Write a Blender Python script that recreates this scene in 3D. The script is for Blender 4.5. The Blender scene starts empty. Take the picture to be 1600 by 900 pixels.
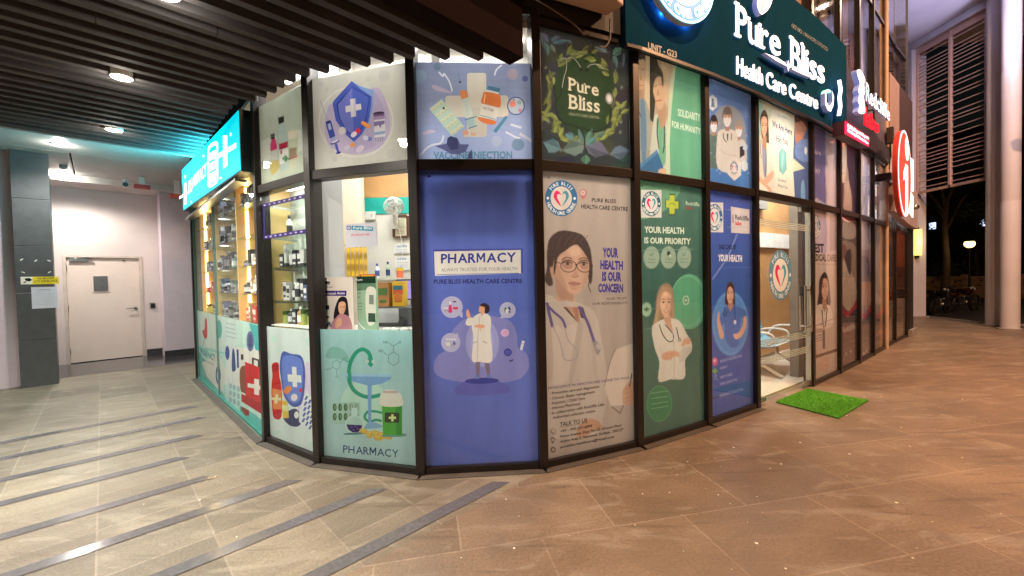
import bpy, math, random
import numpy as np
from mathutils import Vector, Matrix
from mathutils.geometry import delaunay_2d_cdt
R = math.radians
random.seed(7)
S = bpy.context.scene
COL = S.collection

# ------------------------------------------------------------ camera, world, exposure
FPX, PITCH, ROLL, EYE = 640.0, 0.0228, 0.02186, 1.5          # focal length in pixels of a 1600 px wide frame
_cp, _sp, _cr, _sr = math.cos(PITCH), math.sin(PITCH), math.cos(ROLL), math.sin(ROLL)
_fw = Vector((0, _cp, -_sp)); _rt0 = Vector((1, 0, 0)); _dn0 = Vector((0, -_sp, -_cp))
_rt = _rt0*_cr + _dn0*_sr; _dn = _dn0*_cr - _rt0*_sr
cam = bpy.data.objects.new('camera', bpy.data.cameras.new('camera'))
COL.objects.link(cam); S.camera = cam
m3 = Matrix((_rt, -_dn, -_fw)).transposed()
cam.matrix_world = Matrix.Translation((0, 0, EYE)) @ m3.to_4x4()
cam.data.sensor_width = 36; cam.data.lens = FPX/1600*36
cam.data.clip_start = .05; cam.data.clip_end = 600

W = bpy.data.worlds.new('World'); S.world = W; W.use_nodes = True
nt = W.node_tree
sky = nt.nodes.new('ShaderNodeTexSky'); sky.sky_type = 'NISHITA'; sky.sun_disc = False
sky.sun_elevation = R(2); sky.sun_rotation = R(200); sky.altitude = 0
bg = nt.nodes['Background']; bg.inputs['Strength'].default_value = 0.003
nt.links.new(sky.outputs[0], bg.inputs[0])
S.view_settings.view_transform = 'Standard'; S.view_settings.look = 'None'
S.view_settings.exposure = 0.0; S.view_settings.gamma = 1.0; S.view_settings.use_curve_mapping = False
S.cycles.use_denoising = True
S.cycles.max_bounces = 8; S.cycles.transparent_max_bounces = 32
S.cycles.sample_clamp_indirect = 4.0
S.cycles.caustics_reflective = False; S.cycles.caustics_refractive = False

# ------------------------------------------------------------ picture geometry used to survey the place
def ray(px, py):
    return _rt*((px-800)/FPX) + _dn*((py-450)/FPX) + _fw
def gp(px, py, z=0.0):                       # point at height z seen at a pixel
    d = ray(px, py); t = (z-EYE)/d.z
    return Vector((d.x*t, d.y*t, z))
def onwall(A, B, px, py):                    # point of the vertical plane through A and B
    d = ray(px, py); nx, ny = -(B[1]-A[1]), B[0]-A[0]
    k = (A[0]*nx+A[1]*ny)/(d.x*nx+d.y*ny)
    return Vector((d.x*k, d.y*k, EYE+d.z*k))
def aty(px, py, y):
    d = ray(px, py); k = y/d.y
    return Vector((d.x*k, y, EYE+d.z*k))

# ------------------------------------------------------------ materials
def lin(c):
    c = c/255.0
    return c/12.92 if c <= .04045 else ((c+.055)/1.055)**2.4
def L(rgb, k=1.0):
    return tuple(min(.86, lin(v)*k) for v in rgb) + (1.0,)
MATS = {}
def mat(name, rgb, rough=.5, metal=0.0, k=1.0, vary=.10, scale=6.0, bump=0.0, bscale=40.0, coat=0.0, spec=.5):
    if name in MATS: return MATS[name]
    m = bpy.data.materials.new(name); m.use_nodes = True; t = m.node_tree; p = t.nodes['Principled BSDF']
    c = L(rgb, k)
    tc = t.nodes.new('ShaderNodeTexCoord'); no = t.nodes.new('ShaderNodeTexNoise')
    no.inputs['Scale'].default_value = scale; no.inputs['Detail'].default_value = 5
    t.links.new(tc.outputs['Object'], no.inputs['Vector'])
    cr = t.nodes.new('ShaderNodeValToRGB'); e = cr.color_ramp.elements
    e[0].position = .3; e[1].position = .7
    e[0].color = tuple(v*(1-vary) for v in c[:3])+(1,); e[1].color = tuple(min(.9, v*(1+vary)) for v in c[:3])+(1,)
    t.links.new(no.outputs['Fac'], cr.inputs['Fac']); t.links.new(cr.outputs['Color'], p.inputs['Base Color'])
    p.inputs['Roughness'].default_value = rough; p.inputs['Metallic'].default_value = metal
    p.inputs['Specular IOR Level'].default_value = spec
    p.inputs['Coat Weight'].default_value = coat; p.inputs['Coat Roughness'].default_value = .1
    if bump:
        n2 = t.nodes.new('ShaderNodeTexNoise'); n2.inputs['Scale'].default_value = bscale; n2.inputs['Detail'].default_value = 6
        t.links.new(tc.outputs['Object'], n2.inputs['Vector'])
        b = t.nodes.new('ShaderNodeBump'); b.inputs['Strength'].default_value = bump; b.inputs['Distance'].default_value = .01
        t.links.new(n2.outputs['Fac'], b.inputs['Height']); t.links.new(b.outputs['Normal'], p.inputs['Normal'])
    MATS[name] = m; return m
def glow(name, rgb, strength):
    if name in MATS: return MATS[name]
    m = bpy.data.materials.new(name); m.use_nodes = True; p = m.node_tree.nodes['Principled BSDF']
    c = tuple(lin(v) for v in rgb)+(1,)
    p.inputs['Base Color'].default_value = c
    p.inputs['Emission Color'].default_value = c; p.inputs['Emission Strength'].default_value = strength
    MATS[name] = m; return m
def glass_mat(name, tint=(1, 1, 1), refl=1.0, wav=.02):
    m = bpy.data.materials.new(name); m.use_nodes = True; t = m.node_tree; t.nodes.remove(t.nodes['Principled BSDF'])
    out = t.nodes['Material Output']; tr = t.nodes.new('ShaderNodeBsdfTransparent'); tr.inputs[0].default_value = tint+(1,)
    gl = t.nodes.new('ShaderNodeBsdfGlossy'); gl.inputs['Roughness'].default_value = .02
    lw = t.nodes.new('ShaderNodeLayerWeight'); lw.inputs['Blend'].default_value = .5
    pw = t.nodes.new('ShaderNodeMath'); pw.operation = 'POWER'; pw.inputs[1].default_value = 5
    ml = t.nodes.new('ShaderNodeMath'); ml.operation = 'MULTIPLY_ADD'; ml.inputs[1].default_value = .9*refl; ml.inputs[2].default_value = .045*refl
    mx = t.nodes.new('ShaderNodeMixShader')
    t.links.new(lw.outputs['Facing'], pw.inputs[0]); t.links.new(pw.outputs[0], ml.inputs[0]); t.links.new(ml.outputs[0], mx.inputs[0])
    t.links.new(tr.outputs[0], mx.inputs[1]); t.links.new(gl.outputs[0], mx.inputs[2]); t.links.new(mx.outputs[0], out.inputs[0])
    tc = t.nodes.new('ShaderNodeTexCoord'); n2 = t.nodes.new('ShaderNodeTexNoise'); n2.inputs['Scale'].default_value = 2.5
    b = t.nodes.new('ShaderNodeBump'); b.inputs['Strength'].default_value = wav; b.inputs['Distance'].default_value = .02
    t.links.new(tc.outputs['Object'], n2.inputs['Vector']); t.links.new(n2.outputs['Fac'], b.inputs['Height']); t.links.new(b.outputs['Normal'], gl.inputs['Normal'])
    MATS[name] = m; return m
def print_mat(name, trans, rough=.6):        # printed film or paper: colour comes from the print, light passes through a little
    m = bpy.data.materials.new(name); m.use_nodes = True; t = m.node_tree; t.nodes.remove(t.nodes['Principled BSDF'])
    out = t.nodes['Material Output']; at = t.nodes.new('ShaderNodeAttribute'); at.attribute_name = 'Col'
    tc = t.nodes.new('ShaderNodeTexCoord'); no = t.nodes.new('ShaderNodeTexNoise'); no.inputs['Scale'].default_value = 2.2; no.inputs['Detail'].default_value = 6
    mp = t.nodes.new('ShaderNodeMapping'); mp.inputs['Scale'].default_value = (2.5, 2.5, .5)
    t.links.new(tc.outputs['Object'], mp.inputs[0]); t.links.new(mp.outputs[0], no.inputs['Vector'])
    mr = t.nodes.new('ShaderNodeMapRange'); mr.inputs[1].default_value = .3; mr.inputs[2].default_value = .7; mr.inputs[3].default_value = .86; mr.inputs[4].default_value = 1.06
    t.links.new(no.outputs['Fac'], mr.inputs[0])
    vm = t.nodes.new('ShaderNodeVectorMath'); vm.operation = 'SCALE'
    t.links.new(at.outputs['Color'], vm.inputs[0]); t.links.new(mr.outputs[0], vm.inputs['Scale'])
    d = t.nodes.new('ShaderNodeBsdfDiffuse'); tl = t.nodes.new('ShaderNodeBsdfTranslucent'); mx = t.nodes.new('ShaderNodeMixShader'); mx.inputs[0].default_value = trans
    b = t.nodes.new('ShaderNodeBump'); b.inputs['Strength'].default_value = .25; b.inputs['Distance'].default_value = .01
    t.links.new(no.outputs['Fac'], b.inputs['Height']); t.links.new(b.outputs['Normal'], d.inputs['Normal'])
    t.links.new(vm.outputs[0], d.inputs[0]); t.links.new(vm.outputs[0], tl.inputs[0])
    t.links.new(d.outputs[0], mx.inputs[1]); t.links.new(tl.outputs[0], mx.inputs[2]); t.links.new(mx.outputs[0], out.inputs[0])
    MATS[name] = m; return m

# ------------------------------------------------------------ mesh builder and object helpers
MW = {}
class MB:
    def __init__(s, M=None): s.v = []; s.f = []; s.m = []; s.M = M or Matrix.Identity(4)
    def add(s, vs, fs, mi=0):
        b = len(s.v); s.v += [s.M @ Vector(v) for v in vs]
        for f in fs: s.f.append([b+i for i in f]); s.m.append(mi)
        return s
    def box(s, c, d, mi=0, rz=0, rx=0):
        h = [x/2 for x in d]; Rm = Matrix.Rotation(rz, 3, 'Z') @ Matrix.Rotation(rx, 3, 'X')
        vs = [Vector(c)+Rm @ Vector((sx*h[0], sy*h[1], sz*h[2])) for sz in (-1, 1) for sx, sy in ((-1, -1), (1, -1), (1, 1), (-1, 1))]
        return s.add(vs, [(3, 2, 1, 0), (4, 5, 6, 7), (0, 1, 5, 4), (1, 2, 6, 5), (2, 3, 7, 6), (3, 0, 4, 7)], mi)
    def span(s, x0, x1, y0, y1, z0, z1, mi=0):
        return s.box(((x0+x1)/2, (y0+y1)/2, (z0+z1)/2), (abs(x1-x0), abs(y1-y0), abs(z1-z0)), mi)
    def bar(s, a, b, w, h, mi=0):
        a, b = Vector(a), Vector(b); d = (b-a).normalized(); up = Vector((0, 0, 1)) if abs(d.z) < .95 else Vector((0, 1, 0))
        x = d.cross(up).normalized()*(w/2); y = x.cross(d).normalized()*(h/2)
        vs = [p+q for p in (a, b) for q in (-x-y, x-y, x+y, -x+y)]
        return s.add(vs, [(3, 2, 1, 0), (4, 5, 6, 7), (0, 1, 5, 4), (1, 2, 6, 5), (2, 3, 7, 6), (3, 0, 4, 7)], mi)
    def tube(s, pts, r, n=8, mi=0):
        pts = [Vector(p) for p in pts]; rs = r if isinstance(r, (list, tuple)) else [r]*len(pts)
        vs = []; fs = []; x = None
        for i, p in enumerate(pts):
            d = (pts[min(i+1, len(pts)-1)]-pts[max(i-1, 0)]).normalized()
            if x is None: x = d.orthogonal().normalized()
            else: x = (x-d*x.dot(d)).normalized()
            y = d.cross(x)
            for k in range(n):
                a = 2*math.pi*k/n; vs.append(p+(x*math.cos(a)+y*math.sin(a))*rs[i])
        for i in range(len(pts)-1):
            for k in range(n): fs.append((i*n+k, i*n+(k+1) % n, (i+1)*n+(k+1) % n, (i+1)*n+k))
        fs.append(tuple(range(n))[::-1]); fs.append(tuple((len(pts)-1)*n+k for k in range(n)))
        return s.add(vs, fs, mi)
    def lathe(s, prof, c=(0, 0, 0), n=16, mi=0, ax='Z', caps=True):
        vs = []; fs = []; c = Vector(c)
        for r, z in prof:
            for k in range(n):
                a = 2*math.pi*k/n; p = (r*math.cos(a), r*math.sin(a), z)
                if ax == 'Y': p = (p[0], p[2], p[1])
                if ax == 'X': p = (p[2], p[0], p[1])
                vs.append(c+Vector(p))
        for i in range(len(prof)-1):
            for k in range(n):
                f = (i*n+k, i*n+(k+1) % n, (i+1)*n+(k+1) % n, (i+1)*n+k); fs.append(f[::-1] if ax == 'Y' else f)
        if caps: fs.append(tuple(range(n))[::-1]); fs.append(tuple((len(prof)-1)*n+k for k in range(n)))
        return s.add(vs, fs, mi)
    def sphere(s, c, r, n=14, mi=0):
        r = r if isinstance(r, (list, tuple)) else (r, r, r); c = Vector(c); vs = []; fs = []; h = n//2
        for i in range(h+1):
            t = math.pi*(i if 0 < i < h else (i+(.02 if i == 0 else -.02)))/h
            for k in range(n):
                a = 2*math.pi*k/n; vs.append(c+Vector((r[0]*math.sin(t)*math.cos(a), r[1]*math.sin(t)*math.sin(a), -r[2]*math.cos(t))))
        for i in range(h):
            for k in range(n): fs.append((i*n+k, i*n+(k+1) % n, (i+1)*n+(k+1) % n, (i+1)*n+k))
        return s.add(vs, fs, mi)
    def prism(s, poly, z0, z1, mi=0):          # plan polygon (counter-clockwise) pulled up from z0 to z1
        n = len(poly); vs = [(p[0], p[1], z0) for p in poly]+[(p[0], p[1], z1) for p in poly]
        fs = [tuple(range(n))[::-1], tuple(range(n, 2*n))]+[(i, (i+1) % n, n+(i+1) % n, n+i) for i in range(n)]
        return s.add(vs, fs, mi)
    def slabs(s, poly, y0, y1, mi=0):          # outline in local x/z pulled from y0 (front) to y1 (back)
        n = len(poly); vs = [(p[0], y0, p[1]) for p in poly]+[(p[0], y1, p[1]) for p in poly]
        fs = [tuple(range(n)), tuple(range(n, 2*n))[::-1]]+[((i+1) % n, i, n+i, n+(i+1) % n) for i in range(n)]
        return s.add(vs, fs, mi)
    def build(s, name, mats, parent=None, at=None, smooth=False, bevel=0.0, col=None):
        if not isinstance(mats, (list, tuple)): mats = [mats]
        me = bpy.data.meshes.new(name)
        P = MW[parent] if parent else Matrix.Translation(at or (0, 0, 0)); I = P.inverted()
        me.from_pydata([tuple(I @ v) for v in s.v], [], s.f)
        for m in mats: me.materials.append(m)
        for p, mi in zip(me.polygons, s.m): p.material_index = mi
        if smooth:
            for p in me.polygons: p.use_smooth = True
            try: me.set_sharp_from_angle(angle=R(40))
            except Exception: pass
        if col is not None:
            a = me.attributes.new('Col', 'FLOAT_COLOR', 'CORNER'); k = 0
            if isinstance(col, np.ndarray): a.data.foreach_set('color', col.astype(np.float32).ravel())
            else:
                for p in me.polygons:
                    for _ in p.loop_indices: a.data[k].color = col[p.index]; k += 1
        o = bpy.data.objects.new(name, me); COL.objects.link(o)
        if parent: o.parent = parent
        else: o.matrix_basis = P
        MW[o] = P
        if bevel:
            b = o.modifiers.new('bevel', 'BEVEL'); b.width = bevel; b.segments = 2; b.limit_method = 'ANGLE'; b.angle_limit = R(50)
        return o
def tag(o, label=None, cat=None, group=None, kind=None):
    if label: o['label'] = label
    if cat: o['category'] = cat
    if group: o['group'] = group
    if kind: o['kind'] = kind
    return o
def thing(name, label, cat, loc, group=None, rz=0.0):
    o = bpy.data.objects.new(name, None); COL.objects.link(o); o.empty_display_size = .1
    o.location = loc; o.rotation_euler = (0, 0, rz)
    MW[o] = Matrix.Translation(loc) @ Matrix.Rotation(rz, 4, 'Z')
    return tag(o, label, cat, group)
def dup(o, loc, rz=0.0, label=None, parent=None):
    c = o.copy(); COL.objects.link(c)
    if parent is not None: c.parent = parent
    else:
        c.location = loc; c.rotation_euler = (0, 0, rz)
        if label: c['label'] = label
    for ch in list(o.children): dup(ch, None, parent=c)
    return c
def lamp(name, kind, loc, energy, rgb=(1, 1, 1), size=.2, target=None, spot=None, parent=None, blend=.5, sy=None):
    d = bpy.data.lights.new(name, kind); d.energy = energy; d.color = rgb
    if kind == 'AREA':
        d.size = size
        if sy: d.shape = 'RECTANGLE'; d.size_y = sy
    else: d.shadow_soft_size = size
    if kind == 'SPOT': d.spot_size = R(spot or 110); d.spot_blend = blend
    o = bpy.data.objects.new(name, d); COL.objects.link(o)
    dv = (Vector(target)-Vector(loc)) if target is not None else Vector((0, 0, -1))
    Mx = Matrix.Translation(loc) @ dv.to_track_quat('-Z', 'Y').to_matrix().to_4x4()
    if parent: o.parent = parent; o.matrix_basis = MW[parent].inverted() @ Mx
    else: o.matrix_basis = Mx
    return o

# ------------------------------------------------------------ lettering
ADV = {}
def advance(ch, bold, res):
    k = (ch, bold, res)
    if k not in ADV: ADV[k] = glyphs0('I'+ch+'I', bold, res)[2]-glyphs0('II', bold, res)[2]
    return ADV[k]
def glyphs(text, bold=0.0, res=2, slant=0.0):
    if not bold or 'M' not in text or len(text) == 0: return glyphs0(text, bold, res, slant)
    V = []; F = []; x = 0.0                         # the bold M is drawn here, every other letter comes from the font
    for ch in text:
        if ch == ' ': x += .38; continue
        b = len(V)
        if ch == 'M':
            w, t, h = .88, .13+2*bold, 1.0; c = w/2
            V += [(x+p, q) for p, q in ((0, 0), (0, h), (t*1.1, h), (c, .50), (w-t*1.1, h), (w, h), (w, 0), (w-t, 0), (w-t, .64), (c+.03, .22), (c-.03, .22), (t, .64), (t, 0))]
            F.append(tuple(range(b, b+13))[::-1]); x += w+.16
        else:
            g = glyphs0(ch, bold, res); V += [(x+p*g[2]+slant*q*.7, q) for p, q in g[0]]; F += [tuple(b+i for i in f) for f in g[1]]; x += max(advance(ch, bold, res), g[2]+.05)
    m0 = min(v[0] for v in V); m1 = max(v[0] for v in V)
    return [((p-m0)/(m1-m0), q) for p, q in V], F, m1-m0
def glyphs0(text, bold=0.0, res=2, slant=0.0):
    c = bpy.data.curves.new('t', 'FONT'); c.body = text; c.size = 1; c.resolution_u = res; c.offset = bold; c.shear = slant
    o = bpy.data.objects.new('t', c); me = bpy.data.meshes.new_from_object(o)
    vs = [(v.co.x, v.co.y) for v in me.vertices]; fs = [tuple(p.vertices) for p in me.polygons]
    bpy.data.objects.remove(o); bpy.data.meshes.remove(me); bpy.data.curves.remove(c)
    if not vs: return [], [], 1
    x0 = min(v[0] for v in vs); x1 = max(v[0] for v in vs)
    return [((x-x0)/(x1-x0), y/.72) for x, y in vs], fs, (x1-x0)/.72       # x 0..1 over the width, y 0..1 over capital height
def serif(text, bold=.012, res=3):            # upright capitals and stems given slab feet; returns glyphs as above
    V = []; F = []; x = 0
    for ch in text:
        if ch == ' ': x += .3; continue
        c = glyphs(ch, bold, res); w = c[2]; b = len(V)
        V += [(x+px*w, py) for px, py in c[0]]; F += [tuple(b+i for i in f) for f in c[1]]
        def r(a0, a1, b0, b1):
            k = len(V); V.extend([(x+a0, b0), (x+a1, b0), (x+a1, b1), (x+a0, b1)]); F.append((k, k+1, k+2, k+3))
        st = .17
        if ch in 'PBrli': r(-.08, st+.09, 0, .07)
        if ch in 'PB': r(-.08, st, .93, 1.0)
        if ch in 'rliu': r(-.08, .06, (.68 if ch != 'l' else .95), (.755 if ch != 'l' else 1.02))
        x += w+.11
    return [(px/(x-.11), py) for px, py in V], F, x-.11
def solve8(src, dst):                          # homography from four pixel corners to the unit square
    A = []; B = []
    for (x, y), (u, v) in zip(src, dst):
        A.append([x, y, 1, 0, 0, 0, -u*x, -u*y]); B.append(u); A.append([0, 0, 0, x, y, 1, -v*x, -v*y]); B.append(v)
    n = 8
    for i in range(n):
        p = max(range(i, n), key=lambda r: abs(A[r][i])); A[i], A[p] = A[p], A[i]; B[i], B[p] = B[p], B[i]
        for r in range(n):
            if r != i:
                k = A[r][i]/A[i][i]
                if k:
                    A[r] = [a-k*b for a, b in zip(A[r], A[i])]; B[r] -= k*B[i]
    return [B[i]/A[i][i] for i in range(n)]
CROPS = {'A': (400, 60, 3.912), 'B': (640, 60, 4.286), 'C': (830, 30, 3.753), 'D': (985, 70, 4.093), 'E': (1160, 140, 5.0), 'F': (480, 500, 3.6),
         'G': (290, 400, 2.8136), 'H': (650, 250, 3.6), 'I': (650, 440, 2.905), 'J': (840, 260, 3.75), 'K': (840, 480, 3.6), 'L': (990, 270, 4.285),
         'M': (990, 430, 3.335), 'N': (1260, 310, 3.0), 'O': (950, 0, 4.286), 'Q': (1260, 90, 3.75), 'T': (280, 170, 5.623), 'X': (1300, 100, 6.92),
         'Y': (1260, 190, 6.0), 'V': (480, 250, 3.333), 'Z': (850, 590, 6.92), 'P': (0, 0, 1.0), 'U': (0, 360, 3.4636), 'S': (1170, 290, 2.571)}
def spline(pts, n=5, closed=True):
    out = []; N = len(pts)
    for i in range(N if closed else N-1):
        g = lambda j: pts[j % N] if closed else pts[max(0, min(N-1, j))]
        p0, p1, p2, p3 = g(i-1), g(i), g(i+1), g(i+2)
        for k in range(n):
            t = k/n; t2 = t*t; t3 = t2*t
            out.append(tuple(.5*(2*b+(c-a)*t+(2*a-5*b+4*c-d)*t2+(3*b-a-3*c+d)*t3) for a, b, c, d in zip(p0, p1, p2, p3)))
    if not closed: out.append(tuple(pts[-1]))
    return out
class Art:
    """A flat print: shapes drawn over each other on a panel W x H metres, merged into one sheet of coloured faces."""
    def __init__(s, quad, Wd, Ht, base, k=1.0, crop='P'):
        s.h = solve8(quad, [(0, 1), (1, 1), (1, 0), (0, 0)]); s.W, s.H = Wd, Ht; s.k = k; s.P = []; s.crop = crop; s.soft = 0; s.haze = 0; s.hard = False; s.hd = []
        s.P.append((base, [(0, 0), (Wd, 0), (Wd, Ht), (0, Ht)])); s.hd.append(False)
    def mp(s, x, y):
        ox, oy, sc = CROPS[s.crop]; x = ox+x/sc; y = oy+y/sc; h = s.h; w = h[6]*x+h[7]*y+1
        return ((h[0]*x+h[1]*y+h[2])/w*s.W, (h[3]*x+h[4]*y+h[5])/w*s.H)
    def poly(s, c, pts): s.P.append((c, [s.mp(*p) for p in pts])); s.hd.append(s.hard)
    def blob(s, c, pts, n=4): s.poly(c, spline(pts, n))
    def ell(s, c, x, y, rx, ry=None, rot=0, n=24):
        ry = ry or rx; a = R(rot)
        s.poly(c, [(x+rx*math.cos(t)*math.cos(a)-ry*math.sin(t)*math.sin(a), y+rx*math.cos(t)*math.sin(a)+ry*math.sin(t)*math.cos(a)) for t in [2*math.pi*i/n for i in range(n)]])
    def rect(s, c, x0, y0, x1, y1): s.poly(c, [(x0, y0), (x1, y0), (x1, y1), (x0, y1)])
    def rrect(s, c, x, y, w, h, rot=0, rad=.25):
        a = R(rot); r = min(w, h)*rad; pts = []
        for sx, sy, a0 in ((1, 1, 0), (-1, 1, 90), (-1, -1, 180), (1, -1, 270)):
            for t in (0, 30, 60, 90):
                u = sx*(w/2-r)+r*math.cos(R(a0+t)); v = sy*(h/2-r)+r*math.sin(R(a0+t))
                pts.append((x+u*math.cos(a)-v*math.sin(a), y+u*math.sin(a)+v*math.cos(a)))
        s.poly(c, pts)
    def line(s, c, w, pts, smooth=False):
        if smooth: pts = spline(pts, 5, False)
        for (x0, y0), (x1, y1) in zip(pts, pts[1:]):
            d = math.hypot(x1-x0, y1-y0)
            if d < 1e-6: continue
            ex, ey = (x1-x0)/d*w*.35, (y1-y0)/d*w*.35; nx, ny = -(y1-y0)/d*w/2, (x1-x0)/d*w/2
            s.poly(c, [(x0-ex+nx, y0-ey+ny), (x0-ex-nx, y0-ey-ny), (x1+ex-nx, y1+ey-ny), (x1+ex+nx, y1+ey+ny)])
    def text(s, c, t, a, b, h, bold=0.0, G=None, res=2, slant=0.0):
        V, F, w = G or glyphs(t, bold, res, slant)
        q = [(a[0]+(b[0]-a[0])*u, a[1]+(b[1]-a[1])*u-h*v) for u, v in V]
        h0 = s.hard; s.hard = True
        for f in F: s.poly(c, [q[i] for i in f])
        s.hard = h0
    def arc(s, c, t, x, y, rx, ry, a0, a1, h, bold=.02, inward=False):   # letters set round a ring, angles in degrees clockwise from the top
        n = len(t)
        for i, ch in enumerate(t):
            if ch == ' ': continue
            a = R(a0+(a1-a0)*(i/(n-1) if n > 1 else .5)); V, F, w = glyphs(ch, bold, 1)
            dx, dy = math.sin(a), -math.cos(a); q = []
            for u, v in V:
                uu = (u-.5)*w*h*.9; vv = (v-.5)*h
                if inward: px, py = x+dx*(rx-vv)+dy*uu, y+dy*(ry-vv)-dx*uu
                else: px, py = x+dx*(rx+vv)-dy*uu, y+dy*(ry+vv)+dx*uu
                q.append((px, py))
            for f in F: s.poly(c, [q[i] for i in f])
    def cross(s, c, x, y, r, w, rot=0, sk=0.0):
        for a in (rot, rot+90): s.rrect(c, x, y, 2*r, 2*w, a, .12)
    def flat(s):
        V = []; F = []; cols = []; hards = []
        for (c, p), hd in zip(s.P, s.hd):
            q = []
            for u, v in p:
                u = min(max(u, -.5), s.W+.5); v = min(max(v, -.5), s.H+.5)
                if not q or abs(u-q[-1][0])+abs(v-q[-1][1]) > 2e-5: q.append((u, v))
            if len(q) > 2 and abs(q[0][0]-q[-1][0])+abs(q[0][1]-q[-1][1]) < 2e-5: q.pop()
            if len(q) < 3: continue
            A = sum(q[i][0]*q[(i+1) % len(q)][1]-q[(i+1) % len(q)][0]*q[i][1] for i in range(len(q)))
            if abs(A) < 1e-8: continue
            if A < 0: q = q[::-1]
            if s.haze and not hd:
                g = sum(c)/3; c = tuple((v*.88+g*.12)*(1-s.haze)+b0*s.haze for v, b0 in zip(c, s.P[0][0]))
            b = len(V); V += q; F.append(list(range(b, b+len(q)))); cols.append(L(c, s.k)); hards.append(hd)
        if s.soft:                                      # a photograph in the print: fine mesh so that its tones can melt into each other
            rg = random.Random(1); nx, ny = int(s.W/s.soft), int(s.H/s.soft)
            V += [(s.W*(i+.5+rg.uniform(-.2, .2))/nx, s.H*(j+.5+rg.uniform(-.2, .2))/ny) for i in range(nx) for j in range(ny)]
        r = delaunay_2d_cdt([Vector(v) for v in V], [], F, 1, 2e-6, True)
        vv = np.array([tuple(v) for v in r[0]]); tri = np.array([tuple(f)[:3] for f in r[2]])
        cen = vv[tri].mean(axis=1); top = np.full(len(cen), -1)
        for k, f in enumerate(F):                      # last shape drawn over a face gives its colour
            q = np.array([V[i] for i in f]); lo, hi = q.min(0), q.max(0)
            idx = np.nonzero((cen[:, 0] >= lo[0]) & (cen[:, 0] <= hi[0]) & (cen[:, 1] >= lo[1]) & (cen[:, 1] <= hi[1]))[0]
            if not len(idx): continue
            x, y = cen[idx, 0][:, None], cen[idx, 1][:, None]; x0, y0 = q[:, 0], q[:, 1]; x1, y1 = np.roll(x0, -1), np.roll(y0, -1)
            up = (y0 <= y) & (y1 > y); dn = (y0 > y) & (y1 <= y); cr = (x1-x0)*(y-y0)-(x-x0)*(y1-y0)
            wn = (up & (cr > 0)).sum(1)-(dn & (cr < 0)).sum(1)
            if k == 0: top[idx[wn != 0]] = 0
            else: s_ = idx[wn != 0]; top[s_[top[s_] >= 0]] = k
        fs = [tuple(int(i) for i in t) for t, o in zip(tri, top) if o >= 0]
        C = np.array(cols)[top[top >= 0]]; T = np.array(fs); CC = np.repeat(C[:, None, :], 3, axis=1)
        if s.soft:
            hv = np.zeros(len(vv), bool); hv[T[np.array(hards)[top[top >= 0]]].ravel()] = True
            ar = np.abs((vv[T[:, 1], 0]-vv[T[:, 0], 0])*(vv[T[:, 2], 1]-vv[T[:, 0], 1])-(vv[T[:, 2], 0]-vv[T[:, 0], 0])*(vv[T[:, 1], 1]-vv[T[:, 0], 1]))+1e-9
            tc = C.copy()
            for it in range(2):
                vc = np.zeros((len(vv), 4)); vw = np.zeros(len(vv))
                for j in range(3): np.add.at(vc, T[:, j], tc*ar[:, None]); np.add.at(vw, T[:, j], ar)
                vc /= np.maximum(vw, 1e-12)[:, None]; tc = .5*tc+.5*vc[T].mean(axis=1)
            for j in range(3):
                ok = ~hv[T[:, j]]; CC[ok, j] = vc[T[ok, j]]
        return [tuple(v) for v in vv], fs, CC
    def build(s, name, material, M, y=0.0, parent=None, thick=0.0):
        vs, fs, fc = s.flat(); mb = MB(M); mb.add([(u, y, v) for u, v in vs], fs)
        at = M @ Vector((s.W/2, y, 0))
        return mb.build(name, material, parent, at=None if parent else at, col=fc)
SKIN = (206, 160, 132); SKIND = (170, 122, 96); HAIR = (58, 42, 38)
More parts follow.
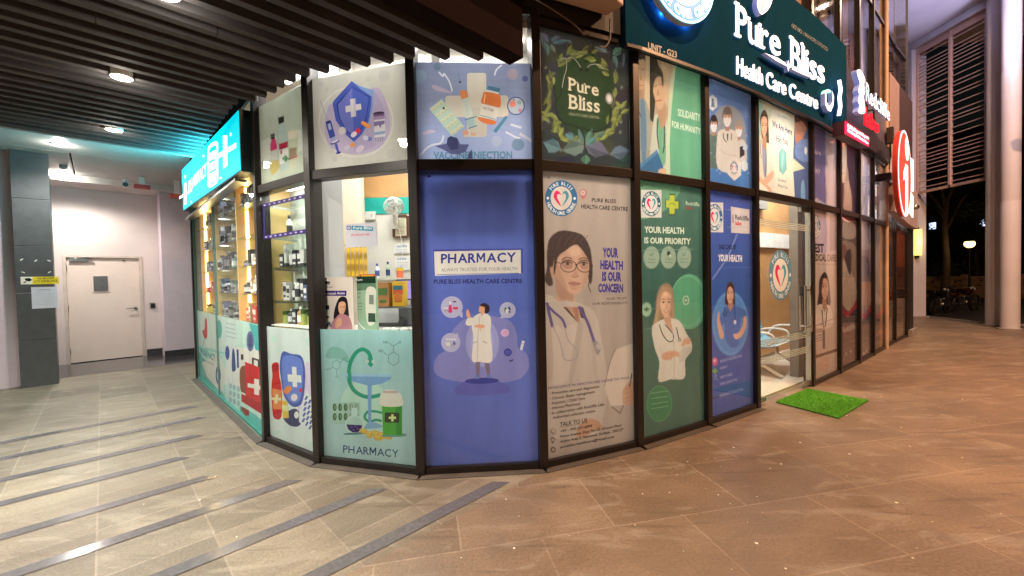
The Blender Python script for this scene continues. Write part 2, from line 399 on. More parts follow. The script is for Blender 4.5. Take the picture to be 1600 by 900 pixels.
def face(a, cx, cy, w, h, skin=SKIN, dark=None, hair=HAIR, smile=True, tilt=0):
    d = dark or tuple(int(c*.80) for c in skin); lt = tuple(min(255, int(c*1.07)) for c in skin)
    a.blob(skin, [(cx, cy-h*.52), (cx+w*.40, cy-h*.40), (cx+w*.48, cy-h*.05), (cx+w*.40, cy+h*.25), (cx+w*.16, cy+h*.50), (cx-w*.16, cy+h*.50), (cx-w*.40, cy+h*.25), (cx-w*.48, cy-h*.05), (cx-w*.40, cy-h*.40)])
    a.blob(d, [(cx+w*.48, cy-h*.1), (cx+w*.41, cy+h*.25), (cx+w*.18, cy+h*.49), (cx+w*.22, cy+h*.34), (cx+w*.33, cy+h*.1), (cx+w*.36, cy-h*.2)])
    a.ell(lt, cx-w*.2, cy+h*.12, w*.12, h*.09, n=14); a.ell(lt, cx-w*.02, cy-h*.33, w*.2, h*.08, n=14)
    for s in (-1, 1):
        ex = cx+s*w*.21; a.ell((214, 190, 174), ex, cy-h*.03, w*.10, h*.035, n=12); a.ell((48, 34, 30), ex, cy-h*.03, w*.045, h*.035, n=10)
        a.line((40, 28, 26), h*.02, [(ex-w*.11, cy-h*.04), (ex, cy-h*.07), (ex+w*.11, cy-h*.04)]); a.line(tuple(int(v*.6+s_*.4) for v, s_ in zip(hair, skin)), h*.026, [(ex-w*.13, cy-h*.13), (ex+s*.01*w, cy-h*.165), (ex+w*.13, cy-h*.135)])
    a.poly(d, [(cx+w*.03, cy-h*.02), (cx+w*.09, cy+h*.15), (cx-w*.06, cy+h*.17), (cx+w*.04, cy+h*.14)])
    a.line(tuple(int(c*.62) for c in skin), h*.015, [(cx-w*.07, cy+h*.17), (cx+w*.08, cy+h*.165)])
    mc = (178, 104, 96)
    if smile:
        a.blob(mc, [(cx-w*.19, cy+h*.27), (cx, cy+h*.285), (cx+w*.19, cy+h*.27), (cx+w*.08, cy+h*.345), (cx-w*.08, cy+h*.345)]); a.blob((240, 234, 228), [(cx-w*.13, cy+h*.283), (cx, cy+h*.295), (cx+w*.13, cy+h*.283), (cx, cy+h*.32)])
    else:
        a.blob(mc, [(cx-w*.17, cy+h*.30), (cx-w*.03, cy+h*.275), (cx+w*.03, cy+h*.275), (cx+w*.17, cy+h*.30), (cx, cy+h*.35)])
        a.line((120, 60, 60), h*.012, [(cx-w*.16, cy+h*.302), (cx, cy+h*.308), (cx+w*.16, cy+h*.302)])

# ------------------------------------------------------------ surfaces
FRAME = mat('bronze_frame', (33, 27, 25), .36, .0, vary=.15)
GLASS = glass_mat('pane_glass', refl=1.0, wav=.05)
LOWR = glass_mat('cabinet_glass', (.97, .99, .98), refl=.22)
CLEAR = glass_mat('door_glass', (.97, .99, .98), refl=.6)
FILM = print_mat('printed_film', .38)
PAPER = print_mat('printed_paper', .05)
WHITE = mat('white_paint', (225, 222, 216), .5, vary=.03)
CREAM = mat('cream_wall', (214, 205, 192), .6, vary=.04, bump=.05)
PINK = mat('blush_wall_paint', (208, 194, 188), .55, vary=.04, scale=2, bump=.06)
DOORP = mat('ivory_door_paint', (222, 205, 192), .42, vary=.02)
BLACK = mat('black_plastic', (22, 22, 24), .4, vary=.1)
STEEL = mat('brushed_steel', (190, 190, 188), .28, 1.0, vary=.05)
SLAT = mat('dark_brown_slat', (76, 73, 74), .8, vary=.18, scale=3, spec=.08)
FASC = mat('brown_fascia', (34, 25, 24), .9, vary=.12, scale=2, spec=.03)
TIMBER = mat('oak_veneer', (196, 150, 98), .45, vary=.12, scale=3)
TEALP = mat('teal_paint', (20, 165, 155), .5, vary=.03)
GREEN = mat('dark_green_sign_face', (22, 62, 86), .85, vary=.05, spec=.0)
GRANITE = mat('black_granite', (62, 60, 62), .16, vary=.25, scale=30)
PIER = mat('pale_render', (205, 203, 210), .6, vary=.07, scale=1.2, bump=.12, bscale=14)

def paving_material():
    m = bpy.data.materials.new('sandstone_paving'); m.use_nodes = True; t = m.node_tree; p = t.nodes['Principled BSDF']; N = t.nodes.new; K = t.links.new
    ge = N('ShaderNodeNewGeometry'); sp = N('ShaderNodeSeparateXYZ'); K(ge.outputs['Position'], sp.inputs[0])
    def grid(rot, loc, bw, rh, seed, stv=(.8, 4.5, 1)):
        mp = N('ShaderNodeMapping'); mp.inputs['Rotation'].default_value = (0, 0, R(rot)); mp.inputs['Location'].default_value = loc
        K(ge.outputs['Position'], mp.inputs[0])
        br = N('ShaderNodeTexBrick'); br.offset = .5 if seed else 0; br.inputs['Scale'].default_value = 1; br.inputs['Brick Width'].default_value = bw; br.inputs['Row Height'].default_value = rh
        br.inputs['Mortar Size'].default_value = .006; br.inputs['Mortar Smooth'].default_value = .25; br.inputs['Bias'].default_value = 0
        br.inputs['Color1'].default_value = (.265, .235, .18, 1) ; br.inputs['Color2'].default_value = (.165, .145, .112, 1); br.inputs['Mortar'].default_value = (.31, .275, .23, 1)
        K(mp.outputs[0], br.inputs['Vector'])
        st = N('ShaderNodeMapping'); st.inputs['Scale'].default_value = stv; K(mp.outputs[0], st.inputs[0])
        no = N('ShaderNodeTexNoise'); no.inputs['Scale'].default_value = 1.6; no.inputs['Detail'].default_value = 7; no.inputs['Distortion'].default_value = .5; K(st.outputs[0], no.inputs['Vector'])
        return br, no
    b1, n1 = grid(-45, (0.07, 0, 0), .5, .6, 0)
    b2, n2 = grid(-12, (.3, .15, 0), .92, .60, 1, (1.1, 1.7, 1))
    md = N('ShaderNodeMath'); md.operation = 'SUBTRACT'; K(sp.outputs[0], md.inputs[0]); K(sp.outputs[1], md.inputs[1])      # x - y
    mk = N('ShaderNodeMath'); mk.operation = 'GREATER_THAN'; mk.inputs[1].default_value = -2.95; K(md.outputs[0], mk.inputs[0])
    def mixc(a, b, f, kind='MIX'):
        x = N('ShaderNodeMix'); x.data_type = 'RGBA'; x.blend_type = kind
        if isinstance(f, float): x.inputs[0].default_value = f
        else: K(f, x.inputs[0])
        for s, v in ((6, a), (7, b)):
            if isinstance(v, tuple): x.inputs[s].default_value = v
            else: K(v, x.inputs[s])
        return x.outputs[2]
    b2.inputs['Color1'].default_value = (.275, .208, .145, 1); b2.inputs['Color2'].default_value = (.195, .145, .100, 1); b2.inputs['Mortar'].default_value = (.36, .29, .22, 1)
    soft = mixc(b2.outputs['Color'], (.215, .165, .12, 1), .12)
    c = mixc(b1.outputs['Color'], soft, mk.outputs[0]); nz = mixc(n1.outputs['Fac'], n2.outputs['Fac'], mk.outputs[0])
    rm = N('ShaderNodeValToRGB'); e = rm.color_ramp.elements; e[0].position = .30; e[0].color = (.80, .78, .76, 1); e[1].position = .66; e[1].color = (1.08, 1.07, 1.05, 1); K(nz, rm.inputs[0])
    c = mixc(c, rm.outputs[0], 1.0, 'MULTIPLY')
    bn = N('ShaderNodeTexNoise'); bn.inputs['Scale'].default_value = .55; bn.inputs['Detail'].default_value = 8; bn.inputs['Roughness'].default_value = .65; K(ge.outputs['Position'], bn.inputs['Vector'])
    r2 = N('ShaderNodeValToRGB'); e = r2.color_ramp.elements; e[0].position = .32; e[0].color = (.72, .70, .69, 1); e[1].position = .68; e[1].color = (1.12, 1.1, 1.06, 1); K(bn.outputs['Fac'], r2.inputs[0])
    c = mixc(c, r2.outputs[0], 1.0, 'MULTIPLY')
    fn = N('ShaderNodeTexNoise'); fn.inputs['Scale'].default_value = 60; fn.inputs['Detail'].default_value = 4; K(ge.outputs['Position'], fn.inputs['Vector'])
    r3 = N('ShaderNodeValToRGB'); e = r3.color_ramp.elements; e[0].position = .25; e[0].color = (.70, .70, .70, 1); e[1].position = .72; e[1].color = (1.12, 1.12, 1.12, 1); K(fn.outputs['Fac'], r3.inputs[0])
    c = mixc(c, r3.outputs[0], 1.0, 'MULTIPLY')
    def blot(scale, lo, hi, colr, stretch=None, rot=0, dist=.6, detail=8):       # worn or dusty patches with edges of their own
        mp = N('ShaderNodeMapping'); mp.inputs['Rotation'].default_value = (0, 0, R(rot)); mp.inputs['Scale'].default_value = stretch or (1, 1, 1); K(ge.outputs['Position'], mp.inputs[0])
        n = N('ShaderNodeTexNoise'); n.inputs['Scale'].default_value = scale; n.inputs['Detail'].default_value = detail; n.inputs['Roughness'].default_value = .62; n.inputs['Distortion'].default_value = dist; K(mp.outputs[0], n.inputs['Vector'])
        f = N('ShaderNodeMapRange'); f.inputs[1].default_value = lo; f.inputs[2].default_value = hi; K(n.outputs['Fac'], f.inputs[0])
        return f.outputs[0], colr
    f, k_ = blot(2.6, .54, .62, (.40, .37, .30, 1), (.7, 2.0, 1), -45, 1.0); sc_ = N('ShaderNodeMath'); sc_.operation = 'MULTIPLY'; sc_.inputs[1].default_value = .26; K(f, sc_.inputs[0]); c = mixc(c, k_, sc_.outputs[0])       # pale dust along the slabs
    f, k_ = blot(1.7, .595, .64, (.085, .062, .045, 1), (.55, 7.0, 1), -14, .4); sc_ = N('ShaderNodeMath'); sc_.operation = 'MULTIPLY'; sc_.inputs[1].default_value = .5; K(f, sc_.inputs[0]); c = mixc(c, k_, sc_.outputs[0])          # dark scrapes
    f, k_ = blot(1.5, .53, .60, (.14, .108, .08, 1), None, 0, 1.4); sc_ = N('ShaderNodeMath'); sc_.operation = 'MULTIPLY'; sc_.inputs[1].default_value = .34; K(f, sc_.inputs[0]); c = mixc(c, k_, sc_.outputs[0])               # old wet stains
    f, k_ = blot(9, .66, .74, (.42, .36, .28, 1), None, 0, .3, 5); sc_ = N('ShaderNodeMath'); sc_.operation = 'MULTIPLY'; sc_.inputs[1].default_value = .22; K(f, sc_.inputs[0]); c = mixc(c, k_, sc_.outputs[0])                # scuffs
    K(c, p.inputs['Base Color'])
    rr = N('ShaderNodeMapRange'); rr.inputs[3].default_value = .30; rr.inputs[4].default_value = .62; K(bn.outputs['Fac'], rr.inputs[0]); K(rr.outputs[0], p.inputs['Roughness'])
    bp = N('ShaderNodeBump'); bp.inputs['Strength'].default_value = .5; bp.inputs['Distance'].default_value = .008
    ad = N('ShaderNodeMath'); ad.operation = 'ADD'; K(nz, ad.inputs[0]); K(fn.outputs['Fac'], ad.inputs[1]); K(ad.outputs[0], bp.inputs['Height']); K(bp.outputs[0], p.inputs['Normal'])
    return m
PAVE = paving_material()

# ------------------------------------------------------------ ground
UV45 = Matrix.Rotation(R(45), 4, 'Z')           # local x runs along the paving strips, local y towards the back wall
def U(x, y): return (x+y)/math.sqrt(2), (y-x)/math.sqrt(2)
ST = lambda s: -s/math.sqrt(2)                  # local y of a line x - y = s
ground = MB().add([(-90, -60, -.16), (140, -60, -.16), (140, 160, -.16), (-90, 160, -.16)], [(0, 1, 2, 3)]).build('ground', mat('dark_asphalt', (62, 58, 55), .8, vary=.2, scale=2, bump=.4))
tag(ground, kind='structure')
pav = MB()
edge = [(-30, -12), (26, -12), (18.5, 6.4), (14.6, 9.4), (13.35, 10.6), (13.0, 11.5), (13.25, 12.6), (13.2, 14.5), (12.5, 20), (-30, 20)]
pav.prism(edge, -.15, 0.0)
tag(pav.build('pavement', PAVE), kind='structure')
kerb = MB()
for a, b in zip(edge[1:8], edge[2:9]): kerb.bar((a[0], a[1], -.06), (b[0], b[1], -.06), .14, .15)
tag(kerb.build('kerb', mat('kerb_stone', (150, 142, 135), .7, vary=.15)), kind='structure')
gb = MB(UV45); gb.add([(-9.0, ST(-14.4), .004), (2.2, ST(-14.4), .004), (2.2, ST(-22), .004), (-9.0, ST(-22), .004)], [(0, 1, 2, 3)])
tag(gb.build('granite_floor', GRANITE), kind='structure')
STRIP = mat('grey_granite_strip', (94, 93, 97), .16, vary=.2, scale=40)
for i, (s, u1) in enumerate(((-9.03, .75), (-8.17, .75), (-7.25, .62), (-6.45, .45), (-5.58, .55), (-4.78, .98), (-3.93, 1.36), (-3.1, 2.03))):
    w = .05
    st = MB(UV45); y0, y1 = ST(s)-w, ST(s)+w
    st.add([(-6.5, y0, .004), (u1+.05, y0, .004), (u1-.04, y1, .004), (-6.5, y1, .004)], [(0, 1, 2, 3)])
    tag(st.build('paving_strip', STRIP), kind='structure')
# pale specks of droppings and petals over the pavement
lit = MB(); rs = random.Random(3)
for k in range(150):
    q = rs.random(); x = rs.uniform(-.6, 5.0) if q < .8 else rs.uniform(-3, 6); y = rs.uniform(1.1, 3.6) if x < 2 else rs.uniform(1.2, 5.0)
    if x < 3.5 and y > 2.9+max(0, x-.3)*.45: continue
    r = rs.choice((.003, .004, .005, .006, .009)); n = 7; a0 = rs.random()*6
    pts = [(x+r*(.7+.6*rs.random())*math.cos(a0+6.283*j/n), y+r*(.7+.6*rs.random())*math.sin(a0+6.283*j/n), .0035) for j in range(n)]
    lit.add(pts, [tuple(range(n))])
tag(lit.build('pavement_specks', mat('pale_speck', (245, 235, 215), .7)), kind='stuff')
for px, py in ((443+0, 0),):
    pass

# ------------------------------------------------------------ the shop building
P = [(-5.1, 6.6), (-2.37, 3.89), (-1.64, 3.40), (-.73, 3.145), (.215, 3.21), (1.085, 3.585), (1.92, 4.06), (2.70, 4.55), (3.92, 5.37),
     (4.80, 6.02), (5.61, 6.64), (6.36, 7.23), (7.2, 7.9), (7.95, 8.52), (8.8, 9.15)]
def bay(i):                                     # matrix: x along the bay, y inwards, z up
    a, b = Vector(P[i]), Vector(P[i+1]); d = (b-a).normalized()
    M = Matrix(((d.x, -d.y, 0, a.x), (d.y, d.x, 0, a.y), (0, 0, 1, 0), (0, 0, 0, 1)))
    return M, (b-a).length
ZT0, ZT1 = 2.345, 2.42
TOPZ = [3.3, 3.52, 3.52, 3.52, 3.46, 3.465, 3.465, 3.465, 3.465, 3.465, 3.465, 3.465, 3.0, 3.0]
shop = thing('pharmacy_building', 'curved dark framed glass shopfront with printed window films and a lit interior', 'building', (0, 4.2, 0))
def postdir(i):
    a = Vector(P[max(0, i-1)]); b = Vector(P[min(len(P)-1, i+1)]); return math.atan2(b.y-a.y, b.x-a.x)
for i in range(15):
    hi = 3.3 if i == 0 else 3.52 if i < 4 else 9.2 if i < 13 else 3.0
    wd = .07 if i not in (0,) else .05
    mb = MB(Matrix.Translation((P[i][0], P[i][1], 0)) @ Matrix.Rotation(postdir(i), 4, 'Z'))
    mb.box((0, .02, hi/2), (wd, .12, hi))
    mb.build('mullion', FRAME, shop, bevel=.004)
for i in range(14):
    M, w = bay(i)
    if i == 7:
        MB(M).span(.035, w-.035, -.045, .07, ZT0, ZT1).build('transom', FRAME, shop, bevel=.003)
    else:
        if i > 0: MB(M).span(.035, w-.035, -.03, .07, 0, .055).build('base_rail', FRAME, shop, bevel=.003)
        if 0 < i < 12: MB(M).span(.035, w-.035, -.03, .07, ZT0, ZT1).build('transom', FRAME, shop, bevel=.003)
    if i > 0:
        z = TOPZ[i]
        if i < 12: MB(M).span(.035, w-.035, -.03, .07, z, z+.05).build('head_rail', FRAME, shop)
    if i in (0,):
        MB(M).span(.03, w-.035, -.004, .004, .03, 2.7).build('window_pane', LOWR, shop)
        MB(M).span(.02, w-.03, -.02, .03, 0, .03).build('base_rail', mat('teal_metal', (60, 130, 120), .4), shop)
        for s in (.02, w*.42):
            MB(M).span(s, s+.018, -.012, .03, .03, 2.7).build('glazing_bar', mat('teal_edge', (90, 120, 112), .4), shop)
    elif i != 7:
        MB(M).span(.036, w-.036, -.004, .004, .056, (ZT0 if i < 12 else TOPZ[i])).build('window_pane', CLEAR if i in (1, 2) else GLASS, shop)
    if 0 < i < 12:
        MB(M).span(.036, w-.036, -.004, .004, ZT1, TOPZ[i]).build('window_pane', GLASS, shop)
# plinth line where the paving meets the shopfront
pl = MB()
pp = [Vector((a[0], a[1])) for a in P[:8]]
for i in range(7):
    M, w = bay(i); MB_ = pl; pl.M = M; pl.span(-.02, w+.02, -.10, -.032, -.02, .006)
pl.build('plinth', mat('grey_concrete', (78, 72, 66), .7, vary=.2), shop)
# upper storey glazing above the signs
pane_cols = {4: (30, 26, 26), 5: (34, 28, 27), 6: (58, 46, 42), 7: (66, 52, 48), 8: (96, 90, 92), 9: (104, 98, 108), 10: (128, 122, 136), 11: (110, 104, 114), 12: (62, 44, 36), 13: (66, 47, 38)}
for i in range(4, 14):
    M, w = bay(i); z0 = 3.55 if i < 12 else 3.05
    if i >= 12: z0 = 5.3
    MB(M).span(.036, w-.036, -.004, .004, z0, 9.2).build('upper_pane', GLASS, shop)
    c = pane_cols[i]
    b = MB(M)
    n = 3 if i in (8, 9, 10, 11) else 2
    for j in range(n):
        b.span(.05+j*(w-.1)/n, .05+(j+1)*(w-.1)/n-.02, .10+.03*(j % 2), .13+.03*(j % 2), z0, 9.2)
    b.build('window_blind', mat('blind_%d' % i, c, .8, vary=.22, scale=1.3), shop)
    for z in (6.1, 7.6):
        if i > 6: MB(M).span(.036, w-.036, -.02, .05, z, z+.06).build('upper_transom', FRAME, shop)
M, w = bay(8)
MB(M).span(-.62, -.12, .05, .09, 4.85, 9.2).build('curtain', mat('cream_curtain', (170, 140, 112), .8, vary=.1), shop)
# black spandrel over the green leaf window, and the return above the canopy
M, w = bay(3); MB(M).span(.02, w, -.06, .1, 3.57, 4.6).build('spandrel', mat('black_panel', (24, 20, 21), .5), shop)
M, w = bay(4); MB(M).span(0, .80, -.05, .1, 3.52, 4.6).build('spandrel', mat('black_panel', (24, 20, 21), .5), shop)
# a slim pale pipe at the party line
tp = MB(); tp.tube([(7.16, 7.83, 0), (7.16, 7.83, 9.2)], .035, 10); tp.build('pipe', mat('cream_pipe', (205, 176, 150), .5), shop, smooth=True)
# roof and interior shell
inn = [(-1.9, 3.75), (-1.6, 3.5), (-.73, 3.25), (.2, 3.31), (1.05, 3.68), (2.65, 4.65), (4.75, 6.12), (7.1, 8.0), (5.6, 9.6), (-3.6, 7.4), (-5.0, 6.9)]
FLOORM = mat('glossy_white_tile', (214, 206, 194), .15, vary=.05, scale=2)
MB().prism(inn, .004, .02).build('interior_floor', FLOORM, shop)
MB().prism([(-5.0, 6.75), (-2.35, 4.02), (-1.6, 3.47), (-.73, 3.22), (.2, 3.29), (1.05, 3.66), (2.65, 4.62), (4.75, 6.10), (7.1, 8.0), (5.6, 9.6), (-3.6, 7.4)], 3.48, 3.53).build('interior_ceiling', WHITE, shop)
MB().prism([(-5.2, 6.7), (-2.4, 3.98), (-1.6, 3.5), (.2, 3.32), (1.05, 3.7), (2.65, 4.68), (4.75, 6.14), (7.1, 8.0), (9.2, 9.6), (9.2, 14), (-5.2, 14)], 9.2, 9.4).build('roof', mat('roof_felt', (40, 38, 38), .9), shop)
MB().prism([(8.6, 9.2), (8.9, 9.2), (9.0, 9.75), (9.4, 14), (-5.2, 14), (-5.2, 13.8), (8.9, 13.8)], 0, 9.2).build('side_wall', mat('dark_wall', (40, 35, 33), .8), shop)
LEDP = glow('led_panel', (255, 250, 240), 6.0)
M, w = bay(3); rb = MB(M); rb.span(.05, w-.05, .17, .22, 2.06, 2.40); rb.build('backlight_blocker', mat('blind_grey', (150, 150, 160), .7), shop)  # board put behind the film to block backlight into a darker band
rb = MB(M)
for s_, d_ in ((.32, 0), (.44, 0), (.60, .10)): rb.bar((s_, .12, 2.06), (s_+d_, .12, 1.78), .014, .004)
rb.build('blind_cord', mat('blind_cord', (70, 70, 80), .7), shop)  # thin strips hung below the board, also there to shade the film
for i, e in ((1, 5), (2, 8), (3, 8)):  # glowing panels and lamps added to brighten the gap and upper films
    M, w = bay(i); v = M @ Vector((w/2, .24, 3.465)); MB(M).span(.06, w-.06, .20, .28, 3.462, 3.472).build('gap_fill_panel', LEDP, shop)
    lamp('gap_fill_lamp', 'AREA', v+Vector((0, 0, -.02)), e, (1, .97, .92), w*.8, parent=shop, target=v+M.to_3x3() @ Vector((0, .0, -1)), sy=.08)
# white bulkhead behind the strip above the first films
for i in (1, 2, 3):
    M, w = bay(i); MB(M).span(.0, w, .42, .46, 3.02, 3.48).build('bulkhead', WHITE, shop)
# back walls of the pharmacy room: oak band, teal band, white below
bw = MB(); bw.span(-3.4, 1.9, 5.6, 5.68, .02, 2.42); bw.build('interior_wall', WHITE, shop)
MB().span(-2.02, 1.9, 5.585, 5.598, 2.64, 3.48).build('oak_panel', TIMBER, shop)
MB().span(-2.02, 1.9, 5.58, 5.599, 2.42, 2.637).build('teal_band', TEALP, shop)
MB().span(-2.45, -1.84, 5.1, 5.2, .02, 3.47).build('partition', CREAM, shop)
MB().span(-.62, -.55, 3.4, 5.58, .02, 3.47).build('partition', WHITE, shop)
# waiting room behind the glass door
M7, w7 = bay(7)
MB(M7).span(-.2, 5.2, 1.32, 1.38, .02, 3.47).build('interior_wall', TIMBER, shop)
MB(M7).span(1.2, 4.6, 1.27, 1.315, 1.96, 2.22).build('wall_panel', mat('white_pleat', (235, 232, 224), .5), shop)
MB(M7).span(-.20, -.13, .15, 1.31, .02, 3.47).build('partition', WHITE, shop)
MB(M7).span(1.74, 2.12, .25, .36, .02, 3.47).build('interior_column', mat('grey_laminate', (120, 112, 104), .35), shop)
MB(M7).span(2.75, 3.05, 1.22, 1.31, 2.62, 2.9).build('wall_box', mat('grey_unit', (120, 118, 112), .5), shop)
# plain backing behind the far films
for i in (11, 12, 13):
    M, w = bay(i); MB(M).span(0, w, .9, .95, .02, 3.47 if i < 12 else 3.0).build('interior_wall', CREAM, shop)
# interior lights (recessed panels)
for x, y, e, sz in ((-1.20, 4.2, 46, .5), (-.1, 4.7, 60, .6), (-1.6, 4.7, 9, .3), (1.2, 4.9, 60, .6)):
    q = MB().box((x, y, 3.47), (sz, sz, .018)).build('ceiling_light', LEDP, shop)
    lamp('panel_light', 'AREA', (x, y, 3.45), e, (1, .96, .90), sz, parent=shop)
for s, t, e in ((.7, .7, 85), (2.9, .75, 85)):
    v = M7 @ Vector((s, t, 3.47)); MB().box(v, (.5, .5, .018)).build('ceiling_light', LEDP, shop)
    lamp('panel_light', 'AREA', v+Vector((0, 0, -.02)), e, (1, .95, .86), .5, parent=shop)
for i, e in ((9, 10), (10, 14), (11, 14), (12, 5), (13, 5)):
    M, w = bay(i); v = M @ Vector((w/2, .5, 3.44 if i < 12 else 2.97)); MB().box(v, (.4, .3, .018)).build('ceiling_light', LEDP, shop)
    lamp('panel_light', 'AREA', v+Vector((0, 0, -.02)), e, (.93, .92, 1) if i != 12 else (1, .8, .6), .4, parent=shop)

# ------------------------------------------------------------ glass door (part of the building)
M, w = bay(7)
dl = MB(M).span(.05, w-.06, .0, .012, .03, 2.335).build('door', CLEAR, shop)
MB(M).span(w-.06, w-.036, -.02, .04, .02, 2.34).build('door_frame', STEEL, dl, bevel=.002)
for s in (.06, w-.22): MB(M).span(s, s+.15, -.012, .024, .03, .085).build('patch_fitting', STEEL, dl, bevel=.003)
MB(M).span(w-.3, w-.07, -.012, .024, 2.27, 2.33).build('patch_fitting', STEEL, dl, bevel=.003)
hb = MB(M)
for y in (-.055, .067):
    hb.tube([(w-.14, y, .74), (w-.14, y, 1.33)], .014, 10)
for z in (.80, 1.27): hb.tube([(w-.30, -.05, z), (w-.14, -.05, z)], .011, 8); hb.tube([(w-.14, -.055, z), (w-.14, .067, z)], .011, 8)
hb.tube([(w-.30, -.05, .74), (w-.30, -.05, 1.33)], .012, 10)
hb.build('handle', mat('chrome', (225, 225, 225), .12, 1.0), dl, smooth=True)
MB(M).span(w-.265, w-.235, -.03, .03, 1.2, 1.32).build('lock', BLACK, dl, bevel=.003)
FROST = print_mat('frosted_film', .6)
for z0, n in ((2.03, 4), (.66, 4), (.46, 4)):
    fm = MB(M)
    for j in range(n): fm.span(.05, w-.065, -.003, -.002, z0+j*.022, z0+j*.022+.012)
    fm.build('frosted_band', FROST, dl, col=[(.66, .72, .68, 1)]*(6*n))
# ------------------------------------------------------------ canopy with dark slats, left side
SPX = [(-2.91, 3.03), (-3.13, 2.75), (-3.33, 2.51), (-3.53, 2.25), (-3.78, 2.12), (-3.97, 1.99), (-4.18, 1.88), (-4.39, 1.75), (-4.59, 1.63), (-4.80, 1.56), (-5.01, 1.51), (-5.21, 1.49), (-5.39, 1.45), (-5.61, 1.40), (-5.9, 1.22), (-9.2, 1.2)]
def uend(s):
    for (a, ea), (b, eb) in zip(SPX, SPX[1:]):
        if b <= s <= a: return (ea+(eb-ea)*(s-a)/(b-a))/math.sqrt(2)
    return SPX[-1][1]/math.sqrt(2)
can = thing('slatted_canopy', 'dark brown slatted canopy ceiling with recessed lights over the left walkway', 'canopy', (-4, 3, 3.05))
rs = random.Random(5)
for k in range(1, 28):
    s = -2.91-.2115*k; y = ST(s); ue = uend(s); b = MB(UV45)
    cut = sorted([-5.2]+[rs.uniform(-4, ue-.6)]+[ue])
    for a, c in zip(cut, cut[1:]):
        dz = rs.uniform(-.003, .003); dy = rs.uniform(-.003, .003)
        b.span(a, c-.004, y-.028+dy, y+.028+dy, 3.05+dz, 3.19+dz)
    b.build('slat', SLAT, can, bevel=.002)
fb = MB(UV45); fb.span(-6, uend(-2.91), ST(-2.80), ST(-2.99), 3.05, 3.66); fb.build('fascia', FASC, can)
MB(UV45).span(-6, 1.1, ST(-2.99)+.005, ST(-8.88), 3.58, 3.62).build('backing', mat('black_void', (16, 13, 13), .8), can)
lp = MB(UV45); lp.span(-6, .85, ST(-8.88), ST(-8.98), 3.08, 3.6); lp.build('trim', mat('grey_trim', (110, 108, 108), .5), can)
slab = thing('concrete_canopy_slab', 'pale painted canopy slab above the slats, its blunt end beside the green sign', 'slab', (-2, 2.5, 3.62))
sb = MB(UV45)
def uvp(x, y): return U(x, y)
sb.prism([uvp(*q) for q in ((.215, 3.13), (.82, 3.40), (.93, 3.28), (-4.2, -1.85), (-6.2, .05), (-1.5, 2.35))][::-1], 3.63, 4.5)
sb.build('slab_end', mat('warm_pale_paint', (205, 178, 165), .6, vary=.05), slab, bevel=.012)
CEILM = mat('grey_ceiling_panel', (190, 186, 178), .55, vary=.05, scale=2)
ce = thing('plain_ceiling', 'pale flat panelled ceiling beyond the slats above the service door', 'ceiling', (-6.5, 6, 3.6))
for a, b, c, d in ((-8.5, -2.05, -8.98, -11.4), (-2.03, 1.1, -8.98, -11.4), (-8.5, -2.05, -11.42, -13.2), (-2.03, 1.1, -11.42, -13.2), (-8.5, -4.0, -13.22, -17), (-3.98, -.3, -13.22, -17), (-.28, 3, -13.22, -17)):
    MB(UV45).span(a, b, ST(c), ST(d), 3.6, 3.65).build('panel', CEILM, ce, bevel=.004)
MB(UV45).span(-8.5, 3.2, ST(-15.7), ST(-16.8), 3.48, 3.6).build('cornice', mat('cornice_paint', (205, 196, 188), .6), ce)

def downlight(px, py, z, label, cat, e, rgb, r=.06, grp=None):
    v = gp(px, py, z); t = thing('ceiling_light', label, 'ceiling light', v, grp)
    tr = MB(Matrix.Translation(v)); tr.lathe([(r*1.02, .0), (r*1.12, .004), (r*1.14, .05), (r, .06), (r, .002)], n=24, caps=False); tr.build('trim_ring', WHITE, t, smooth=True)
    ln = MB(Matrix.Translation(v)); ln.lathe([(r*.99, .003), (r*.99, .03)], n=24); ln.build('lens', glow('lens_%d' % int(rgb[2]*100), tuple(int(255*q) for q in rgb), 60), t)
    lamp('downlight', 'SPOT', v+Vector((0, 0, -.015)), e*2.6, rgb, .05, spot=150, blend=.6, parent=t); lamp('lens_glow', 'POINT', v+Vector((0, 0, -.04)), e*.09, rgb, .03, parent=t)
WL = (1, .93, .80); CL = (1, .96, .90)
downlight(190, 122, 3.035, 'nearer of two bright round lights between the slats', '', 56, WL)
downlight(178, 204, 3.035, 'farther round light set between the slats, next to the plain ceiling', '', 56, WL)
downlight(258, -8, 3.035, 'round slat light cut off by the top edge of the picture', '', 56, WL)
downlight(93, 227, 3.585, 'cool round light in the plain ceiling nearest the slats', '', 100, CL, .085)
downlight(102, 270, 3.585, 'cool round light in the plain ceiling nearest the service door', '', 100, CL, .085)
for (x, y) in ((-2.6, .8), (-3.6, 1.8), (-4.6, 2.8)):  # unseen downlights added to light the window films from the front
    v = Vector((x, y, 3.035)); t = thing('ceiling_light', 'unseen round slat light added on the left to brighten the window films', 'ceiling light', v, 'unseen lights added under the slats')
    tr = MB(Matrix.Translation(v)); tr.lathe([(.061, 0), (.067, .004), (.068, .05), (.06, .06), (.06, .002)], n=24, caps=False); tr.build('trim_ring', WHITE, t, smooth=True)
    ln = MB(Matrix.Translation(v)); ln.lathe([(.059, .003), (.059, .03)], n=24); ln.build('lens', MATS['lens_80'], t)
    lamp('downlight', 'SPOT', v+Vector((0, 0, -.015)), 260, (1, .95, .86), .05, spot=160, blend=.5, parent=t)
sd = MB(); v = gp(99, 258, 3.6); sd.lathe([(.03, -.07), (.05, -.05), (.05, 0)], v, 14)
tag(sd.build('smoke_detector', mat('grey_sensor', (110, 105, 100), .5), at=v, smooth=True), 'small grey round sensor on the plain ceiling beside the far lights', 'smoke detector')

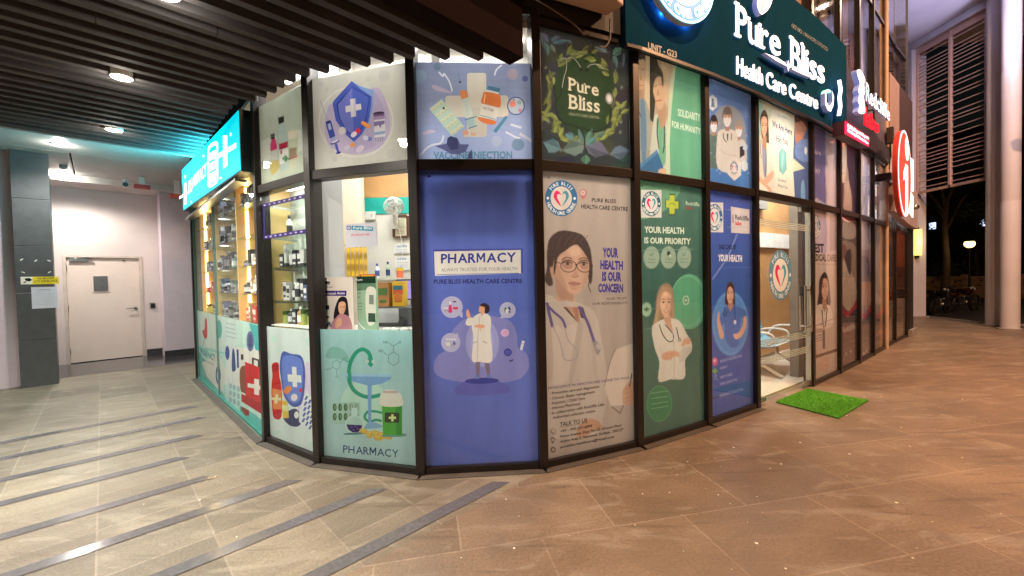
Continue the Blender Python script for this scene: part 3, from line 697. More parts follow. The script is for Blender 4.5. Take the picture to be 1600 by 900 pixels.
# ------------------------------------------------------------ service door wall, pillars, recess
Y168 = ST(-16.8)
dw = thing('service_wall', 'blush painted wall with a black skirting around the service door', 'wall', (-8.3, 8.5, 0))
D0 = U(-8.77, 8.01)[0]; D1 = U(-7.97, 8.85)[0]
wl = MB(UV45); wl.span(-2.2, D0, Y168, Y168+.2, 0, 3.6); wl.span(D1, 3.2, Y168, Y168+.2, 0, 3.6); wl.span(D0, D1, Y168, Y168+.2, 2.16, 3.6); wl.build('wall', PINK, dw)
MB(UV45).span(D1+.02, 1.1, Y168-.012, Y168-.001, 0, .14).build('skirting', GRANITE, dw)
cu0, cu1 = U(-7.3, 8.62)
MB(UV45).span(.90, 3.2, ST(-15.9), Y168-.001, 0, 3.6).build('column', mat('lilac_wall_paint', (214, 198, 205), .55, vary=.03, bump=.05), dw)
MB(UV45).span(.885, 3.2, ST(-15.9)-.014, ST(-15.9)-.001, 0, .14).build('skirting', GRANITE, dw)
MB(UV45).span(-1.30, -.93, ST(-13.9), Y168-.001, 0, 3.6).build('return_wall', mat('lilac_wall_paint', (214, 198, 205), .55), dw)
sdoor = thing('service_door', 'plain ivory service door with a small square window and lever handle', 'door', (-8.37, 8.43, 0))
MB(UV45).span(D0+.05, D1-.05, Y168+.03, Y168+.075, .015, 2.11).build('leaf', DOORP, sdoor, bevel=.004)
f = MB(UV45)
f.span(D0, D0+.05, Y168-.015, Y168+.12, 0, 2.16); f.span(D1-.05, D1, Y168-.015, Y168+.12, 0, 2.16); f.span(D0+.05, D1-.05, Y168-.015, Y168+.12, 2.11, 2.16)
f.build('door_frame', mat('door_frame_paint', (196, 182, 170), .45), sdoor, bevel=.004)
dm = (D0+D1)/2
f = MB(UV45); wx = D0+.52
f.span(wx-.13, wx+.13, Y168+.018, Y168+.029, 1.40, 1.76); vf = f.build('window_frame', DOORP, sdoor, bevel=.003)
MB(UV45).span(wx-.105, wx+.105, Y168+.012, Y168+.017, 1.425, 1.735).build('pane', mat('wired_glass', (96, 98, 98), .15, vary=.1, scale=20), vf)
h = MB(UV45); hx = D1-.13
h.lathe([(.028, -.012), (.028, 0)], (hx, Y168+.029, 1.05), 14, ax='Y'); h.tube([(hx, Y168+.03, 1.05), (hx, Y168-.03, 1.05), (hx-.14, Y168-.03, 1.05)], .011, 8)
h.build('handle', STEEL, sdoor, smooth=True)
c = MB(UV45); c.span(D0+.09, D0+.34, Y168-.02, Y168+.028, 2.03, 2.10); c.bar((D0+.2, Y168-.03, 2.105), (D0+.42, Y168-.06, 2.125), .03, .012); c.bar((D0+.42, Y168-.06, 2.125), (D0+.33, Y168-.016, 2.13), .03, .012)
c.build('door_closer', STEEL, sdoor, bevel=.003)
for z in (.25, 1.1, 1.9): MB(UV45).tube([(D0+.05, Y168+.02, z-.05), (D0+.05, Y168+.02, z+.05)], .012, 8).build('hinge', STEEL, sdoor)
tag(MB(UV45).span(D1-.30, D1-.275, Y168-.002, Y168+.028, 2.05, 2.075).build('door_stop_sensor', BLACK, sdoor))
rd = thing('card_reader', 'small black card reader on the wall right of the service door', 'card reader', (-7.87, 8.95, 1.08))
ru = U(-7.87, 8.95)[0]
MB(UV45).span(ru-.05, ru+.05, Y168-.012, Y168-.001, 1.02, 1.15).build('plate', mat('grey_plate', (150, 146, 140), .4), rd, bevel=.003)
MB(UV45).span(ru-.03, ru+.04, Y168-.04, Y168-.013, 1.04, 1.13).build('reader', BLACK, rd, bevel=.006)
# dark tiled pillar
pu0, pu1, ps = U(-7.44, 6.17)[0], U(-7.28, 6.5)[0], ST(-13.62)
pil = thing('tiled_pillar', 'dark grey tiled square pillar with a notice and torn tape marks', 'pillar', (-7.4, 6.3, 0))
PT = mat('dark_stone_tile', (78, 79, 80), .28, vary=.12, scale=9)
for z0, z1 in ((0, .72), (.724, 1.44), (1.444, 2.16), (2.164, 2.88), (2.884, 3.6)): MB(UV45).span(pu0-.02, pu1+.02, ps, ps+.24, z0, z1).build('tile', PT, pil, bevel=.003)
mk = MB(UV45); rs = random.Random(2)
for q, (px, py) in enumerate(((38, 390), (53, 391), (67, 391), (39, 405), (67, 405), (40, 418), (53, 418), (68, 418))):
    z = 1.95-(py-390)*.0128; u = pu0+.03+(px-36)/38*.36; a = rs.uniform(-40, 40)
    ca, sa = math.cos(R(a)), math.sin(R(a)); l, t = .022, .009
    mk.add([(u+x*ca-z_*sa, ps-.002, z+x*sa+z_*ca) for x, z_ in ((-l, -t), (l, -t*.4), (l*.8, t), (-l*.6, t*.8))], [(0, 1, 2, 3)])
mk.build('tape_mark', mat('tape_white', (225, 220, 210), .6), pil)
# dark recess left of the pillar
rc = thing('recess_wall', 'dim grey wall in the recess left of the tiled pillar', 'wall', (-9.2, 6.0, 0))
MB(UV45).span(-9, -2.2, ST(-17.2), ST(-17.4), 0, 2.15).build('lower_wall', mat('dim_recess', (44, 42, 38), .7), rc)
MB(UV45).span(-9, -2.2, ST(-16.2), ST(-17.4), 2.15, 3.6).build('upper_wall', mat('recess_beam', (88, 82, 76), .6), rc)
MB(UV45).span(-9, -2.2, ST(-17.16), ST(-17.199), 0, .12).build('skirting', GRANITE, rc)
# ceiling devices
def bullet(v, aim, label):
    t = thing('security_camera', label, 'security camera', v); a = (Vector(aim)-v).normalized()
    b = MB(); b.tube([v-a*.02, v+a*.16], .045, 14); b.build('body', WHITE, t, smooth=True)
    b = MB(); b.tube([v+a*.161, v+a*.166], .041, 14); b.build('lens', BLACK, t)
    b = MB(); b.tube([v, v+Vector((0, 0, .05)), v-a*.08+Vector((0, 0, .09))], .016, 8); b.lathe([(.045, .085), (.045, .11)], v-a*.08, 14); b.build('bracket', WHITE, t, smooth=True)
v = aty(196, 289, 7.6); bullet(v, (-1, 1, 2.3), 'white bullet camera hanging over the service door')
for px, py, yy, lb in ((222, 292, 7.9, 'red sounder box on the ceiling beside the white camera'), (277, 307, 7.9, 'red sounder box on the ceiling beside the turquoise sign')):
    v = aty(px, py, yy); t = thing('alarm_sounder', lb, 'alarm', v)
    MB(Matrix.Translation(v) @ UV45).box((0, 0, 0), (.24, .09, .08)).build('case', mat('alarm_red', (190, 60, 55), .4), t, bevel=.01)
    MB(Matrix.Translation(v) @ UV45).span(-.04, .04, -.03, .03, .04, .3).build('mount', WHITE, t)

# ------------------------------------------------------------ right side: piers, louvre, high ceiling
hc = thing('high_ceiling', 'lavender lit smooth ceiling high over the right walkway', 'ceiling', (10, 6, 8.4))
MB().prism([(.5, 2.2), (2.2, -7), (24, -7), (16, 12.4), (12.75, 13.3), (9.0, 12.6), (8.9, 9.0), (2.7, 4.3)], 8.5, 8.8).build('soffit', PIER, hc)
MB().span(12.5, 12.95, 7.0, 13.2, 8.3, 8.499).build('drop_beam', PIER, hc, bevel=.01)
for q, (x, y, e, c) in enumerate(((3.4, .6, 520, (1, .58, .33)), (8.9, 2.6, 1350, (1, .53, .27)), (10.4, 7.9, 230, (1, .66, .48)))):
    MB().lathe([(.2, 8.42), (.22, 8.5)], (x, y, 0), 20).build('floodlight', mat('lamp_housing', (60, 60, 60), .4), hc)
    lamp('flood', 'AREA', (x, y, 8.40), e, c, .15, parent=hc)
lamp('pier_light', 'AREA', (10.9, 8.1, 8.3), 125, (.66, .64, 1.0), .3, target=(12.5, 11.2, 4.0), parent=hc)
MB().lathe([(.14, 8.33), (.16, 8.5)], (10.9, 8.1, 0), 16).build('floodlight', mat('lamp_housing', (60, 60, 60), .4), hc)
t = thing('round_column', 'unseen round column made up beyond the right edge to carry a soffit light', 'column', (11.9, 8.7, 0))  # unseen column made up to hold the lamp that brightens the soffit
MB().lathe([(.165, 0), (.165, 8.5)], (11.9, 8.7, 0), 32).build('shaft', PIER, t, smooth=True)
MB().lathe([(.10, 4.9), (.13, 5.05)], (11.62, 8.72, 0), 16).build('added_uplight', mat('lamp_housing', (60, 60, 60), .4), t)
lamp('added_beam', 'SPOT', (11.6, 8.75, 5.1), 750, (.70, .64, 1.0), .15, target=(10.9, 11.2, 8.6), spot=58, blend=.9, parent=t)
p1 = thing('square_pier', 'pale lavender square pier behind the orange round sign', 'pillar', (12.74, 12.95, 0))
MB().span(12.5, 12.95, 12.80, 13.2, 0, 8.3).build('shaft', PIER, p1, bevel=.01)
MB().span(12.44, 13.0, 12.75, 13.25, 0, .05).build('base', mat('kerb_stone', (150, 142, 135), .7), p1)
for (x, y, r, lb) in ((12.52, 10.62, .165, 'slimmer of the two round lavender columns, next to the louvre'), (12.08, 9.93, .165, 'thicker of the two round lavender columns, at the pavement edge')):
    t = thing('round_column', lb, 'column', (x, y, 0))
    b = MB(); b.lathe([(r, 0), (r, 3.1), (r*.997, 3.104), (r, 3.108), (r, 6.2), (r*.997, 6.204), (r, 6.208), (r, 8.5)], (x, y, 0), 40); b.build('shaft', PIER, t, smooth=True)
    MB().lathe([(r+.05, 0), (r+.05, .03), (r, .035)], (x, y, 0), 32).build('base_ring', mat('kerb_stone', (150, 142, 135), .7), t)
WOODL = mat('louvre_wood', (205, 172, 158), .5, vary=.1)
lv = thing('louvre_screen', 'tall louvre screen of thin pink brown slats between two lavender supports', 'louvre', (12.66, 11.8, 3.9))
f = MB(); 
for y in (10.93, 11.83, 12.77): f.span(12.62, 12.70, y-.03, y+.03, 3.85, 8.3)
f.span(12.62, 12.70, 10.96, 12.74, 3.85, 3.92); f.build('frame', WOODL, lv)
rs = random.Random(9); zs = []; z = 4.02
while z < 8.15:
    zs.append(z); z += rs.choice((.10, .11, .13, .18, .22))
for z in zs[:48]:
    b = MB()
    for y0, y1 in ((10.96, 11.80), (11.86, 12.74)): b.box((12.66, (y0+y1)/2, z), (.02, y1-y0, .024))
    b.build('slat', WOODL, lv)
MB().span(12.64, 12.69, 10.96, 12.74, 8.12, 8.3).build('top_board', WOODL, lv)
l2 = thing('louvre_screen', 'brown louvre panel cut off by the right edge of the picture, up high', 'louvre', (12.2, 8.6, 6.9))
b = MB()
for k in range(14): b.box((12.25, 8.9, 6.75+k*.12), (.05, 1.3, .03))
b.span(12.2, 12.3, 9.55, 9.63, 6.7, 8.5); b.span(12.2, 12.3, 8.2, 9.55, 6.62, 6.70); b.build('slats', mat('brown_louvre', (150, 110, 98), .5), l2)
wl = thing('wall_lamp', 'glowing yellow tube lamp on the pale square pier', 'wall lamp', (12.5, 12.74, 2.4))
MB().tube([(12.62, 12.72, 1.95), (12.62, 12.72, 2.75)], .085, 14).build('diffuser', glow('yellow_tube', (255, 225, 110), 2.2), wl, smooth=True)
MB().span(12.58, 12.66, 12.73, 12.80, 1.88, 2.82).build('bracket', BLACK, wl)
lamp('tube_glow', 'POINT', (12.55, 12.5, 2.35), 6, (1, .85, .45), .1, parent=wl)

# ------------------------------------------------------------ the dark street beyond
tag(MB().add([(14, -30, -.152), (40, -30, -.152), (40, 90, -.152), (14, 90, -.152)], [(0, 1, 2, 3)]).build('road', mat('road_asphalt', (54, 50, 48), .75, vary=.2, bump=.3)), kind='structure')
bwl = thing('boundary_wall', 'low weathered boundary wall across the dark street', 'wall', (27, 24, 0))
WM = mat('weathered_plaster', (150, 118, 92), .85, vary=.4, scale=3, bump=.3)
def street_wall(x0, x1):
    b = MB(); d = (Vector((31, 17, 0))-Vector((20, 31.5, 0))).normalized()
    A = Vector((20, 31.5, 0)); 
    for k in range(9):
        a = A+d*(k*2.02); e = A+d*(k*2.02+1.8); b.bar((a.x, a.y, .42), (e.x, e.y, .42), .2, 1.15)
    b.build('wall', WM, bwl); b = MB()
    for k in range(10):
        a = A+d*(k*2.02-.11); b.box((a.x, a.y, .5), (.3, .3, 1.35), rz=math.atan2(d.y, d.x))
    b.build('pier', WM, bwl); b = MB()
    for k in range(9):
        a = A+d*(k*2.02); e = A+d*(k*2.02+1.8); b.bar((a.x, a.y, 1.03), (e.x, e.y, 1.03), .28, .07)
    b.build('coping', mat('coping_stone', (170, 140, 110), .8, vary=.3), bwl)
street_wall(0, 0)
def lamppost(v, h):
    t = thing('street_lamp', 'street lamp with a glowing warm globe beyond the pavement', 'street lamp', v)
    MB().tube([v, v+Vector((0, 0, h*.4)), v+Vector((0, 0, h))], [.06, .045, .035], 10).build('pole', BLACK, t, smooth=True)
    MB().lathe([(.1, 0), (.12, .08), (.06, .35)], v, 12).build('base', BLACK, t)
    MB().sphere(v+Vector((0, 0, h+.16)), .19, 16).build('lamp_globe', glow('warm_globe', (255, 206, 125), 5), t, smooth=True)
    MB().lathe([(.2, h+.27), (.08, h+.42), (.02, h+.46)], v, 14).build('cap', BLACK, t)
    lamp('globe_light', 'POINT', v+Vector((0, 0, h+.1)), 40, (1, .76, .42), .18, parent=t)
lv_ = aty(1515, 381, 19.5); lamppost(Vector((lv_.x, 19.5, -.15)), lv_.z+.15-.16)
LEAF = mat('night_leaf', (70, 84, 48), .6, vary=.35, scale=2)
BARK = mat('bark', (88, 74, 60), .85, vary=.3, bump=.5)
def tree(v, h, r, n, label, seed):
    rr = random.Random(seed); t = thing('tree', label, 'tree', v)
    b = MB(); top = v+Vector((.2, .1, h*.62)); b.tube([v, v+Vector((.05, .02, h*.25)), v+Vector((.02, .1, h*.45)), top], [.17, .14, .12, .08], 10)
    for k in range(7):
        a = k*.9; b.tube([v+Vector((.05, .05, h*(.42+.03*k))), v+Vector((math.cos(a)*r*.4, math.sin(a)*r*.4, h*(.6+.03*k))), v+Vector((math.cos(a)*r*.75, math.sin(a)*r*.75, h*(.68+.04*k)))], [.07, .045, .02], 6)
    b.build('trunk', BARK, t, smooth=True)
    b = MB(); cl = [(v+Vector((rr.gauss(0, r*.45), rr.gauss(0, r*.45), h*.78+rr.gauss(0, h*.11))), rr.uniform(.3, .75)) for _ in range(26)]
    for k in range(n):
        c, q = rr.choice(cl); p = c+Vector((rr.gauss(0, q*.5), rr.gauss(0, q*.5), rr.gauss(0, q*.4))); s = rr.uniform(.05, .11)
        d = Vector((rr.gauss(0, 1), rr.gauss(0, 1), rr.gauss(0, .5))).normalized(); e = d.orthogonal().normalized()*s*.45
        b.add([p-d*s, p+e, p+d*s, p-e], [(0, 1, 2, 3)])
    b.build('crown', LEAF, t)
v = aty(1478, 400, 20.5); tree(Vector((v.x, 20.5, -.15)), 8.5, 2.0, 5000, 'slender street tree with a pale trunk left of the street lamp', 1)
v = aty(1530, 400, 27); tree(Vector((v.x+1, 28, -.15)), 6.0, 2.4, 5000, 'low bushy tree behind the wall right of the street lamp', 2)
def shrub(v, r, n, label, seed):
    rr = random.Random(seed); t = thing('shrub', label, 'shrub', v); b = MB()
    for k in range(5): b.tube([v, v+Vector((rr.gauss(0, .2), rr.gauss(0, .2), r*.9))], [.03, .012], 5)
    b.build('stem', BARK, t); b = MB()
    for k in range(n):
        p = v+Vector((rr.gauss(0, r*.5), rr.gauss(0, r*.5), abs(rr.gauss(r*.7, r*.35)))); s = rr.uniform(.05, .12)
        d = Vector((rr.gauss(0, 1), rr.gauss(0, 1), rr.gauss(0, .7))).normalized(); e = d.orthogonal().normalized()*s*.4
        b.add([p-d*s, p+e, p+d*s, p-e], [(0, 1, 2, 3)])
    b.build('foliage', LEAF, t)
v = aty(1502, 428, 24.5); shrub(Vector((v.x, 25.5, .2)), 1.3, 1500, 'leafy shrub rising behind the boundary wall', 4)
# far building with two lit windows
fbld = thing('far_building', 'unlit distant building with two small lit windows', 'building', (40, 37, 0))
FD = mat('night_facade', (58, 52, 48), .9)
b = MB(Matrix.Translation((40, 37, 0)) @ Matrix.Rotation(R(-45), 4, 'Z')); b.span(-16, 16, 0, 8, -.16, 14); b.build('wall', FD, fbld)
for px, py in ((1457, 353), (1537, 348)):
    A, B_ = Vector((40, 37)), Vector((40+math.cos(R(-45)), 37+math.sin(R(-45)))); q = onwall(A, B_, px, py)
    Mq = Matrix.Translation(q) @ Matrix.Rotation(R(-45), 4, 'Z')
    fr = MB(Mq).span(-.45, .45, -.08, .02, -.5, .5).build('window', mat('night_frame', (30, 28, 28), .6), fbld)
    MB(Mq).span(-.22, .22, -.10, -.085, -.3, .3).build('pane', glow('far_window', (200, 215, 255), 2.0), fr)
def moto(v, rz, body, label):
    t = thing('motorbike', label, 'motorbike', v, 'motorbikes parked on the street', rz); M = MW[t]
    for x in (-.62, .62):
        w = MB(M); n = 22
        prof = [(.30*math.cos(2*math.pi*k/n), .30*math.sin(2*math.pi*k/n)) for k in range(n+1)]
        w.tube([(x+a, 0, .30+c) for a, c in prof], .048, 8); wo = w.build('wheel', mat('tyre', (24, 24, 24), .8), t, smooth=True)
        h = MB(M); h.lathe([(.05, -.05), (.05, .05)], (x, 0, .3), 10, ax='Y')
        for k in range(6): a = k*math.pi/3; h.tube([(x, 0, .3), (x+.27*math.cos(a), 0, .3+.27*math.sin(a))], .009, 5)
        h.build('rim', STEEL, wo)
    b = MB(M); b.tube([(.62, .06, .3), (.45, .06, .75), (.4, .05, .92)], .022, 7); b.tube([(.62, -.06, .3), (.45, -.06, .75), (.4, -.05, .92)], .022, 7); b.build('fork', STEEL, t, smooth=True)
    b = MB(M); b.tube([(.38, -.33, 1.0), (.42, -.12, .97), (.42, .12, .97), (.38, .33, 1.0)], .014, 7); b.build('handlebar', BLACK, t, smooth=True)
    b = MB(M); b.sphere((.15, 0, .76), (.27, .14, .15), 16); b.sphere((-.5, 0, .68), (.24, .1, .1), 12); b.build('body', body, t, smooth=True)
    b = MB(M); b.slabs([(-.72, .78), (-.1, .74), (.0, .79), (-.1, .84), (-.66, .90)], -.12, .12); b.build('seat', BLACK, t, bevel=.02)
    b = MB(M); b.box((.02, 0, .42), (.36, .2, .3)); b.lathe([(.09, -.14), (.09, .14)], (.05, 0, .36), 12, ax='Y'); b.build('engine', STEEL, t, bevel=.02)
    b = MB(M); b.tube([(.1, .12, .3), (-.3, .14, .28), (-.75, .14, .36)], [.02, .03, .04], 8); b.build('exhaust', STEEL, t, smooth=True)
    b = MB(M); b.lathe([(.085, 0), (.07, -.09), (.02, -.13)], (.52, 0, .86), 14, ax='X'); b.build('headlight', mat('lamp_glass', (220, 220, 215), .1), t, smooth=True)
    for s in (-1, 1):
        b = MB(M); b.tube([(.4, s*.25, 1.0), (.38, s*.3, 1.16)], .007, 5); b.sphere((.38, s*.31, 1.19), (.02, .06, .04), 10); b.build('mirror', BLACK, t, smooth=True)
v = gp(1468, 484); moto(Vector((v.x, v.y, -.15)), R(25), mat('bike_black', (30, 30, 34), .3), 'dark parked motorbike left of the other, nearer the pale pier')
v = gp(1506, 480); moto(Vector((v.x, v.y, -.15)), R(15), mat('bike_red', (70, 34, 32), .3), 'parked motorbike with pale mirrors under the street lamp')
# ------------------------------------------------------------ illuminated signs
GW = glow('lit_white', (255, 252, 250), 1.25); GSIDE = glow('lit_side', (150, 170, 235), .16)
def letters(shapes):                            # splits lettering into its letters (a dot stays with its stem)
    out = []
    for V, F in shapes:
        up = list(range(len(V)))
        def fd(i):
            while up[i] != i: i = up[i]
            return i
        for f in F:
            for i in f[1:]: up[fd(i)] = fd(f[0])
        gr = {}
        for f in F: gr.setdefault(fd(f[0]), []).append(f)
        gs_ = [[min(V[i][0] for f in fs for i in f), max(V[i][0] for f in fs for i in f), fs] for fs in gr.values()]
        gs_.sort(key=lambda g: g[0]); mg = []
        for g in gs_:
            if mg and min(g[1], mg[-1][1])-max(g[0], mg[-1][0]) > .45*min(g[1]-g[0], mg[-1][1]-mg[-1][0]): mg[-1][1] = max(mg[-1][1], g[1]); mg[-1][2] = mg[-1][2]+g[2]
            else: mg.append(g)
        for a, b, fs in mg:
            ids = sorted({i for f in fs for i in f}); ix = {q: k for k, q in enumerate(ids)}
            out.append(([V[i] for i in ids], [tuple(ix[i] for i in f) for f in fs]))
    return out
def ext(name, mats, parent, place, shapes, depth=.03, lift=0.0, split=False):
    """shapes: list of (vertices, faces) in sign pixels; every vertex is carried onto the sign face and pulled back by depth"""
    if split:
        for sh in letters(shapes): ext('letter', mats, parent, place, [sh], depth, lift)
        return
    mats = list(mats) if isinstance(mats, (list, tuple)) else [mats]
    if mats[0] is GW and depth > .025: mats = [GW, GSIDE]
    b = MB()
    for V, F in shapes:
        fr = []; bk = []
        for x, y in V:
            p, n = place(x, y); fr.append(p+n*(depth+lift)); bk.append(p+n*lift)
        k = len(V); edges = {}
        fs = [tuple(f) for f in F]
        for f in fs:
            for i in range(len(f)):
                e = (f[i], f[(i+1) % len(f)])
                if (e[1], e[0]) in edges: del edges[(e[1], e[0])]
                else: edges[e] = 1
        fs += [(a, a+k, c+k, c) for a, c in edges]
        nf = len(F); b.add(fr+bk, fs); b.m[-len(fs)+nf:] = [1 if len(mats) > 1 else 0]*(len(fs)-nf)
    return b.build(name, mats, parent)
def txt(t, a, c, h, bold=.02, G=None, up=(0, -1)):
    V, F, w = G or glyphs(t, bold, 3)
    hy = h if isinstance(h, tuple) else (h, h)
    return ([(a[0]+(c[0]-a[0])*u+up[0]*(hy[0]+(hy[1]-hy[0])*u)*v, a[1]+(c[1]-a[1])*u+up[1]*(hy[0]+(hy[1]-hy[0])*u)*v) for u, v in V], F)
def pol(pts): return (list(pts), [tuple(range(len(pts)))])
def ring(x, y, rx, ry, wx, n=40, a0=0, a1=360):
    V = []; F = []
    for i in range(n+1):
        a = R(a0+(a1-a0)*i/n); V += [(x+rx*math.cos(a), y+ry*math.sin(a)), (x+(rx-wx)*math.cos(a), y+(ry-wx*ry/rx)*math.sin(a))]
        if i: F.append((2*i-2, 2*i, 2*i+1, 2*i-1))
    return (V, F)
def disc(x, y, rx, ry, n=40): return pol([(x+rx*math.cos(2*math.pi*i/n), y+ry*math.sin(2*math.pi*i/n)) for i in range(n)])

# turquoise pharmacy sign over the lit cabinet
M0, w0 = bay(0)
tq = [(.10, 2.67), (w0-.07, 2.56), (w0-.07, 3.14), (.10, 3.32)]
ts = thing('lit_pharmacy_sign', 'turquoise lit PHARMACY sign with white capsule and crosses over the yellow cabinet', 'sign', M0 @ Vector((1.9, -.08, 2.6)))
MB(M0).slabs(tq, -.12, -.012).build('box', mat('teal_box', (14, 40, 44), .5), ts)
inset = [(.115, 2.685), (w0-.085, 2.575), (w0-.085, 3.125), (.115, 3.302)]
MB(M0).slabs(inset, -.126, -.121).build('face', glow('lit_turquoise', (0, 205, 222), 1.15), ts)
hq = solve8([(285, 265), (392, 170), (395, 262), (288, 325)], [(0, 1), (1, 1), (1, 0), (0, 0)])
n0 = -(M0.to_3x3() @ Vector((0, 1, 0)))
def tplace(x, y):
    x = 280+x/5.623; y = 170+y/5.623
    h = hq; q = h[6]*x+h[7]*y+1; u, v = (h[0]*x+h[1]*y+h[2])/q, (h[3]*x+h[4]*y+h[5])/q
    s = .10+(w0-.17)*u; zb = 2.67+(2.56-2.67)*u; zt = 3.32+(3.14-3.32)*u
    return M0 @ Vector((s, -.127, zb+(zt-zb)*v)), n0
def pcross(x, y, r, w, sk): return [pol([(x-w, y-r+w*sk*-1), (x+w, y-r-w*sk), (x+w, y+r-w*sk), (x-w, y+r+w*sk)]), pol([(x-r*.85, y-w+r*.8*sk), (x+r*.85, y-w-r*.8*sk), (x+r*.85, y+w-r*.8*sk), (x-r*.85, y+w+r*.8*sk)])]
ext('lettering', GW, ts, tplace, [txt('PHARMACY', (110, 705), (306, 560), (88, 112), .012)], .002)
ext('cross', GW, ts, tplace, pcross(500, 360, 125, 20, .55), .002)
ext('cross', GW, ts, tplace, pcross(74, 730, 85, 11, .6), .002)
cap = []
def rr(x0, y0, x1, y1, sk, r=26):
    pts = []
    for cx, cy, a0 in ((x1-r, y1-r, 0), (x0+r, y1-r, 90), (x0+r, y0+r, 180), (x1-r, y0+r, 270)):
        for t in (0, 22, 45, 67, 90): pts.append((cx+r*math.cos(R(a0+t)), cy+r*math.sin(R(a0+t))))
    return [(x, y-(x-x0)*sk) for x, y in pts]
o = rr(318, 312, 428, 672, .5, 40); i_ = rr(333, 335, 414, 648, .5, 30); n = len(o)
cap.append((o+i_, [(k, (k+1) % n, n+(k+1) % n, n+k) for k in range(n)]))
cap.append(pol(rr(340, 375, 408, 440, .5, 6))); cap.append(pol(rr(340, 462, 408, 528, .5, 6))); cap.append(pol(rr(350, 560, 398, 612, .5, 6)))
o = rr(343, 545, 407, 628, .5, 8); i_ = rr(348, 551, 402, 622, .5, 7); cap.append((o+i_, [(k, (k+1) % n, n+(k+1) % n, n+k) for k in range(n)]))
ext('capsule', GW, ts, tplace, cap, .002)
ext('dot', GW, ts, tplace, [disc(275, 400, 9, 11), disc(452, 575, 10, 9), disc(140, 790, 7, 8), disc(555, 215, 7, 14), disc(70, 590, 9, 14)], .002)
MB(M0).span(.2, w0-.34, -.12, -.02, 2.52, 2.545).build('lower_rail', STEEL, ts)
lamp('sign_glow', 'AREA', M0 @ Vector((w0*.4, -.22, 3.0)), 110, (.04, .78, .95), 3.0, target=M0 @ Vector((w0*.4, -.75, 3.6)), parent=ts, sy=.3)

# green main sign following the curve of the front
OFF = .10
def offs(d):
    out = []
    for i in range(4, 10):
        a = postdir(i) if i < 9 else math.atan2(P[9][1]-P[8][1], P[9][0]-P[8][0]); out.append(Vector((P[i][0]+math.sin(a)*d, P[i][1]-math.cos(a)*d)))
    t = .84; out[0] = out[0].lerp(out[1], t); return out
OP = offs(OFF); OB = offs(.03)
def splace(px, py):
    for i in range(5):
        A, B = OP[i], OP[i+1]; q = onwall(A, B, px, py); d = (B-A); t = (Vector((q.x, q.y))-A).dot(d)/d.length_squared
        if t <= 1 or i == 4:
            return q, Vector((d.y, -d.x, 0)).normalized()
def oplace(x, y): return splace(950+x/4.286, y/4.286)
gs = thing('main_sign', 'dark green curved sign with glowing Pure Bliss lettering and round blue logo', 'sign', (2.7, 4.4, 3.5))
b = MB()
for i in range(5):
    A, B, C, D = OP[i], OP[i+1], OB[i+1], OB[i]
    b.add([(q.x, q.y, z) for z in (3.425, 4.72) for q in (A, B, C, D)], [(3, 2, 1, 0), (4, 5, 6, 7), (0, 1, 5, 4), (2, 3, 7, 6)]+([(3, 0, 4, 7)] if i == 0 else [])+([(1, 2, 6, 5)] if i == 4 else []))
b.build('face', GREEN, gs)
b = MB()
for i in range(5): b.bar((OP[i].x, OP[i].y, 3.41), (OP[i+1].x, OP[i+1].y, 3.41), .03, .028)
b.build('lower_trim', FRAME, gs)
LN = lambda a, b, w: pol([(a[0], a[1]-w/2), (b[0], b[1]-w/2), (b[0], b[1]+w/2), (a[0], a[1]+w/2)])
sc = 1.0
ext('lettering', GW, gs, oplace, [txt('Pure', (845, 246), (1140, 385), (226, 190), G=serif('Pure', .004))], .014, .012, True)
ext('lettering', GW, gs, oplace, [txt('Bliss', (1212, 470), (1436, 566), (222, 170), G=serif('Bliss', .004))], .014, .012, True)
ext('lettering', GW, gs, oplace, [txt('Health Care Centre', (850, 500), (1392, 735), (124, 88), .006)], .014, .012, True)
ext('underline', GW, gs, oplace, [pol([(1010, 372), (1100, 405), (1152, 440), (1150, 456), (1090, 425)]), pol([(1195, 460), (1260, 488), (1320, 533), (1255, 508), (1195, 480)])], .04, .02)
ext('star', GW, gs, oplace, [pol([(1168, 418), (1176, 448), (1192, 464), (1176, 468), (1168, 496), (1162, 464), (1148, 450), (1162, 444)])], .04, .02)
ext('leaf', GW, gs, oplace, [pol(spline([(975, 118), (952, 60), (962, 0), (1000, -40), (1052, -50), (1054, 20), (1035, 75), (1005, 110)], 4))], .05, .02)
ext('leaf_vein', mat('leaf_green', (40, 110, 80), .4), gs, oplace, [pol([(976, 112), (980, 80), (1000, 40), (1020, 28), (1000, 50), (986, 82)])], .002, .0715)
sm = [(1410, 640), (1420, 625), (1418, 690), (1432, 720), (1446, 722), (1462, 690), (1456, 620), (1470, 660), (1466, 720), (1448, 760), (1428, 752), (1412, 715)]
ext('smile', GW, gs, oplace, [pol(sm)], .05, .02)
ext('smile_dot', glow('lit_green_white', (170, 255, 210), 1.4), gs, oplace, [ring(1437, 640, 24, 30, 10, 20, 180, 330)], .04, .02)
GREYL = mat('grey_vinyl_letters', (165, 175, 172), .5)
ext('small_lettering', GREYL, gs, oplace, [txt('UNIT - G23', (268, 327), (460, 388), (46, 42), .02)], .001, .001)
ext('small_lettering', mat('faint_letters', (100, 112, 104), .5), gs, oplace, [txt('GST NO: 19AAXCP2137Q1ZD', (1230, 183), (1472, 345), (30, 24), .01)], .001, .001)
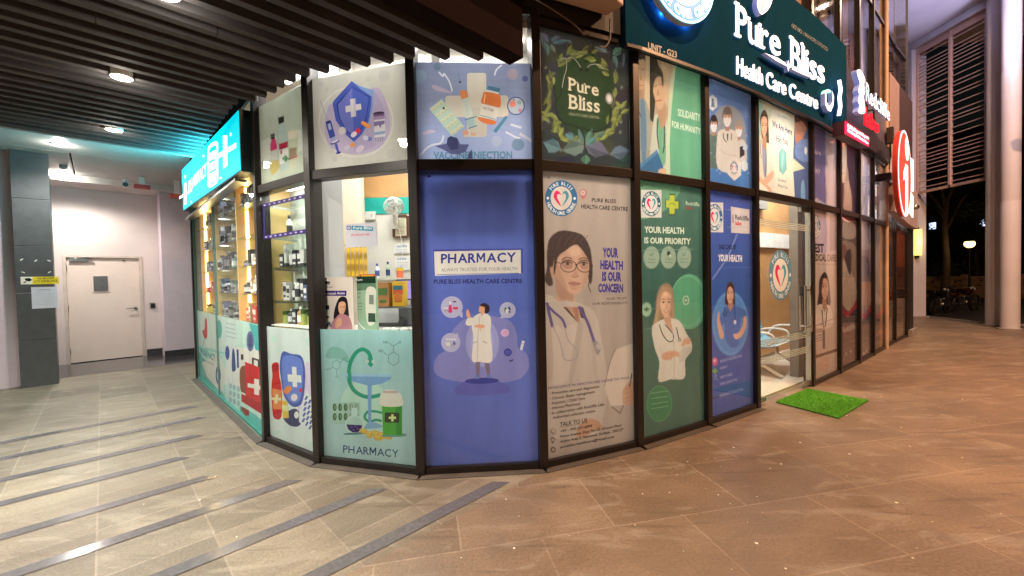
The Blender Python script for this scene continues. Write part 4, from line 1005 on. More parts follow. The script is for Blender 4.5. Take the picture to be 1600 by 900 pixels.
# round logo as its own lightbox on the sign
lg = thing('round_logo_sign', 'round glowing blue and white heart logo sign cut by the top edge', 'sign', (1.43, 3.8, 3.7))
A5, B5 = OP[1], OP[2]; d5 = (B5-A5).normalized(); nn = Vector((d5.y, -d5.x, 0))
LC = Vector((1.43, 3.80, 4.15)); 
def lplace(x, y): return LC+Vector((d5.x*x, d5.y*x, -y))+nn*.17, nn
def LS(sh): return sh
ext('casing', mat('logo_casing', (190, 220, 230), .4), lg, lplace, [disc(0, 0, .44, .44, 64)], .06, -.02)
ext('blue_ring', glow('lit_blue', (0, 140, 210), 1.0), lg, lplace, [ring(0, 0, .43, .43, .13, 64)], .004, .041)
ext('rim', glow('lit_pale_blue', (170, 235, 255), 1.8), lg, lplace, [ring(0, 0, .446, .446, .018, 64)], .006, .041)
ext('centre', GW, lg, lplace, [disc(0, 0, .298, .298, 48)], .004, .041)
def arctext(t, r, a0, a1, h, inward):
    out = []; n = len(t)
    for i, ch in enumerate(t):
        if ch == ' ': continue
        a = R(a0+(a1-a0)*i/(n-1)); V, F, w = glyphs(ch, .05, 2); dx, dy = math.sin(a), -math.cos(a); q = []
        for u, v in V:
            uu = (u-.5)*w*h*.95; vv = (v-.5)*h
            if inward: q.append((dx*(r-vv)+dy*uu, dy*(r-vv)-dx*uu))
            else: q.append((dx*(r+vv)-dy*uu, dy*(r+vv)+dx*uu))
        out.append((q, F))
    return out
ext('lettering', GW, lg, lplace, arctext('PURE BLISS', .366, -58, 58, .075, False)+arctext('HEALTH CARE CENTRE', .366, 252, 108, .075, True)+[ring(-.366, 0, .035, .035, .014, 16), ring(.366, 0, .035, .035, .014, 16)], .004, .048)
HEARTL = [(0, .17), (-.10, .10), (-.17, .0), (-.18, -.09), (-.13, -.16), (-.06, -.15), (0, -.08), (-.04, -.09), (-.09, -.09), (-.10, -.02), (-.06, .07)]
HEARTR = [(.02, .17), (.10, .10), (.17, 0), (.18, -.09), (.13, -.16), (.06, -.15), (.03, -.08), (.08, -.10), (.11, -.07), (.11, .01), (.07, .09)]
ext('heart', glow('lit_pink', (235, 60, 120), 2), lg, lplace, [pol(spline(HEARTL, 3))], .003, .048)
ext('heart', mat('heart_grey_teal', (120, 160, 165), .4), lg, lplace, [pol(spline(HEARTR, 3))], .003, .048)
for k in range(8):
    a = R(k*45+22); lamp('halo_light', 'POINT', LC+nn*.125+Vector((d5.x*.40*math.cos(a), d5.y*.40*math.cos(a), .40*math.sin(a))), 2.2, (.12, .35, 1), .02, parent=lg)

# laboratory sign next door
M9 = None
A, B = Vector(P[9]), Vector(P[12]); d = (B-A).normalized(); nr = Vector((d.y, -d.x, 0)); Lr = (B-A).length
MR = Matrix(((d.x, -d.y, 0, A.x), (d.y, d.x, 0, A.y), (0, 0, 1, 0), (0, 0, 0, 1)))
ls = thing('lab_sign', 'dark board with glowing white Redcliffe letters and red labs letters', 'sign', MR @ Vector((1.3, -.1, 3.5)))
MB(MR).slabs([(.05, 3.52), (Lr-.08, 3.52), (Lr-.08, 3.80), (2.0, 3.80), (.05, 4.55)], -.09, -.02).build('board', mat('dark_plum_board', (52, 44, 56), .4), ls)
MB(MR).slabs([(1.62, 3.99), (Lr-.08, 3.81), (Lr-.08, 4.5), (1.62, 4.5)], -.03, -.005).build('rear_panel', mat('plum_panel', (98, 94, 118), .3), ls)
A2, B2 = A+Vector((nr.x, nr.y))*.28, B+Vector((nr.x, nr.y))*.28
def xplace(x, y): return onwall(A2, B2, 1300+x/6.92, 100+y/6.92), nr
fig = [(205, 95), (240, 80), (275, 130), (298, 190), (285, 240), (296, 310), (282, 370), (290, 430), (298, 540), (250, 555), (218, 530), (235, 470), (218, 420), (232, 350), (220, 300), (240, 235), (222, 170)]
ext('emblem', GW, ls, xplace, [pol(spline(fig, 3))], .06)
ext('emblem', glow('lit_edge', (220, 225, 255), 2.2), ls, xplace, [pol([(180, 140), (190, 138), (208, 240), (196, 330), (204, 430), (190, 530), (176, 530), (192, 430), (182, 330), (196, 240)])], .03, -.12)
ext('lettering', GW, ls, xplace, [txt('Redcliffe', (342, 400), (604, 622), (208, 142), .014)], .026, 0, True)
ext('red_lettering', glow('lit_red', (255, 20, 40), 1.5), ls, xplace, [txt('labs', (345, 655), (490, 745), (195, 122), .02)], .02, 0, True)
b = MB(); 
for t in (.35, 1.0, 1.6): 
    q = MR @ Vector((t, 0, 4.2)); b.bar(q-Vector((0, 0, 0))+nr*.02, q+nr*.28, .02, .02)
b.build('standoff', BLACK, ls)
ls2 = thing('small_red_sign', 'small red lit box sign with two white lines under the Redcliffe letters', 'sign', MR @ Vector((.7, -.2, 3.6)))
def x2(x, y): return onwall(A2, B2, 1300+x/6.92, 100+y/6.92), nr
ext('case', mat('case_dark_red', (70, 22, 30), .4), ls2, x2, [pol([(145, 610), (412, 790), (405, 898), (143, 758)])], .12, -.13)
ext('face', glow('lit_crimson', (240, 30, 75), 1.5), ls2, x2, [pol([(149, 616), (409, 793), (402, 892), (147, 753)])], .004, -.009)
ext('lettering', glow('lit_rose_white', (255, 215, 225), 1.6), ls2, x2, [txt('Reliable Diagnostic Reports', (172, 684), (396, 815), (40, 30), .05), txt('Blood Sample Collection Here', (172, 728), (394, 868), (34, 26), .05)], .004, -.004)
# orange round sign with the letter i
oc = thing('orange_round_sign', 'orange round lit sign with a tall white letter i beside the louvre', 'sign', (8.0, 8.3, 2.7))
dO = Vector((.757, .653, 0)).normalized(); nO = Vector((dO.y, -dO.x, 0)); CO = gp(1414, 272, 0); CO = onwall((7.35, 7.55), (7.35+dO.x, 7.55+dO.y), 1414, 272)
def oc_place(x, y): return CO+dO*x+Vector((0, 0, -y)), nO
RX, RZ = .84, .72
ext('casing', mat('orange_case', (200, 60, 40), .4), oc, oc_place, [disc(0, 0, RX, RZ, 48)], .06, -.07)
ext('face', glow('lit_orange', (240, 58, 50), 1.25), oc, oc_place, [disc(0, 0, RX-.03, RZ-.03, 48)], .004)
ext('rim', glow('lit_rose', (255, 190, 190), 2.5), oc, oc_place, [ring(0, 0, RX, RZ, .045, 48)], .006)
ext('letter', GW, oc, oc_place, [disc(.20, -.46, .24, .20, 24), pol([(-.24, .0), (.04, -.18), (.32, -.18), (.32, .66), (.0, .70), (.0, .08), (-.24, .14)])], .004, .006)
ext('side_letter', GW, oc, oc_place, [pol([(1.15, -.5), (1.75, -.55), (1.75, .08), (1.15, .0)]), pol([(1.15, .12), (1.75, .18), (1.7, .6), (1.1, .53)])], .02, -.06)
MB().bar(CO-nO*.17, CO-nO*.7, .12, .12).build('bracket', BLACK, oc)
# pale curved fascia and brown wall panel behind it
fa = thing('neighbour_fascia', 'pale curved fascia band of the neighbouring shop under the orange sign', 'fascia', (8, 8.5, 2.6))
A, B = Vector(P[12]), Vector(P[14]); d = (B-A).normalized(); Lf = (B-A).length; MF = Matrix(((d.x, -d.y, 0, A.x), (d.y, d.x, 0, A.y), (0, 0, 1, 0), (0, 0, 0, 1)))
b = MB(MF); n = 10
top = 3.25
b.slabs([(.05, 2.62)]+[(.05+(Lf+.35)*k/n, 2.62-.20*math.sin(math.pi*.5*k/n)) for k in range(1, n+1)]+[(Lf+.4, top), (.05, top)], -.14, -.02)
b.build('band', mat('fascia_lilac', (176, 160, 165), .5, vary=.08), fa, bevel=.01)
MB(MF).span(.05, .95, -.06, -.01, 3.26, 5.28).build('upper_panel', mat('pink_brown_panel', (160, 134, 128), .6, vary=.08), fa)
MB(MF).span(.97, Lf+.35, -.06, -.01, 3.26, 5.28).build('upper_panel', mat('brown_stone_panel', (66, 44, 40), .5, vary=.2), fa)
b = MB(MF)
for s, z in ((.25, 2.85), (.62, 2.80), (1.75, 2.85)): b.sphere((s, -.2, z), (.11, .06, .06), 12)
b.build('spot_head', STEEL, fa, smooth=True)
ep = thing('end_post', 'black end post of the shop row beside the pale pier', 'post', (9.2, 9.4, 0))
b = MB(MF); b.span(Lf+.06, Lf+.55, -.05, .3, .16, 2.45); b.build('shaft', mat('end_post_black', (30, 26, 26), .5), ep)
MB(MF).span(Lf+.02, Lf+.6, -.1, .3, 0, .16).build('base', mat('kerb_stone', (150, 142, 135), .7), ep)
# camera on the pipe
v = onwall((7.05, 7.65), (7.85, 8.25), 1388, 281); t = thing('security_camera', 'black camera arm sticking out at the pale pipe near the orange sign', 'security camera', v)
b = MB(); b.tube([v, v+dO*.55], .035, 8); b.build('arm', BLACK, t)
b = MB(); b.tube([v+dO*.2+Vector((0, 0, .03)), v+dO*.2+Vector((0, 0, .12)), v+dO*.28+Vector((0, 0, .14))], .03, 8); b.build('head', BLACK, t, smooth=True)
v = onwall((7.05, 7.65), (7.85, 8.25), 1391, 212); t = thing('junction_box', 'small dark box on the pink panel above the black camera', 'box', v)
MB(Matrix.Translation(v) @ Matrix.Rotation(math.atan2(dO.y, dO.x), 4, 'Z')).box((0, 0, 0), (.12, .1, .3)).build('case', mat('dark_box', (60, 48, 46), .5), t, bevel=.01)
b = MB(); b.tube([v+Vector((0, 0, -.14)), v+Vector((.05, .04, -.4)), v+Vector((-.02, 0, -.62))], .012, 6); b.build('cable', BLACK, t)
# loose cables at the canopy end
for pts, lb in (([(832, -4), (862, 14), (893, 35), (907, 48), (913, 56)], 'long thin grey cable sagging from the canopy slab to the leaf window'), ([(953, 30), (953, 46), (953, 60), (947, 72), (938, 74)], 'short looped grey cable at the left end of the green sign')):
    q = [onwall((.215, 3.08), (1.085, 3.46), *p) for p in pts]
    cb = MB(); cb.tube(spline([tuple(x) for x in q], 5, False), .006, 6)
    tag(cb.build('cable', mat('grey_cable', (120, 108, 102), .5), at=q[0], smooth=True), lb, 'cable')
# ------------------------------------------------------------ inside the pharmacy
def sheet(name, quad_px, wall, base, crop, label, cat, y=0.0, k=1.0, material=None, shapes=None, thick=True, rz=0.0):
    """flat printed board whose four seen corners lie on a vertical plane (two plan points)"""
    c = [onwall(wall[0], wall[1], *q) for q in quad_px]
    d = Vector((wall[1][0]-wall[0][0], wall[1][1]-wall[0][1], 0)).normalized()
    O = c[3]; Wd = (c[2]-c[3]).dot(d); Ht = ((c[0].z-c[3].z)+(c[1].z-c[2].z))/2
    M = Matrix(((d.x, -d.y, 0, O.x), (d.y, d.x, 0, O.y), (0, 0, 1, O.z), (0, 0, 0, 1)))
    a = Art(quad_px, Wd, Ht, base, k, crop)
    if shapes: shapes(a)
    t = thing(name, label, cat, M @ Vector((Wd/2, 0, 0)))
    a.build('print', material or PAPER, M, -.0035, parent=t)
    MB(M).span(0, Wd, -.003, .0, 0, Ht).build('backing', mat('board_white', (220, 216, 210), .6), t)
    return t, M, Wd, Ht
M2, w2 = bay(2)
def off2(y): return (M2 @ Vector((0, y, 0)))[:2], (M2 @ Vector((w2, y, 0)))[:2]
def acne(a):
    a.rect((30, 26, 28), 68, 627, 116, 642); a.text((235, 235, 230), 'derma co', (72, 639), (112, 639), 7)
    a.text((60, 50, 60), 'Relief from', (68, 662), (130, 657), 10, .01); a.rect((70, 38, 110), 66, 671, 196, 697); a.text((245, 242, 240), 'Hormonal Acne', (73, 692), (188, 688), 13, .02)
    a.blob((35, 28, 32), [(165, 705), (195, 705), (208, 750), (216, 830), (200, 850), (150, 850), (138, 810), (146, 750)]); a.blob((205, 150, 125), [(165, 730), (190, 728), (196, 760), (186, 790), (170, 790), (160, 762)])
    a.blob((170, 115, 125), [(150, 812), (170, 790), (190, 792), (222, 815), (232, 890), (130, 890), (130, 840)]); a.blob((195, 140, 118), [(150, 830), (175, 812), (180, 850), (150, 872)])
    a.rect((45, 45, 52), 84, 745, 116, 815); a.rect((225, 225, 225), 86, 768, 114, 805); a.rect((170, 172, 178), 92, 718, 106, 746); a.rect((40, 35, 60), 84, 752, 116, 762)
    for k in range(9): a.ell((70, 66, 78) if k % 2 else (110, 105, 120), 68+k*7, 842+(k*13) % 22, 7, 9)
    face(a, 180, 758, 30, 54, (206, 152, 126))
def plum(a):
    a.rect((32, 52, 40), 215, 600, 366, 655); a.text((225, 235, 225), 'plum', (222, 640), (272, 634), 16, .01)
    a.poly((92, 120, 98), [(215, 655), (366, 648), (366, 690), (215, 700)])
    a.text((40, 60, 48), 'cleanse,', (224, 698), (272, 694), 12, .0); a.text((40, 60, 48), 'refresh,', (224, 720), (270, 716), 12, .0); a.text((40, 60, 48), 'repeat.', (224, 742), (268, 738), 12, .0)
    for y in (770, 785, 800): a.line((80, 105, 86), 2, [(226, y), (282, y-3)])
    a.blob((205, 200, 190), [(302, 690), (360, 680), (362, 760), (356, 850), (312, 850)]); a.rect((60, 78, 66), 318, 812, 358, 850); a.rect((120, 130, 118), 322, 720, 350, 770); a.line((225, 235, 220), 4, [(232, 790), (262, 850), (300, 880)], True)
ac = sheet('counter_card', [(502, 433), (546, 432), (554, 513), (504, 514)], off2(.10), (206, 190, 184), 'V', 'pale showcard with a smiling long haired woman and Hormonal Acne text', 'showcard', k=1.3, shapes=acne)
pc = sheet('counter_card', [(549, 432), (593, 430), (592, 514), (560, 515)], off2(.13), (140, 165, 142), 'V', 'green plum showcard with a tube, right of the acne card', 'showcard', k=1.2, shapes=plum)
def notice(a):
    a.rect((52, 130, 165), 232, 342, 342, 364); a.text((225, 235, 240), 'Pure Bliss', (240, 360), (336, 355), 14, .02); a.ell((40, 90, 150), 218, 354, 12); a.ell((215, 220, 230), 218, 354, 7); a.ell((190, 60, 100), 218, 354, 4)
    a.text((200, 60, 90), '20% DISCOUNT HERE', (228, 396), (324, 388), 11, .02)
sheet('paper_notice', [(540, 351), (588, 345), (590, 383), (541, 387)], off2(.012), (196, 190, 204), 'V', 'lilac paper notice with blue Pure Bliss banner taped inside the clear window', 'notice', k=1.15, shapes=notice, material=PAPER)
BW = ((-3, 5.575), (1, 5.575))
def cert(a):
    a.rect((206, 200, 182), 460, 298, 519, 398); a.rect((170, 168, 150), 470, 310, 510, 360)
    for y in (368, 376, 384): a.line((130, 120, 105), 2, [(472, y), (508, y)])
t, Mq, Wd, Ht = sheet('framed_picture', [(615.5, 337), (639, 339.5), (639, 372), (615.5, 371)], BW, (70, 45, 35), 'V', 'small brown framed certificate on the white wall beside the fan', 'picture', k=1.2, shapes=cert)
b = MB(Mq)
for x0, x1, z0, z1 in ((-.012, .012, 0, Ht), (Wd-.012, Wd+.012, 0, Ht), (.012, Wd-.012, -.012, .012), (.012, Wd-.012, Ht-.012, Ht+.012)): b.span(x0, x1, -.02, -.0, z0, z1)
b.build('frame', mat('brown_frame', (80, 50, 38), .4), t)
def wallpaper(a):
    a.text((40, 110, 170), 'NOTICE', (470, 456), (520, 452), 10, .03)
    for y in (466, 474, 482): a.line((150, 160, 180), 2, [(462, y), (522, y)])
def wallpaper2(a):
    a.text((40, 110, 170), 'OPEN', (470, 520), (516, 517), 9, .03)
    for y in (532, 541, 550, 558): a.line((150, 160, 180), 2, [(468, y), (524, y)])
sheet('wall_notice', [(616, 380), (641, 379), (641, 395), (616, 396)], BW, (228, 228, 232), 'V', 'upper of two white notices under the framed certificate', 'notice', k=1.2, shapes=wallpaper)
sheet('wall_notice', [(618, 400), (641, 399), (641, 421), (618, 422)], BW, (228, 228, 232), 'V', 'lower of two white notices under the framed certificate', 'notice', k=1.2, shapes=wallpaper2)
# wall fan
fc = aty(615, 321, 5.25); fan = thing('wall_fan', 'white wall fan turned to the left above the counter', 'fan', (fc.x, 5.5, fc.z-.3))
fa_ = Vector((.30, -.62, -.72)).normalized(); q = fa_.to_track_quat('Z', 'Y').to_matrix().to_4x4(); MFn = Matrix.Translation(fc) @ q @ Matrix.Scale(.80, 4)
FW = mat('fan_white', (228, 226, 222), .35, vary=.02)
b = MB(MFn); b.lathe([(.02, -.17), (.055, -.16), (.065, -.10), (.06, -.03), (.02, -.02)], n=18); b.build('motor', FW, fan, smooth=True)
b = MB(MFn)
for rr_, z in ((.155, 0), (.158, .02), (.155, .04), (.11, .062), (.06, .07), (.11, -.03)): b.tube([(rr_*math.cos(R(k*15)), rr_*math.sin(R(k*15)), z) for k in range(25)], .004, 5)
for k in range(30):
    a = R(k*12); b.tube([(.03*math.cos(a), .03*math.sin(a), .072), (.11*math.cos(a), .11*math.sin(a), .063), (.157*math.cos(a), .157*math.sin(a), .02), (.11*math.cos(a), .11*math.sin(a), -.03), (.05*math.cos(a), .05*math.sin(a), -.035)], .0025, 4)
b.build('guard', FW, fan)
for k in range(3):
    b = MB(MFn); a0 = R(k*120); pts = []
    for r_, w_, zt in ((.03, .02, .012), (.08, .05, .014), (.13, .06, .012), (.145, .03, .008)):
        for s_ in (-1, 1): pts.append((r_*math.cos(a0)-s_*w_*math.sin(a0), r_*math.sin(a0)+s_*w_*math.cos(a0), .015+s_*zt))
    b.add(pts, [(0, 2, 3, 1), (2, 4, 5, 3), (4, 6, 7, 5)]); b.build('blade', mat('fan_blade', (190, 205, 215), .3), fan, smooth=True)
b = MB(); b.tube([fc-fa_*.08, fc-fa_*.1+Vector((0, .05, -.12)), (fc.x-.06, 5.53, fc.z-.2)], .026, 10); b.box((fc.x-.08, 5.555, fc.z-.06), (.10, .04, .40)); b.build('wall_arm', FW, fan, bevel=.004)
b = MB(); b.tube([(fc.x-.02, 5.55, fc.z-.26), (fc.x+.02, 5.55, fc.z-.5), (fc.x-.01, 5.56, fc.z-.8)], .005, 5); b.build('cord', FW, fan)
v = aty(579, 337, 5.56); t = thing('wall_switch', 'square white switch plate on the wall left of the fan', 'switch', v)
MB(Matrix.Translation(v)).box((0, 0, 0), (.14, .03, .11)).build('plate', FW, t, bevel=.004); MB(Matrix.Translation(v)).box((.02, -.017, 0), (.03, .01, .04)).build('rocker', mat('switch_grey', (190, 188, 184), .4), t)
# counter along the window with things on it
ct = thing('window_counter', 'white counter inside the clear window with products on top', 'counter', (-1.2, 3.9, 0))
MB(M2).span(.0, w2-.04, .06, .75, .02, 1.06).build('body', WHITE, ct); MB(M2).span(-.02, w2-.04, .05, .78, 1.06, 1.09).build('counter_top', mat('counter_laminate', (225, 225, 222), .2), ct, bevel=.003)
def prod(name, kind, v, dims, rgb, band, label, cat, grp=None, rz=0.0, px=None):
    a, d, h = dims; b = MB(Matrix.Translation(v) @ Matrix.Rotation(rz, 4, 'Z'))
    if kind == 'box':
        b.box((0, 0, h/2), (a, d, h), 0); b.box((0, -d/2-.0008, h*.62), (a*.82, .0012, h*.30), 1); b.box((0, -d/2-.0008, h*.22), (a*.6, .0012, h*.12), 1)
    elif kind == 'bottle':
        r = a/2; b.lathe([(r, 0), (r, h*.62), (r*.9, h*.70), (r*.42, h*.78), (r*.42, h*.84)], n=14, mi=0); b.lathe([(r*.5, h*.84), (r*.5, h)], n=12, mi=1); b.lathe([(r*1.02, h*.15), (r*1.02, h*.52)], n=14, mi=1)
    elif kind == 'jar':
        r = a/2; b.lathe([(r, 0), (r, h*.72)], n=14, mi=0); b.lathe([(r*1.06, h*.72), (r*1.06, h)], n=14, mi=1)
    elif kind == 'tube':
        b.slabs([(-a*.3, 0), (a*.3, 0), (a*.32, h*.18), (a*.5, h), (-a*.5, h), (-a*.32, h*.18)], -d/2, d/2, 0); b.box((0, 0, h*.09), (a*.66, d*1.1, h*.18), 1)
    o = b.build(name, [mat('pack_%d_%d_%d' % rgb, rgb, .4, vary=.06), mat('pack_%d_%d_%d' % band, band, .4, vary=.06)], at=v, smooth=kind in ('bottle', 'jar'))
    MW[o] = Matrix.Translation(v)
    tag(o, label, cat, grp); return o
def onc(px, py, yy, z): q = aty(px, py, yy); return Vector((q.x, yy, z))
prod('tea_box', 'box', Vector((-1.17, 3.78, 1.27)), (.115, .09, .22), (172, 120, 70), (70, 105, 50), 'brown and green carton on top of the dark printer', 'box', rz=R(-12))
tb = prod('juice_box', 'box', Vector((-1.035, 3.78, 1.27)), (.115, .08, .23), (235, 190, 40), (200, 80, 40), 'bright yellow carton with a round red seal on the dark printer', 'box', rz=R(-10))
b = MB(Matrix.Translation((-1.035, 3.78, 1.27)) @ Matrix.Rotation(R(-10), 4, 'Z')); b.lathe([(.042, -.0425), (.042, -.0415)], (0, 0, .085), 18, ax='Y'); b.build('seal', mat('pack_seal', (215, 120, 40), .4), tb)
b = MB(Matrix.Translation((-1.035, 3.78, 1.27)) @ Matrix.Rotation(R(-10), 4, 'Z')); b.box((0, -.0415, .17), (.09, .002, .04)); b.build('brand_band', mat('pack_teal', (40, 110, 120), .4), tb)
pr = thing('printer', 'dark grey office printer on the window counter under the cartons', 'printer', (-1.05, 3.82, 1.09))
b = MB(Matrix.Translation((-1.05, 3.85, 1.09)) @ Matrix.Rotation(R(-10), 4, 'Z')); b.box((0, 0, .09), (.40, .3, .18)); b.build('body', mat('printer_grey', (70, 72, 74), .4), pr, bevel=.012)
b = MB(Matrix.Translation((-1.05, 3.85, 1.09)) @ Matrix.Rotation(R(-10), 4, 'Z')); b.box((-.07, -.152, .10), (.24, .01, .13)); b.build('front_panel', mat('printer_pale', (196, 200, 204), .3), pr, bevel=.004)
b = MB(Matrix.Translation((-1.05, 3.85, 1.09)) @ Matrix.Rotation(R(-10), 4, 'Z')); b.tube([(.05, -.17, .03), (.09, -.19, .09), (.12, -.18, .05), (.10, -.17, .005)], .005, 6); b.build('cable', BLACK, pr)
for k, (px, lb) in enumerate(((617, 'left'), (630, 'middle'), (644, 'right'))):
    q = M2 @ Vector((.72+.09*k-.1, .075, 1.09)); b = MB(Matrix.Translation(q)); rs = random.Random(k)
    for j in range(5): b.sphere((rs.uniform(-.03, .03), rs.uniform(-.01, .01), .012+rs.uniform(0, .02)), (.02, .012, .014), 8)
    tag(b.build('tissue_wad', WHITE, at=q, smooth=True), 'white crumpled tissue on the counter edge, %s of three' % lb, 'tissue')
# sachet strips hanging behind the notice
for k in range(5):
    px = 544+k*6.6; q = aty(px, 386, 5.02); b = MB(Matrix.Translation((q.x, 5.02, q.z-.36)))
    for j in range(5): b.box((0, 0, .035+j*.072), (.036, .012, .058), j % 2); b.box((0, 0, .035+j*.072), (.03, .004, .074), 1-j % 2)
    tag(b.build('sachet_strip', [mat('sachet_yellow', (225, 190, 60), .35), mat('sachet_gold', (170, 140, 40), .35)], at=(q.x, 5.02, q.z-.36)), 'strip of yellow sachets hanging behind the paper notice', 'sachet strip', 'yellow sachet strips hanging behind the notice')
MB(); rail = MB(); rail.tube([(-2.15, 5.03, aty(550, 383, 5.03).z), (-1.7, 5.03, aty(550, 383, 5.03).z)], .008, 6)
tag(rail.build('hanging_rail', STEEL, at=(-1.9, 5.03, 1.9)), 'thin steel rail carrying the yellow sachet strips', 'rail')
# shelf unit along the rear wall with bottles
su = thing('rear_shelf', 'white shelf behind the counter with small bottles', 'shelf', (-1.7, 5.2, .02))
MB().span(-2.2, -1.0, 4.9, 5.4, .02, 1.52).build('body', WHITE, su); MB().span(-2.2, -1.0, 4.88, 5.42, 1.52, 1.54).build('top_board', mat('shelf_laminate', (225, 225, 222), .2), su)
prod('bottle', 'bottle', onc(577, 0, 5.0, 1.54), (.055, .05, .18), (225, 228, 235), (60, 90, 160), 'white and blue bottle left of two on the rear shelf', 'bottle')
prod('bottle', 'bottle', onc(594, 0, 5.0, 1.54), (.05, .05, .20), (180, 205, 180), (40, 60, 120), 'greenish bottle with dark blue cap on the rear shelf', 'bottle')
prod('tub', 'jar', onc(613, 0, 5.0, 1.54), (.085, .08, .12), (215, 110, 80), (225, 190, 60), 'orange and yellow tub on the rear shelf', 'tub')
prod('carton', 'box', onc(563, 0, 4.95, 1.54), (.18, .08, .05), (205, 60, 40), (225, 190, 60), 'flat red carton under the yellow sachets', 'carton')
mn = thing('monitor', 'small lilac lit monitor screen at the right edge of the clear window', 'monitor', (-1.18, 4.75, 1.25))
b = MB(Matrix.Translation((-1.16, 4.75, 1.28))); b.box((0, 0, .12), (.36, .03, .24)); b.lathe([(.09, -.18), (.09, -.165), (.02, -.16), (.02, 0)], n=14); b.build('casing', BLACK, mn, bevel=.004)
MB(Matrix.Translation((-1.16, 4.75, 1.28))).box((0, -.017, .12), (.33, .003, .21)).build('screen', glow('screen_lilac', (140, 120, 190), .8), mn)

# shelves behind the second clear window (with two purple tapes)
M1, w1 = bay(1)
GSH = glass_mat('shelf_glass', (.88, .95, .92), .8)
sh = thing('glass_shelving', 'glass shelves of products behind the narrow window with purple tapes', 'shelving', M1 @ Vector((w1/2, .2, 0)))
SZ = [1.115, 1.345, 1.655, 1.945, 2.24]
for z in SZ[:]: MB(M1).span(.04, w1-.04, .05, .27, z-.012, z).build('shelf', GSH if z > 1.2 else WHITE, sh)
for z in SZ[1:]:
    for s in (.14, w1-.2): MB(M1).bar((s, .27, z-.03), (s, .05, z-.018), .012, .02).build('bracket', STEEL, sh)
MB(M1).span(-.1, w1-.03, .28, .29, .02, 3.4).build('back_board', mat('shelf_back', (216, 217, 214), .4, vary=.06), sh)
MB(M1).span(w1-.028, w1-.008, .05, .29, .02, 3.4).build('end_panel', mat('pale_laminate', (226, 228, 232), .25, vary=.02), sh)
MB(M1).span(.66, .70, .265, .278, 1.3, 2.2).build('upright', mat('red_upright', (190, 90, 80), .5), sh)
for z in (2.235, 1.94):
    t = thing('purple_tape', '%s of two purple dotted tapes across the narrow shelf window' % ('upper' if z > 2 else 'lower'), 'tape', M1 @ Vector((w1/2, -.02, z)))
    MB(M1).span(.036, w1-.036, .008, .012, z-.018, z+.018).build('band', mat('purple_tape', (62, 40, 110), .4), t)
    b = MB(M1)
    for k in range(9): b.box((.09+k*.087, .0065, z), (.03, .002, .012))
    b.build('dots', mat('tape_dots', (200, 195, 225), .4), t)
tagd = MB(M1).span(.04, .07, .008, .012, 1.96, 2.215); tag(tagd.build('purple_tape', mat('purple_tape', (62, 40, 110), .4), at=M1 @ Vector((.055, 0, 1.96))), 'short upright purple tape joining the two cross tapes', 'tape')
rs = random.Random(22)
PAL = [((62, 62, 66), (200, 200, 200)), ((208, 206, 200), (70, 80, 110)), ((40, 42, 48), (150, 150, 155)), ((120, 150, 145), (225, 225, 220)), ((190, 190, 188), (60, 60, 66)), ((150, 160, 90), (60, 80, 40)), ((196, 70, 55), (230, 225, 215)), ((90, 96, 120), (215, 215, 220)), ((215, 195, 90), (90, 60, 40)), ((176, 140, 110), (240, 235, 225))]
PR = {}
def row(M, s0, s1, y, z, n, hmax, pal, kinds, where, key, hmin=.45):
    s = s0; step = (s1-s0)/n
    for k in range(n):
        kd = rs.choice(kinds); pi = rs.choice(pal); hq_ = rs.choice((hmin, .7, .85, 1.0))*hmax; kk = (kd, pi, round(hq_, 3), round(step, 3))
        v = M @ Vector((s0+step*(k+.5), y+rs.uniform(-.01, .02), z)); rz = math.atan2(M[1][0], M[0][0])+R(rs.uniform(-6, 6))
        cname = {'box': 'carton', 'bottle': 'bottle', 'jar': 'jar', 'tube': 'tube'}[kd]
        colr = ['black', 'white', 'dark', 'pale teal', 'grey', 'olive', 'red', 'slate blue', 'yellow', 'tan'][pi]
        lb = 'small %s %s on %s' % (colr, cname, where)
        if kk in PR: o = PR[kk].copy(); COL.objects.link(o); o['label'] = lb; o['group'] = 'products on '+where
        else:
            o = prod(cname, kd, v, (step*.86, min(.08, step*.8), hq_), PAL[pi][0], PAL[pi][1], lb, cname, 'products on '+where); PR[kk] = o
            me = o.data; I = MW[o].inverted()
        o.location = v; o.rotation_euler = (0, 0, rz)
row(M1, .06, w1-.05, .16, 1.115, 9, .17, [0, 5, 6, 8, 5, 9], ['jar', 'box', 'bottle'], 'the lowest shelf behind the purple tape window', 'a', .7)
row(M1, .10, w1-.05, .16, 1.345, 10, .20, [0, 2, 8, 4, 7, 4, 3], ['box', 'box', 'bottle'], 'the second shelf behind the purple tape window', 'b')
row(M1, .06, w1-.05, .16, 1.655, 10, .22, [0, 2, 4, 7, 2, 1], ['box', 'box', 'tube'], 'the third shelf behind the purple tape window', 'c', .6)
prod('bottle', 'bottle', M1 @ Vector((.22, .16, 1.945)), (.05, .05, .2), (210, 208, 200), (60, 60, 64), 'single pale bottle between the two purple tapes', 'bottle')
prod('carton', 'box', M1 @ Vector((w1-.16, .18, 1.945)), (.16, .1, .26), (190, 196, 194), (70, 74, 82), 'tall pale grey carton between the two purple tapes', 'carton')
prod('carton', 'box', M1 @ Vector((w1-.16, .18, 2.24)), (.2, .1, .12), (150, 150, 148), (90, 90, 96), 'grey carton on the top shelf above the purple tapes', 'carton')

MB(M1).span(.1, w1-.1, .08, .24, 2.40, 2.412).build('shelf_fill_panel', LEDP, sh)  # glowing panel and lamp added to brighten the shelves
lamp('shelf_fill_lamp', 'AREA', M1 @ Vector((w1/2, .16, 2.39)), 7, (1, .97, .9), .5, parent=sh, sy=.14)
